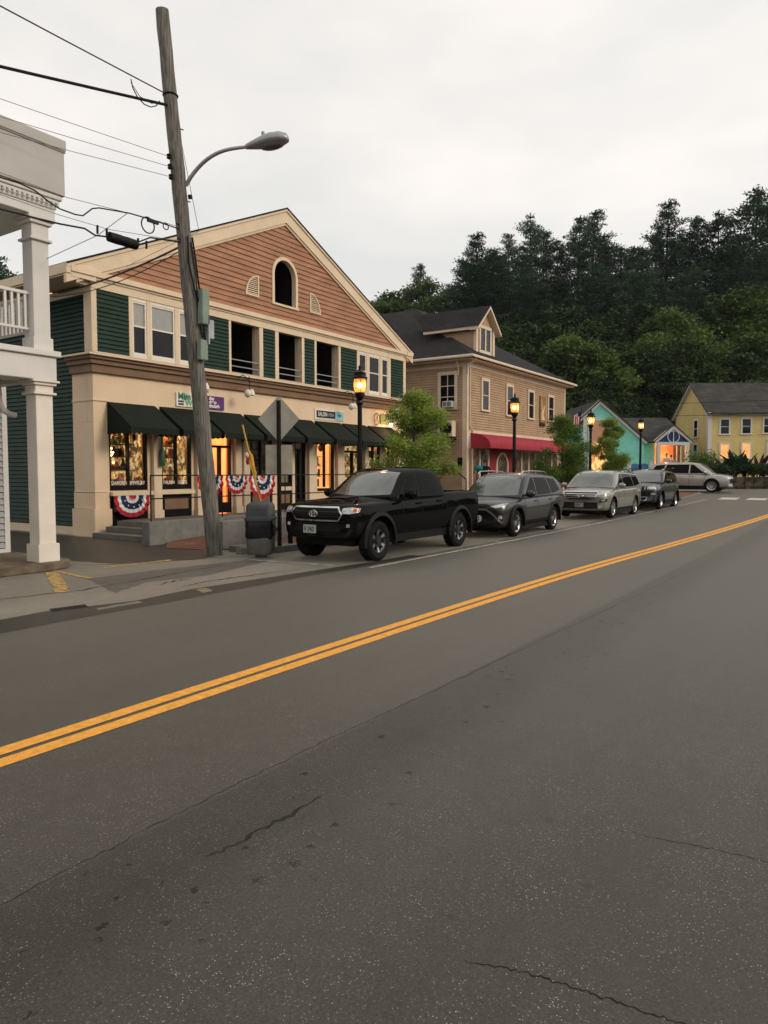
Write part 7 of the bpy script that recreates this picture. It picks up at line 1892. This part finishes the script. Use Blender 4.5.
for k in range(25): put(broads, 3 + r2.randrange(2), 530 + k * 13.5 + r2.uniform(-5, 5), 352 + r2.uniform(-18, 16), r2.uniform(74, 82), 'b', '', 13)
for k in range(22): put(broads, 3 + r2.randrange(2), 540 + k * 15 + r2.uniform(-5, 5), 390 + r2.uniform(-12, 10), r2.uniform(68, 73), 'b', '', 13)
for (px, py, D) in ((548, 345, 73), (566, 334, 72), (588, 340, 72), (604, 356, 72), (668, 306, 82), (682, 322, 82), (656, 330, 80), (722, 338, 76), (736, 330, 78), (745, 285, 90), (760, 296, 88), (735, 300, 90), (690, 352, 76)): put(broads, r2.randrange(3), px, py, D, 'b', '', 13)
put(pines, 2, 5, 258, 75, 'p', '', 24); put(pines, 1, -8, 262, 78, 'p', '', 24); put(broads, 3, 14, 276, 70, 'b', '', 13)
# wording: say where each tree can be found in the picture
def region(o):
    p = o.location; d = Vector((p.x, p.y)); D = d.dot(Vector((FH.x, FH.y))); l = d.dot(Vector((RT.x, RT.y))); return 384 + 720 * l / D, D
trees = sorted([o for o in sc.objects if o.name.split('.')[0] in ('pine_tree', 'broadleaf_tree') and o.parent is None], key=lambda o: region(o)[0])
land = [(60, 'above left porch balcony'), (395, 'beside brick red gable'), (425, 'above left end of tan roof'), (455, 'above middle of tan roof'), (490, 'above tan roof dormer'), (530, 'right of tan roof dormer'), (570, 'above right end of tan roof'), (610, 'above teal gable'), (650, 'above teal long roof'), (690, 'above yellow gable'), (730, 'above yellow house roof'), (772, 'above yellow house right end'), (9999, 'at far right of hill')]
seen = {}
for o in trees:
    if 'used' in o: del o['used']
    px, D = region(o); w = next(t for lim, t in land if px < lim); kind = 'dark pine' if o.name.startswith('pine') else ('lighter broadleaf' if any(c.type == 'MESH' and c.data.materials[0] == leaf_dec for c in o.children) else 'dark broadleaf')
    row = 'on skyline' if D > 104 else ('on upper slope' if D > 90 else ('on middle slope' if D > 80 else ('on lower slope' if D > 73.5 else 'at slope foot')))
    seen.setdefault((kind, row, w), []).append(o)
order = ['first', 'second', 'third', 'fourth', 'fifth', 'sixth', 'seventh', 'eighth', 'ninth']
for (kind, row, w), L in seen.items():
    for i, o in enumerate(L):
        o['label'] = ('%s %s %s' % (kind, row, w)) if len(L) == 1 else ('%s %s %s, %s from left' % (kind, row, w, order[i]))

# shrubs and tall plants in front of the yellow house
def shrub(px, D, w, h, ml, seed, name, lab, n=900, ls=.16, spiky=False, zbase=1.3):
    p = T((px - 384) * D / 720, D, zbase); r_ = random.Random(seed); cr, tr = MB(), MB()
    for k in range(9):
        a = r_.uniform(0, 6.28); q = Vector((math.cos(a) * w * .5 * r_.random(), math.sin(a) * w * .5 * r_.random(), h * r_.uniform(.5, .95))); tr.tube([(0, 0, 0), tuple(q)], [.03, .01], 4, caps=False)
        for m_ in range(n // 9):
            v = Vector((r_.gauss(0, 1), r_.gauss(0, 1), r_.gauss(0, 1))).normalized() * r_.random() ** .5
            c = q * (.75) + Vector((v.x * w * .33, v.y * w * .33, v.z * h * .3)); c.z = max(.02, c.z); leaf(cr, c, ls, r_, .2, .5 if not spiky else .28)
    t = tree_thing(name, cr, tr, ml, bark_d, lab, 'shrub', 'shrubs in front of the yellow house'); t.location = p; return t
leaf_sh = mat_leaf('shrub_leaves', (.012, .028, .012), (.045, .075, .028), .2); leaf_lt = mat_leaf('light_shrub_leaves', (.05, .10, .02), (.13, .20, .05), .3); leaf_pu = mat_leaf('purple_leaves', (.035, .010, .022), (.09, .03, .055), .2)
big = mat_leaf('banana_leaves', (.010, .026, .016), (.028, .058, .032), .2)
def bigleaf(px, D, h, n, ml, seed, lab):
    """clump of upright broad paddle leaves"""
    p = T((px - 384) * D / 720, D, 1.3); r_ = random.Random(seed); cr, st = MB(), MB()
    for k in range(n):
        a = r_.uniform(0, 6.28); lean = r_.uniform(.1, .7); L = h * r_.uniform(.6, 1.0); d = Vector((math.cos(a), math.sin(a), 0)); s_ = Vector((-d.y, d.x, 0)); base = d * .1
        P_ = [base + d * lean * L * (t * t) + Vector((0, 0, L * t * (1 - .25 * lean * t))) for t in [i / 6 for i in range(7)]]
        st.tube(P_[:3], .03, 5, caps=False); W_ = [.03, .08, .16, .22, .21, .13, .02]; prev = None
        for i in range(1, 7):
            w = W_[i] * h * .42; l_, m_, q_ = cr.pt(P_[i] - s_ * w), cr.pt(P_[i] - Vector((0, 0, .05))), cr.pt(P_[i] + s_ * w)
            if prev: cr.face((prev[0], prev[1], m_, l_)); cr.face((prev[1], prev[2], q_, m_))
            prev = (l_, m_, q_)
    t = thing('paddle_leaf_plant', p, lab, 'plant', 'paddle leaf plants in front of the yellow house'); st.build('stems', bark_d, t, fix=False, world=False); cr.build('leaves', ml, t, fix=False, world=False); return t
bigleaf(724, 49.4, 1.9, 9, big, 1, 'dark paddle leafed plant left of the lit window of the yellow house')
bigleaf(735, 49.2, 2.4, 11, big, 2, 'tallest dark paddle leafed plant between the two lit windows')
bigleaf(744, 49.5, 2.2, 9, big, 3, 'dark paddle leafed plant under the right lit window')
bigleaf(758, 49.3, 2.1, 10, leaf_pu, 4, 'purple tinged paddle leafed plant near the house door')
bigleaf(711, 49.6, 1.5, 8, leaf_pu, 5, 'small purple tinged plant at the house corner')
shrub(702, 50.0, 2.0, 2.1, leaf_lt, 11, 'shrub', 'bright green rounded shrub left of the yellow house corner', 1500)
shrub(694, 50.5, 1.0, 1.5, leaf_lt, 12, 'shrub', 'small bright green shrub beside the porch of the teal shop', 700)
for k, (px, w, h) in enumerate(((714, 1.3, 1.1), (723, 1.4, 1.0), (733, 1.5, 1.1), (743, 1.5, 1.0), (753, 1.5, 1.1), (763, 1.4, 1.1), (774, 1.5, 1.0))):
    shrub(px, 48.6, w, h, leaf_sh, 40 + k, 'shrub', 'dark low shrub behind the stone wall, %s from the left' % order[k], 1000)
shrub(571, 50, 2.0, 2.2, leaf_sh, 60, 'shrub', 'dark shrub at the left end of the teal shop', 1000)

# unseen trees added behind the viewer to give car paint and glass dark reflections
cr = MB(); r_ = random.Random(90)
for k in range(46):
    cx, cy_ = -45 + k * 3.0 + r_.uniform(-1, 1), -27 + r_.uniform(-4, 4); hh = r_.uniform(4.5, 8.5)
    for m_ in range(520):
        v = Vector((r_.gauss(0, 1), r_.gauss(0, 1), r_.gauss(0, 1))).normalized() * r_.random() ** .4
        leaf(cr, Vector((cx + v.x * 2.6, cy_ + v.y * 2.4, hh * .52 + v.z * hh * .5)), .75, r_, .2, .7)
tag(cr.build('added_tree_belt', leaf_dk, fix=False), 'belt of dark trees added behind the viewer for the cars to reflect', 'trees', kind='stuff')

# thin damp evening air
mb = MB(); mb.box(-60, 215, -60, 190, -1.2, 72)
hz_m = bpy.data.materials.new('haze_air'); hz_m.use_nodes = True; nt = hz_m.node_tree; nt.nodes.clear()
vo = nt.nodes.new('ShaderNodeOutputMaterial'); pv = nt.nodes.new('ShaderNodeVolumePrincipled'); pv.inputs['Color'].default_value = (.86, .90, .92, 1); pv.inputs['Density'].default_value = 0.00012
nt.links.new(pv.outputs[0], vo.inputs['Volume'])
tag(mb.build('haze', hz_m), 'thin pale evening haze over the street and wooded hill', 'haze', kind='stuff')
